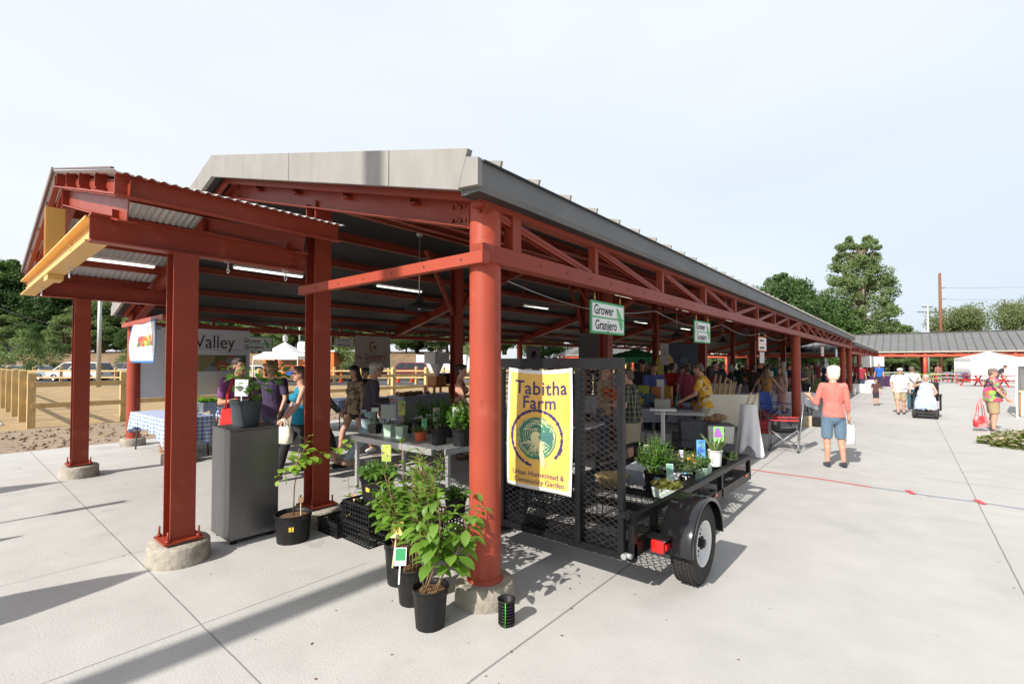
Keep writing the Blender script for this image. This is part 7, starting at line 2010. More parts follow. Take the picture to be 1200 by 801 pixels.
for k, (u, w, c, nm) in enumerate(((885, 21, LAV, 'long table with a lavender cloth in the middle of the hall'), (925, 22, dye((.14,.17,.05)), 'olive green covered table behind the second column'), (940, 27, dye((.16,.2,.05)), 'farther olive covered table near the hall end'), (720, 14, WCL, 'white covered table in the crowd behind the trailer gate'), (800, 16, dye((.05,.05,.06)), 'black covered table under the round yellow sign'), (848, 20, dye((.3,.28,.33)), 'grey covered table beyond the man in yellow'))):
    p = W(u, w); table(nm, (p.x, p.y), 2.2, .75, rz=.1*k, cloth=c, drop=.5, clabel='cloth of the '+nm)
# outside the second pavilion
p = W(1026, 34); table('table under a plum purple cloth at the far corner', (p.x, p.y), 1.6, .8, rz=.2, cloth=dye((.05,.015,.06)), drop=.7, clabel='plum purple cloth reaching the ground on the far corner table')
for k, (u, w, dz, lab) in enumerate(((1008, 27, .0, 'long white box at the foot of the end columns'), (1014, 31, .0, 'row of white tubs in front of the plum purple table'), (1017, 33, .0, 'white crate beside the white tubs'))):
    p = W(u, w); g = MB(); g.box((p.x, p.y, .22), (.9, .6, .44), rz=.3); g.box((p.x, p.y, .46), (.94, .64, .04), rz=.3); tag(g.build('white_tub', WHT, bevel=.02), lab, 'tub')
p = W(1000, 24.5); t = thing('bottle', 'white spray bottle and dark tray on the ground by the end column', 'bottle', (p.x, p.y, 0)); g = MB(); g.lathe([(0, 0), (.08, 0), (.08, .35), (.03, .42), (.03, .5), (0, .5)], t.location); g.build('bottle_body', WHT, t)
for k, (u, w, c) in enumerate(((1008, 37, (.62,.66,.66)), (1014, 36, (.72,.72,.70)), (1022, 40, (.75,.76,.78)), (1030, 42, (.78,.78,.8)))):
    p = W(u, w); t = thing('cloth_panel', ['slanted pale panel at the left of the far stall banners', 'second pale banner beside the slanted panel', 'white banner third from the left at the far stall', 'rightmost slanted white banner at the far corner stall'][k], 'banner', (p.x, p.y, 1.2)); g = MB(); g.box((p.x, p.y, 1.75), (.9, .02, .85), rz=YAW, rot=None); g.build('sheet', paint(c), t)
# red trusses picnic tables
def picnic(label, p, rz, topc, s=1.0):
    t = thing('picnic_table', label, 'picnic table', (p.x, p.y, 0), rz, 'picnic tables by the white tent')
    tm = paint(topc); fr = paint((.55,.03,.03))
    g = MB()
    for k in range(5): g.box((0, -.3+.15*k, .75*s), (1.8*s, .14, .04))
    g.build('tabletop', tm, t, world=False)
    for s_ in (-1, 1):
        g = MB(); g.box((0, s_*.72, .46*s), (1.8*s, .26, .04)); g.build('seat', tm, t, world=False)
        for q in (-1, 1): g = MB(); g.beam((s_*.65*s, q*.25, .73*s), (s_*.65*s, q*.7, 0), .08, .06); g.build('leg', fr, t, world=False)
        g = MB(); g.beam((s_*.65*s, -.72, .42*s), (s_*.65*s, .72, .42*s), .05, .08); g.build('brace', fr, t, world=False)
    return t
picnic('red picnic table in front of the enclosed white tent', W(1146, 34), .9, (.30,.05,.05)); picnic('red picnic table hidden partly by the man in the tropical shirt', W(1176, 33), .9, (.30,.05,.05))
picnic('lime green picnic table at the left of the far wing', W(1083, 37), .1, (.35,.45,.10)); picnic('red legged picnic table with a white top under the far wing', W(1106, 39), .2, (.5,.5,.4)); picnic('purple topped picnic table beside the enclosed white tent', W(1119, 41), .2, (.12,.06,.25))
for k, (u, w) in enumerate(((1052, 45), (1125, 46))):
    p = W(u, w); table(['white folding table under the left end of the far wing', 'white folding table beside the enclosed tent'][k], (p.x, p.y), 3.2, .75, rz=YAW, m=WHT)
# enclosed tent
def tent(label, p, w, d, he, hp, rz, walls=(0, 1, 2, 3), m=None, nm='market_tent'):
    t = thing(nm, label, 'tent', (p.x, p.y, 0), rz); m = m or WHT
    g = MB(); a, b = w/2, d/2
    n = 8; V = []
    cs = [(-a, -b), (a, -b), (a, b), (-a, b)]
    for f in range(n+1):
        q = f/n; zz = he+(hp-he)*(q**1.25)
        for x, y in cs: V.append((x*(1-q), y*(1-q), zz))
    g.add(V, [(4*f+i, 4*f+(i+1) % 4, 4*f+4+(i+1) % 4, 4*f+4+i) for f in range(n) for i in range(4)])
    for i in range(4):
        x0, y0 = cs[i]; x1, y1 = cs[(i+1) % 4]; g.add([(x0, y0, he-.25), (x1, y1, he-.25), (x1, y1, he), (x0, y0, he)], [(0,1,2,3)])
    o = g.build('canopy', m, t, world=False); sd = o.modifiers.new('s', 'SOLIDIFY'); sd.thickness = .01
    for i in walls:
        x0, y0 = cs[i]; x1, y1 = cs[(i+1) % 4]; g = MB(); V = []; nn = 24
        for k in range(nn+1):
            q = k/nn; nx_, ny_ = (y1-y0), -(x1-x0); L = math.hypot(nx_, ny_); wv = .02*math.sin(k*1.9)
            for z in (0.02, he-.02): V.append((x0+(x1-x0)*q-nx_/L*.02+nx_/L*wv, y0+(y1-y0)*q-ny_/L*.02+ny_/L*wv, z))
        g.add(V, [(2*k, 2*k+2, 2*k+3, 2*k+1) for k in range(nn)], 0, True); o = g.build('side_wall', m, t, world=False); sd = o.modifiers.new('s', 'SOLIDIFY'); sd.thickness = .006
    for x, y in cs: g = MB(); g.beam((x*.985, y*.985, 0), (x*.985, y*.985, he), .045, .045, up=(1, 0, 0)); g.build('leg', WHT, t, world=False)
    return t
tent('enclosed white market tent with closed walls left of the man in the tropical shirt', W(1158, 40.5), 3.4, 3.4, 2.05, 2.62, .25)
tf = tent('open fronted white vendor tent with a counter at the right edge', W(1190, 14.8)+Vector((1.68, 1.26, 0)), 3.0, 3.0, 1.86, 2.5, -.14, walls=(2,))
p = W(1193, 15.1)+Vector((.74, -.1, 0))
t = thing('vendor_counter', 'white fronted vendor counter with yellow round marks under the right hand tent', 'counter', (p.x, p.y, 0), -.14)
g = MB(); g.box((0, 0, .40), (1.4, .05, .76)); g.build('front_panel', WHT, t, world=False)
g = MB()
for k in range(4): g.cyl((-.36, -.035, .14+.15*k), (-.36, -.026, .14+.15*k), .06, n=16, up=(1,0,0)); g.cyl((-.18, -.035, .14+.15*k), (-.18, -.026, .14+.15*k), .06, n=16, up=(1,0,0))
g.build('round_mark', paint((.75,.48,.04)), t, world=False)
g = MB(); g.box((0, .25, .80), (1.5, .6, .04)); g.build('counter_top', PALEW, t, world=False)
g = MB(); g.box((-.72, .4, .41), (.03, .7, .74)); g.build('side_panel', OWOOD, t, world=False)
for k, c in enumerate(((.6,.1,.08),(.7,.5,.1),(.1,.3,.15))):
    g = MB(); g.lathe([(0, 0), (.035, 0), (.035, .14), (.012, .18), (0, .18)], n=12); o = g.build('jar', paint(c)); q = Vector((-.4+.18*k, .15, .822)); q.rotate(Euler((0,0,-.14))); o.location = p+q; tag(o, ['red', 'amber', 'green'][k]+' jar on the vendor counter at the right edge', 'jar')
# flower bed at the lower right
g = MB(); gf = MB()
c0 = Vector((2.35, 14.2, 0))
for q in range(6500):
    a = rng.uniform(0, 2*PI); r = math.sqrt(rng.uniform(0, 1)); x = c0.x+1.12*r*math.cos(a)*(1+.12*math.sin(a*7)); y = c0.y+.70*r*math.sin(a)*(1+.1*math.sin(a*5))+.12*math.sin(x*5); z = .30*(1-r**2.6)*(.8+.35*math.sin(x*9)*math.sin(y*7))+rng.uniform(-.04, .09)
    an = rng.uniform(0, 2*PI); leaf(g, (x, y, max(.01, z)), (math.cos(an), math.sin(an), rng.uniform(.2, 1.2)), .085, .036, .4, seg=2)
    if q % 5 == 0:
        for k in range(5):
            b = 2*PI*k/5; leaf(gf, (x, y, max(.03, z)+.045), (math.cos(b), math.sin(b), .5), .042, .034, .3, seg=2)
o = g.build('flower_bed_leaves', leafmat('bed_leaf', (.13,.20,.03), (.26,.30,.06))); tag(o, 'low bed of green ground cover at the right edge of the pavement', 'ground cover', kind='stuff')
o = gf.build('flower_bed_blossoms', leafmat('white_petal', (.78,.72,.66), (.80,.60,.58), tr=.2)); tag(o, 'white and pink blossoms scattered over the low bed at the right edge', 'blossoms', kind='stuff')
# canvas corner beside column 3
p = W(967, 24); t = thing('white_umbrella', 'folded white and teal market umbrella top showing above the crowd', 'umbrella', (p.x, p.y, 0)); g = MB(); g.lathe([(.20, 1.35), (.10, 1.7), (.02, 1.95)], (p.x, p.y, 0), ripple=4, ramp=.2); g.build('canopy', WCL, t); g = MB(); g.cyl((p.x, p.y, 0), (p.x, p.y, 1.5), .02); g.build('pole', GALV, t)
p = W(745, 22); tent('green market canopy deep behind the trailer gate', p, 3, 3, 1.95, 2.35, .3, walls=(), m=paint((.02,.30,.12)))
# ---------------------------------------------------------------- fences
def fence(label, runs, z=1.5, s=.16, rails=(.55, 1.12), rw=.04, rh=.13, m=WOOD):
    t = thing('wooden_fence', label, 'fence', (runs[0][0][0], runs[0][0][1], 0))
    done = set()
    for run in runs:
        for k, (x, y) in enumerate(run):
            if (round(x, 1), round(y, 1)) not in done:
                done.add((round(x, 1), round(y, 1)))
                g = MB(); ww = s/2; e = rng.uniform(-.03, .03)
                V = [(x-ww, y-ww, -.1), (x+ww, y-ww, -.1), (x+ww, y+ww, -.1), (x-ww, y+ww, -.1), (x-ww, y-ww, z+e-.05), (x+ww, y-ww, z+e-.05), (x+ww, y+ww, z+e-.05), (x-ww, y+ww, z+e-.05),
                     (x-ww*.6, y-ww*.6, z+e), (x+ww*.6, y-ww*.6, z+e), (x+ww*.6, y+ww*.6, z+e), (x-ww*.6, y+ww*.6, z+e)]
                g.add(V, [(0,1,5,4),(1,2,6,5),(2,3,7,6),(3,0,4,7),(4,5,9,8),(5,6,10,9),(6,7,11,10),(7,4,8,11),(8,9,10,11)]); g.build('post', m, t)
            if k:
                x0, y0 = run[k-1]; d = Vector((x-x0, y-y0, 0)).normalized(); o = Vector((d.y, -d.x, 0))*(s/2+.018)
                for rz_ in rails:
                    g = MB(); g.beam(Vector((x0, y0, rz_))+o+d*.003, Vector((x, y, rz_+rng.uniform(-.02,.02)))+o-d*.003, rw, rh); g.build('rail', m, t)
    return t
fence('near post and rail fence of new pale timber around the dirt strip', [[(-18.2, 1.58+1.96*k) for k in range(20)], [(-18.2-2.2*k, 1.58) for k in range(12)]])
a = W(-150, 33); pts_f = []
for k in range(26):
    p = W(-120+32*k, 37.5-.0*k); pts_f.append((p.x, p.y))
fence('distant pale timber fence between the dry field and the parked cars', [pts_f[:26]], z=1.35, s=.17, rails=(.5, 1.02), rh=.12)
# ---------------------------------------------------------------- cars
def car(label, p, rz, c, kind='sedan', s=1.0):
    t = thing('parked_car', label, 'car', (p.x, p.y, -.03), rz, 'cars in the parking lot')
    pm = mat('car_paint_%d_%d_%d' % tuple(int(x*100) for x in c), c, .25, tuple(x*.9 for x in c), 2, coat=.5)
    L, H, B = {'sedan': (4.6, 1.42, .92), 'suv': (4.7, 1.72, 1.05), 'van': (5.1, 1.75, 1.0), 'pickup': (5.5, 1.8, 1.1)}[kind]
    W_ = 1.8; a = L/2
    low = [(-a, .32), (-a+.05, .62), (-a+.12, B-.08), (-a+1.15, B), (a-.9, B), (a-.1, B-.04), (a-.02, .6), (a, .32)]
    def side(poly, w0, w1, nm, m, par=None):
        g = MB(); n = len(poly); zs = [q[1] for q in poly]; zl, zh = min(zs), max(zs)
        V = []
        for sg in (-1, 1):
            for x, z in poly:
                f = (z-zl)/max(.01, zh-zl); V.append((x, sg*(w0+(w1-w0)*f)/2, z))
        g.add(V, [tuple(reversed(range(n))) if False else tuple(range(n)), tuple(reversed(range(n, 2*n)))]+[(i, i+n, (i+1) % n+n, (i+1) % n) for i in range(n)])
        return g.build(nm, m, par or t, world=False, bevel=.05, fix=True)
    side(low, W_-.05, W_, 'body', pm)
    if kind == 'sedan': gh = [(-a+1.2, B-.02), (-a+1.95, H-.04), (-a+2.2, H), (a-1.7, H), (a-1.4, H-.05), (a-.75, B-.02)]
    elif kind == 'suv': gh = [(-a+1.15, B-.02), (-a+1.75, H-.05), (-a+2.1, H), (a-.4, H-.02), (a-.1, B-.02)]
    elif kind == 'van': gh = [(-a+.75, B-.02), (-a+1.65, H-.06), (-a+2.1, H), (a-.35, H-.03), (a-.08, B-.02)]
    else: gh = [(-a+1.5, B-.02), (-a+2.1, H-.05), (-a+2.3, H), (a-2.3, H), (a-2.1, B-.02)]
    side(gh, W_-.04, W_-.42, 'cabin', pm)
    # windows set proud
    zl, zh = B+.04, H-.10
    def xat(z, lo): 
        P = gh if lo else gh[::-1]
        for q in range(len(P)-1):
            if (P[q][1]-z)*(P[q+1][1]-z) <= 0 and P[q][1] != P[q+1][1]: return P[q][0]+(P[q+1][0]-P[q][0])*(z-P[q][1])/(P[q+1][1]-P[q][1])
        return P[0][0]
    xl0, xl1, xr0, xr1 = xat(zl, 1)+.12, xat(zh, 1)+.10, xat(zl, 0)-.12, xat(zh, 0)-.10
    nW = 3 if kind in ('van', 'suv') else 2
    for sg in (-1, 1):
        for k in range(nW):
            f0, f1 = k/nW+.015, (k+1)/nW-.015
            wl = lambda z: ((W_-.04)+(-.38)*(z-(B-.02))/(H-B+.02))/2+.008
            V = [(xl0+(xr0-xl0)*f0, sg*wl(zl), zl), (xl0+(xr0-xl0)*f1, sg*wl(zl), zl), (xl1+(xr1-xl1)*f1, sg*wl(zh), zh), (xl1+(xr1-xl1)*f0, sg*wl(zh), zh)]
            V += [(v[0], v[1]-sg*.02, v[2]) for v in V]
            g = MB(); g.add(V, [(0,1,2,3), (7,6,5,4), (0,4,5,1), (1,5,6,2), (2,6,7,3), (3,7,4,0)]); g.build('window', GLASS, t, world=False, fix=True)
        g = MB(); hw = (W_-.3)/2; lo = sg < 0
        xa, xb = (xat(zl, 1)-.015, xat(zh, 1)-.015) if lo else (xat(zl, 0)+.015, xat(zh, 0)+.015)
        V = [(xa, -hw, zl), (xa, hw, zl), (xb, hw*.85, zh), (xb, -hw*.85, zh)]; V += [(v[0]-sg*-.02*1, v[1], v[2]) for v in V]
        g.add(V, [(0,1,2,3), (7,6,5,4), (0,4,5,1), (1,5,6,2), (2,6,7,3), (3,7,4,0)]); g.build('windscreen', GLASS, t, world=False, fix=True)
        for x in (-a+.95, a-.95):
            g = MB(); g.lathe([(.2, -.1), (.31, -.11), (.33, -.08), (.33, .08), (.31, .11), (.2, .1)], (x, sg*(W_/2-.10), .33), axis='y', n=22); w_ = g.build('wheel', TYRE, t, world=False)
            g = MB(); g.lathe([(0, sg*.07), (.19, sg*.09), (.21, sg*.11), (.21, 0)], (x, sg*(W_/2-.10), .33), axis='y', n=18); g.build('rim', CHROME, w_, world=False)
        for y in (-.62, .62):
            g = MB(); xx = sg*a*.985; g.box((xx, y, .70), (.08, .28, .14)); g.build('headlight' if sg < 0 else 'tail_light', CHROME if sg < 0 else REDL, t, world=False)
    return t
CARS = [(40, 46, 'silver blue sedan at the far left behind the wide white van', (.35,.42,.48), 'sedan', 0), (94, 44, 'long pale silver van parked left of the far left column', (.62,.64,.66), 'van', 0), (8, 50, 'white sedan at the left edge of the photograph', (.6,.6,.62), 'sedan', .0),
        (150, 48, 'dark maroon grey suv right of the pale metal pole', (.07,.04,.05), 'suv', .1), (182, 44, 'white hatchback right of the dark suv', (.62,.63,.65), 'suv', 1.2), (214, 46, 'white car partly hidden by the blue bordered poster', (.55,.55,.56), 'sedan', 1.2),
        (395, 45, 'light blue sedan behind the young woman with black hair', (.25,.36,.48), 'sedan', .3), (423, 49, 'dark navy car next to the light blue sedan', (.03,.04,.08), 'suv', .9), (475, 47, 'maroon suv right of the grainery banner', (.16,.02,.04), 'suv', 0.1),
        (320, 50, 'black car behind the white tent', (.02,.02,.025), 'suv', 0), (297, 47, 'white car left of the white tent', (.6,.6,.62), 'sedan', .3), (372, 49, 'grey car behind the red post', (.12,.13,.15), 'sedan', .2), (240, 49, 'dark green car behind the valley poster', (.03,.06,.05), 'sedan', 0), (540, 50, 'dark suv right of the white truck', (.04,.04,.05), 'suv', .1)]
for u, w, lab, c, kd, dr in CARS:
    car(lab, W(u, w), YAW+PI*0+dr, c, kd)
# white service truck
p = W(519, 50); tk = thing('box_truck', 'white service truck with side windows and a round emblem behind the fence', 'truck', (p.x, p.y, 0), YAW+PI)
def tp_(nm, fn, m, bev=0): g = MB(); fn(g); return g.build(nm, m, tk, world=False, bevel=bev)
tp_('body', lambda g: g.box((0, 0, 1.45), (5.2, 2.2, 2.0)), WHT, .06)
tp_('cab', lambda g: g.prism([(-1.05, .45), (1.05, .45), (1.0, 1.4), (.9, 2.2), (-.9, 2.2), (-1.0, 1.4)], (-2.62, 0, 0), (-4.1, 0, 0)), WHT, .05)
for x in (-.9, 1.0): tp_('window', lambda g: g.box((x, 1.105, 1.75), (.55, .03, .42)), GLASS)
tp_('window', lambda g: g.box((-3.3, 1.02, 1.75), (.7, .03, .5)), GLASS)
tp_('emblem', lambda g: [g.box((-2.0+.28*math.cos(a), 1.103, 1.8+.28*math.sin(a)), (.05, .02, .05)) for a in [2*PI*k/24 for k in range(24)]], paint((.5,.2,.12)))
for x in (-3.2, 1.6):
    for s_ in (-1, 1): tp_('wheel', lambda g: g.lathe([(0, -.12), (.42, -.12), (.45, -.08), (.45, .08), (.42, .12), (0, .12)], (x, s_*.95, .45), axis='y', n=20), TYRE)
# cones
cp = thing('traffic_cone', 'orange traffic cone behind the long haired young woman', 'cone', W(436, 40), 0, 'orange traffic cones')
g = MB(); g.lathe([(.0, .04), (.16, .04), (.03, .75), (0, .75)], n=16); g.build('cone_body', paint((.8,.12,.02)), cp, world=False); g = MB(); g.box((0, 0, .02), (.42, .42, .04)); g.build('base', paint((.7,.1,.02)), cp, world=False)
g = MB(); g.lathe([(.105, .32), (.078, .46)], n=16); g.build('band', WHT, cp, world=False)
for u, w, lab in ((467, 40, 'orange traffic cone right of the grainery banner'), (400, 41, 'orange traffic cone by the light blue sedan'), (483, 41, 'orange traffic cone nearest the grain mill')): dup(cp, W(u, w), label=lab)
# pop-up tent, orange stand
tent('white peaked pop up tent in front of the orange stand across the field', W(334, 36), 3.3, 3.0, 2.15, 3.25, YAW, walls=(), m=WHT)
p = W(357, 43); st_ = thing('food_stand', 'orange and white food stand trailer beyond the field', 'food stand', (p.x, p.y, 0), YAW)
for nm, d_, m_ in (('wall', ((0, 0, 1.45), (6.2, 2.4, 2.3)), paint((.70,.18,.04))), ('roof', ((0, 0, 2.68), (6.4, 2.6, .14)), WHT), ('window', ((-.9, -1.21, 1.7), (1.6, .04, .8)), paint((.25,.07,.03))), ('awning', ((-.9, -1.6, 2.25), (1.9, .8, .05)), paint((.6,.25,.08))), ('sign_board', ((-.5, -1.5, .8), (1.0, .04, .5)), paint((.03,.12,.5)))):
    g = MB(); g.box(*d_); g.build(nm, m_, st_, world=False)
g = MB(); g.cyl((-.2, 0, 2.75), (-.2, 0, 3.4), .42, n=18); g.ell((-.2, 0, 3.4), (.42, .42, .18)); g.build('roof_vent', WHT, st_, world=False)
# poles
def pole(label, p, h, r, m, name='light_pole', extra=None, cat='pole'):
    t = thing(name, label, cat, (p.x, p.y, 0)); g = MB(); g.cyl((p.x, p.y, 0), (p.x, p.y, h), r, r*.75, n=12); g.build('pole', m, t)
    if extra: extra(t, p)
    return t
pole('pale metal lamp pole right of the far left column', W(116, 33), 7.2, .14, GALV)
def wrap(t, p): g = MB(); g.box((p.x, p.y, 3.9), (.3, .3, .5)); g.build('box', paint((.6,.6,.6)), t)
pole('grey pole with a white box above the white pop up tent', W(334, 44), 9, .12, GALV, extra=wrap)
pole('second grey pole behind the orange stand', W(351, 52), 9, .11, GALV); pole('thin dark pole right of the red post', W(388, 48), 8, .07, mat('dark_pole', (.08,.08,.085), .5)); pole('distant green grey pole left of the second interior post', W(668, 88), 9.5, .18, mat('pale_pole', (.45,.45,.42), .6))
def xarms(t, p):
    for z, w_ in ((10.95, .9), (10.1, 1.7)):
        g = MB(); d = RT*w_; g.beam(p+Vector((0, 0, z))-d, p+Vector((0, 0, z))+d, .12, .12); g.build('crossarm', mat('dark_pole', (0,0,0)), t)
        for q in (-1, -.5, .5, 1): g = MB(); c = p+Vector((0, 0, z+.06))+d*q*.95; g.cyl(c, c+Vector((0, 0, .25)), .05, n=8); g.build('insulator', GALV, t)
pole('pale concrete utility pole with two crossarms behind the far wing', W(1088, 80), 11.4, .19, mat('pale_pole', (0,0,0)), 'utility_pole', xarms)
def brk(t, p):
    for z in (14.2, 12.3): g = MB(); g.beam(p+Vector((0, 0, z)), p+Vector((0, 0, z))+RT*.9, .09, .09); g.build('bracket', mat('dark_pole', (0,0,0)), t)
pole('tall brown wooden utility pole behind the far wing', W(1103, 80), 16.7, .26, mat('pole_wood', (.20,.085,.05), .8), 'utility_pole', brk)
pole('thin distant mast near the right edge', W(1174, 110), 10.6, .10, mat('pale_pole', (0,0,0))); pole('dark post top at the right edge behind the wing', W(1195, 90), 8.2, .18, mat('dark_pole', (0,0,0)))
def wire(label, a, b, sag, r=.02):
    g = MB(); g.tube([a.lerp(b, k/20)-Vector((0, 0, sag*4*(k/20)*(1-k/20))) for k in range(21)], r, 4); tag(g.build('power_line', mat('dark_pole', (0,0,0))), label, 'power line')
wire('pale cable sagging across the trees at the left', W(-60, 30, 6.6), W(100, 33, 4.0), .5, .018)
wire('upper faint power line over the far wing toward the right', W(1103, 80, 14.2), W(1500, 70, 15.5), .8, .016); wire('lower faint power line over the far wing toward the right', W(1103, 80, 12.3), W(1500, 70, 13), .8, .016)

# ---------------------------------------------------------------- trees
BARK = mat('grey_bark', (.20, .15, .11), .9, (.12, .09, .065), 6, bump=.5); BARKP = mat('pale_bark', (.42, .33, .25), .9, (.28, .20, .15), 4, bump=.4)
def tree_mesh(h, crown_r, z0, nclump, nleaf, ls, shape='round', seed=1, trunk_r=.25, stems=1, gap=.0, pale=False, cl=1.0):
    R = np.random.default_rng(seed)
    st = MB(); C = []
    for s_ in range(stems):
        bx_, by_ = (R.uniform(-.5, .5, 2)*(stems > 1))
        tx, ty = R.uniform(-1, 1, 2)*crown_r*.25+np.array([bx_, by_])*2.5
        P = [(bx_+(tx-bx_)*k/6+R.uniform(-.1, .1), by_+(ty-by_)*k/6+R.uniform(-.1, .1), h*.88*k/6) for k in range(7)]
        st.tube(P, trunk_r, 8, taper=trunk_r*.25)
        nb = int(nclump/stems)
        for q in range(nb):
            f = R.uniform(z0/h, .98)
            k = min(5, int(f/.98*.88*6/.88)); tr_ = f*6; k = min(5, int(tr_)); a0 = Vector(P[k]).lerp(Vector(P[min(6, k+1)]), tr_-k)
            zf = (f-z0/h)/(1-z0/h)
            if shape == 'round': rad = crown_r*math.sqrt(max(.05, 1-(2*zf-.9)**2))
            elif shape == 'tall': rad = crown_r*(.62+.38*math.sin(PI*min(1, zf*1.05+.08)))*(1-.22*zf)
            elif shape == 'umbrella': rad = crown_r*(.5+.5*zf)
            else: rad = crown_r*(1.05-zf)
            an = R.uniform(0, 2*PI); rr = rad*R.uniform(.35, 1)
            e = Vector((a0.x*.3+rr*math.cos(an), a0.y*.3+rr*math.sin(an), h*f*(1 if shape != 'umbrella' else .9+.1*zf)+R.uniform(-.3, .6)))
            st.tube([a0, a0.lerp(e, .5)+Vector((0, 0, .2*R.uniform(-1, 1.5))), e], trunk_r*.22, 5, taper=.02)
            C.append((e, (rad*R.uniform(.22, .38)+.3)*cl))
    n = nleaf; idx = R.integers(0, len(C), n)
    cc = np.array([tuple(c[0]) for c in C])[idx]; cr = np.array([c[1] for c in C])[idx]
    d = R.normal(size=(n, 3)); d /= np.linalg.norm(d, axis=1)[:, None]
    rad = cr*R.uniform(.25, 1, n)**.6
    pos = cc+d*rad[:, None]*np.array([1, 1, .72])
    nrm = R.normal(size=(n, 3))+np.array([0, 0, .6])+d*.7; nrm /= np.linalg.norm(nrm, axis=1)[:, None]
    t = np.cross(nrm, R.normal(size=(n, 3))); t /= np.linalg.norm(t, axis=1)[:, None]+1e-6; b = np.cross(nrm, t)
    sz = ls*R.uniform(.6, 1.3, n)[:, None]
    V = np.stack([pos-t*sz*.5, pos+b*sz*.32, pos+t*sz*.5, pos-b*sz*.32], 1).reshape(-1, 3)
    me = bpy.data.meshes.new('crown')
    me.vertices.add(4*n); me.vertices.foreach_set('co', V.astype(np.float32).ravel())
    me.loops.add(4*n); me.loops.foreach_set('vertex_index', np.arange(4*n, dtype=np.int32))
    me.polygons.add(n); me.polygons.foreach_set('loop_start', np.arange(0, 4*n, 4, dtype=np.int32)); me.polygons.foreach_set('loop_total', np.full(n, 4, np.int32))
    me.update(calc_edges=True)
    return st, me
TL = {'dark': leafmat('dark_foliage', (.045,.09,.028), (.085,.15,.045), .6, .25), 'mid': leafmat('mid_foliage', (.065,.135,.035), (.12,.20,.055), .6, .3), 'light': leafmat('light_foliage', (.13,.19,.075), (.20,.26,.11), .6, .3), 'olive': leafmat('olive_foliage', (.12,.15,.06), (.19,.22,.10), .6, .3)}
_tp = {}
def tree(proto, p, label, scale=1.0, z=0.0, rz=0.0, sxy=1.0):
    key, args, lm, bk = proto
    if key not in _tp:
        st, me = tree_mesh(**args); t = thing('tree', 'x', 'tree'); st.build('trunk', bk, t, world=False)
        me.materials.append(TL[lm]); c = bpy.data.objects.new('crown', me); col.objects.link(c); c.parent = t; _tp[key] = t
        t.location = (p.x, p.y, z); t.rotation_euler = (0, 0, rz); t.scale = (scale*sxy, scale*sxy, scale); t['label'] = label; t['group'] = 'trees around the market'
        return t
    return dup(_tp[key], (p.x, p.y, z), rz, label, 'trees around the market', scale=(scale*sxy, scale*sxy, scale))
PA = ('A', dict(h=14, crown_r=5.2, z0=2.0, nclump=90, nleaf=26000, ls=.34, shape='round', seed=3, trunk_r=.25), 'dark', BARK)
PB = ('B', dict(h=13, crown_r=4.2, z0=1.5, nclump=90, nleaf=26000, ls=.32, shape='tall', seed=5, trunk_r=.2, stems=2), 'mid', BARK)
PC = ('C', dict(h=10, crown_r=3.6, z0=1.0, nclump=70, nleaf=20000, ls=.30, shape='round', seed=8, trunk_r=.16, stems=3), 'light', BARKP)
PD = ('D', dict(h=24, crown_r=6.4, z0=4.0, nclump=240, nleaf=42000, ls=.36, shape='tall', seed=23, trunk_r=.30, stems=3, cl=.66), 'light', BARKP)
PE = ('E', dict(h=15.5, crown_r=7.5, z0=3.5, nclump=110, nleaf=32000, ls=.42, shape='round', seed=14, trunk_r=.35), 'dark', BARK)
PF = ('F', dict(h=11, crown_r=9.0, z0=5, nclump=90, nleaf=24000, ls=.45, shape='umbrella', seed=17, trunk_r=.35, stems=2), 'olive', BARK)
PG = ('G', dict(h=3.4, crown_r=1.1, z0=.8, nclump=26, nleaf=4200, ls=.14, shape='round', seed=21, trunk_r=.05), 'light', BARK)
R8 = np.random.default_rng(5)
desc = {'A': 'dark dense broadleaf tree', 'B': 'mid green double stemmed tree', 'C': 'light green bushy tree'}
# the wood behind the cars: three depths
LMK = [(-60, 'beyond the left edge of the view'), (-20, 'at the extreme left edge'), (15, 'above the first parked cars at the far left'), (50, 'above the wide silver van'), (85, 'directly left of the far left column'), (112, 'behind the far left column'), (135, 'right of the pale metal pole'), (165, 'above the blue bordered poster'), (195, 'just left of the front red post'), (235, 'over the valley poster'), (270, 'over the man in purple'), (305, 'over the curly haired person'), (340, 'over the white pop up tent'), (372, 'over the orange stand'), (400, 'left of the grainery banner'), (440, 'over the grainery banner'), (475, 'over the grain mill'), (508, 'over the white truck'), (540, 'beside the first interior post'), (575, 'behind the round corner column'), (610, 'over the yellow farm banner'), (900, 'left of the middle of the trailer gate')]
def lmk(u): return [b for a, b in LMK if u <= a+8][0]
i = 0
for u in list(range(-88, 660, 34)):
    k = [PA, PB, PA, PC, PB, PA, PC, PB][i % 8]
    if u < 90: k = [PA, PA, PB][i % 3]
    if 95 < u < 215: k = [PC, PB][i % 2]
    w = 76+R8.uniform(-4, 6); hh = {'A': 14, 'B': 13, 'C': 10}[k[0]]
    want = 13.2 if u < 110 else 11.8
    if k[0] == 'C': want *= .85
    tree(k, W(u, w), '%s rising %s' % (desc[k[0]], lmk(u)), want/hh*R8.uniform(.93, 1.1), 2.9, R8.uniform(0, 6), R8.uniform(.9, 1.2)); i += 1
for j, u in enumerate(range(-110, 620, 46)):
    k = [PB, PA, PA, PC][j % 4]; hh = {'A': 14, 'B': 13, 'C': 10}[k[0]]
    tree(k, W(u, 92+R8.uniform(-3, 4)), 'rearmost %s %s' % (desc[k[0]], lmk(u)), 15.0/hh*R8.uniform(.95, 1.08), 3.3, R8.uniform(0, 6), 1.25)
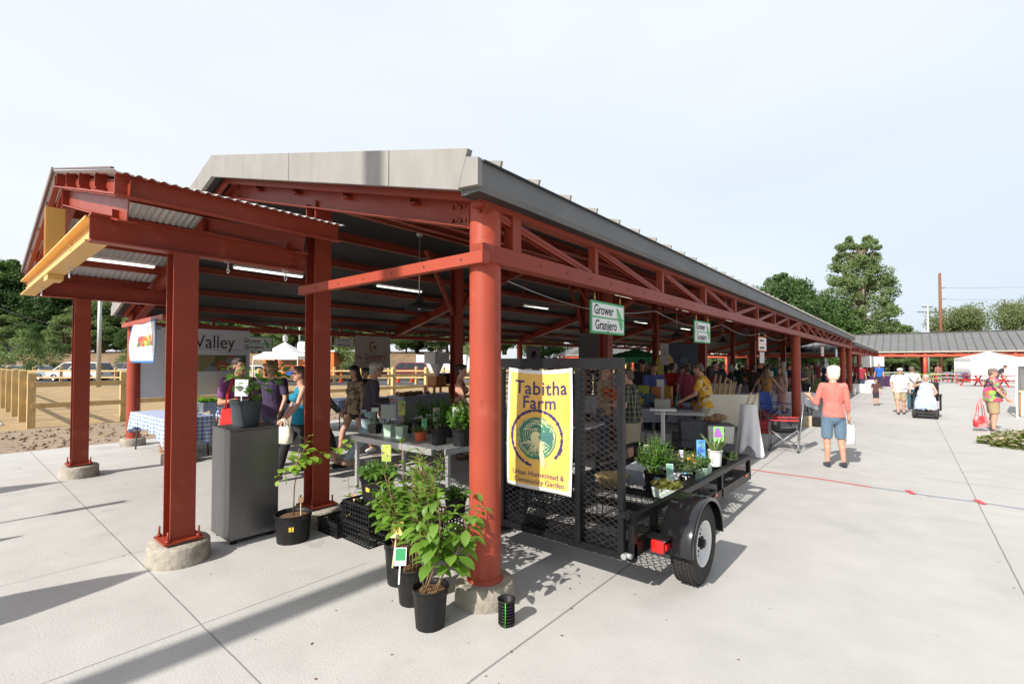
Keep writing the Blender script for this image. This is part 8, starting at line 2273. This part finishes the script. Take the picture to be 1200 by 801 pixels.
for j, u in enumerate(range(-64, 640, 36)):
    k = PC if j % 3 else PA; hh = {'A': 14, 'C': 10}[k[0]]
    tree(k, W(u, 68.5+R8.uniform(-1.5, 2)), 'low shrubby tree on the earth bank %s%s' % (lmk(u), ', right one' if j and lmk(u) == lmk(u-36) else ''), 4.6/hh*R8.uniform(.8, 1.25), 2.9, R8.uniform(0, 6), 1.3)
# saplings in the car park
for j, (u, w, h_, lab) in enumerate(((29, 43, 1.15, 'young sapling in front of the cars at the far left'), (60, 52, 1.1, 'small bushy sapling above the van'), (150, 50, .8, 'small light green sapling right of the pale metal pole'), (409, 43, 1.05, 'young sapling left of the grainery banner'), (398, 50, .9, 'slim sapling behind the light blue sedan'), (3, 45, .8, 'sapling at the left edge'), (553, 60, 1.2, 'bushy sapling right of the truck'))):
    tree(PG, W(u, w), lab, h_, 0, j*1.3)
# behind the far wing
for u, w, k, sc_, sxy, lab in ((1006, 85, PD, 1.0, .95, 'tall airy poplar with pale twin trunks towering over the far wing'), (915, 82, PE, 1.05, .9, 'dense round dark tree left of the tall poplar'), (948, 88, PE, .92, 1.0, 'dark tree between the round tree and the poplar'), (975, 84, PB, .95, 1.3, 'mid green tree at the foot of the tall poplar'), (880, 86, PE, .82, .9, 'dark tree half hidden by the long roof'),
                     (1045, 95, PC, .92, 1.5, 'low light green tree right of the tall poplar'), (1070, 100, PC, .72, 1.8, 'lowest rounded tree left of the pale utility pole'), (1128, 120, PF, 1.30, .62, 'broad olive tree with a flat crown right of the brown pole'), (1160, 130, PF, .80, .7, 'lower olive tree toward the right edge'), (1203, 105, PF, 1.28, .5, 'flat crowned tree cut by the right edge'),
                     (1095, 115, PC, .62, 2.0, 'low tree behind the two utility poles'), (1020, 110, PC, 1.1, 1.5, 'bushy tree behind the poplar trunks'), (1180, 100, PC, .52, 1.7, 'low light green tree right of the mast'), (1260, 100, PF, 1.0, 1.0, 'flat crowned tree beyond the right edge'),
                     (640, 105, PB, .9, 1.3, 'tree over the left end of the far wing'), (690, 110, PB, .85, 1.4, 'second tree over the left end of the far wing'), (740, 112, PC, 1.1, 1.6, 'tree behind the crowd over the far wing'), (800, 112, PB, .9, 1.5, 'tree over the middle of the far wing')):
    tree(k, W(u, w), lab, sc_, 0, u*.01, sxy)
# bushes seen under the far wing
BL = ['behind the crowd left of the nearest sign', 'below the nearest Grower sign', 'left of the round yellow sign', 'right of the round yellow sign', 'behind the second Grower sign', 'left of the girl in caramel', 'behind the orange bordered sign', 'behind the second red column', 'left of the coral woman', 'right of the coral woman', 'at the wing corner', 'behind the white capped man', 'behind the wheelchair', 'left of the enclosed white tent', 'behind the enclosed white tent', 'at the right edge']
for j, u in enumerate(range(700, 1260, 36)):
    tree(PC, W(u, 84 if u > 900 else 92), 'low bush seen under the far wing %s' % BL[j], .42, -.3, u, 1.9)
# dark house among the trees at left
p = W(18, 71); hs = thing('house', 'dark low house with a grey roof half hidden in the trees at the far left', 'house', (p.x, p.y, 2.8), YAW)
g = MB(); g.box((0, 0, 1.3), (8, 4, 2.6)); g.build('wall', paint((.05,.05,.06)), hs, world=False)
g = MB(); g.prism([(-2.4, 2.6), (2.4, 2.6), (0, 3.9)], (-4.3, 0, 0), (4.3, 0, 0)); g.build('roof', paint((.16,.16,.17)), hs, world=False)
for x in (-2.5, 0, 2.5): g = MB(); g.box((x, -2.01, 1.4), (1.2, .04, .9)); g.build('window', GLASS, hs, world=False)
# clods and stones along the dirt strip, leaf litter on the slab
g = MB()
for q in range(900):
    x = rng.uniform(-17.6, -13.4); y = rng.uniform(-2, 9); s_ = rng.uniform(.01, .05)**1.0
    g.ell((x, y, -.03+s_*.3), (s_, s_*rng.uniform(.6, 1.2), s_*.6), n=6, m=4, rot=Matrix.Rotation(rng.uniform(0, 3), 3, 'Z'))
tag(g.build('clods', DIRT), 'loose clods and stones on the bare dirt strip', 'clods', kind='stuff')
g = MB()
for q in range(70):
    x = rng.uniform(-6, 1.5); y = rng.uniform(.8, 6); s_ = rng.uniform(.006, .016); a = rng.uniform(0, 6)
    if q < 30: x = rng.uniform(-3.2, -1.7); y = rng.uniform(1.6, 3.6)
    leaf(g, (x, y, .004), (math.cos(a), math.sin(a), .25), s_*2.2, s_, .6, seg=2)
tag(g.build('leaf_litter', mat('dead_leaf', (.14,.07,.03), .9)), 'scattered dead leaf crumbs on the pale concrete', 'leaf litter', kind='stuff')
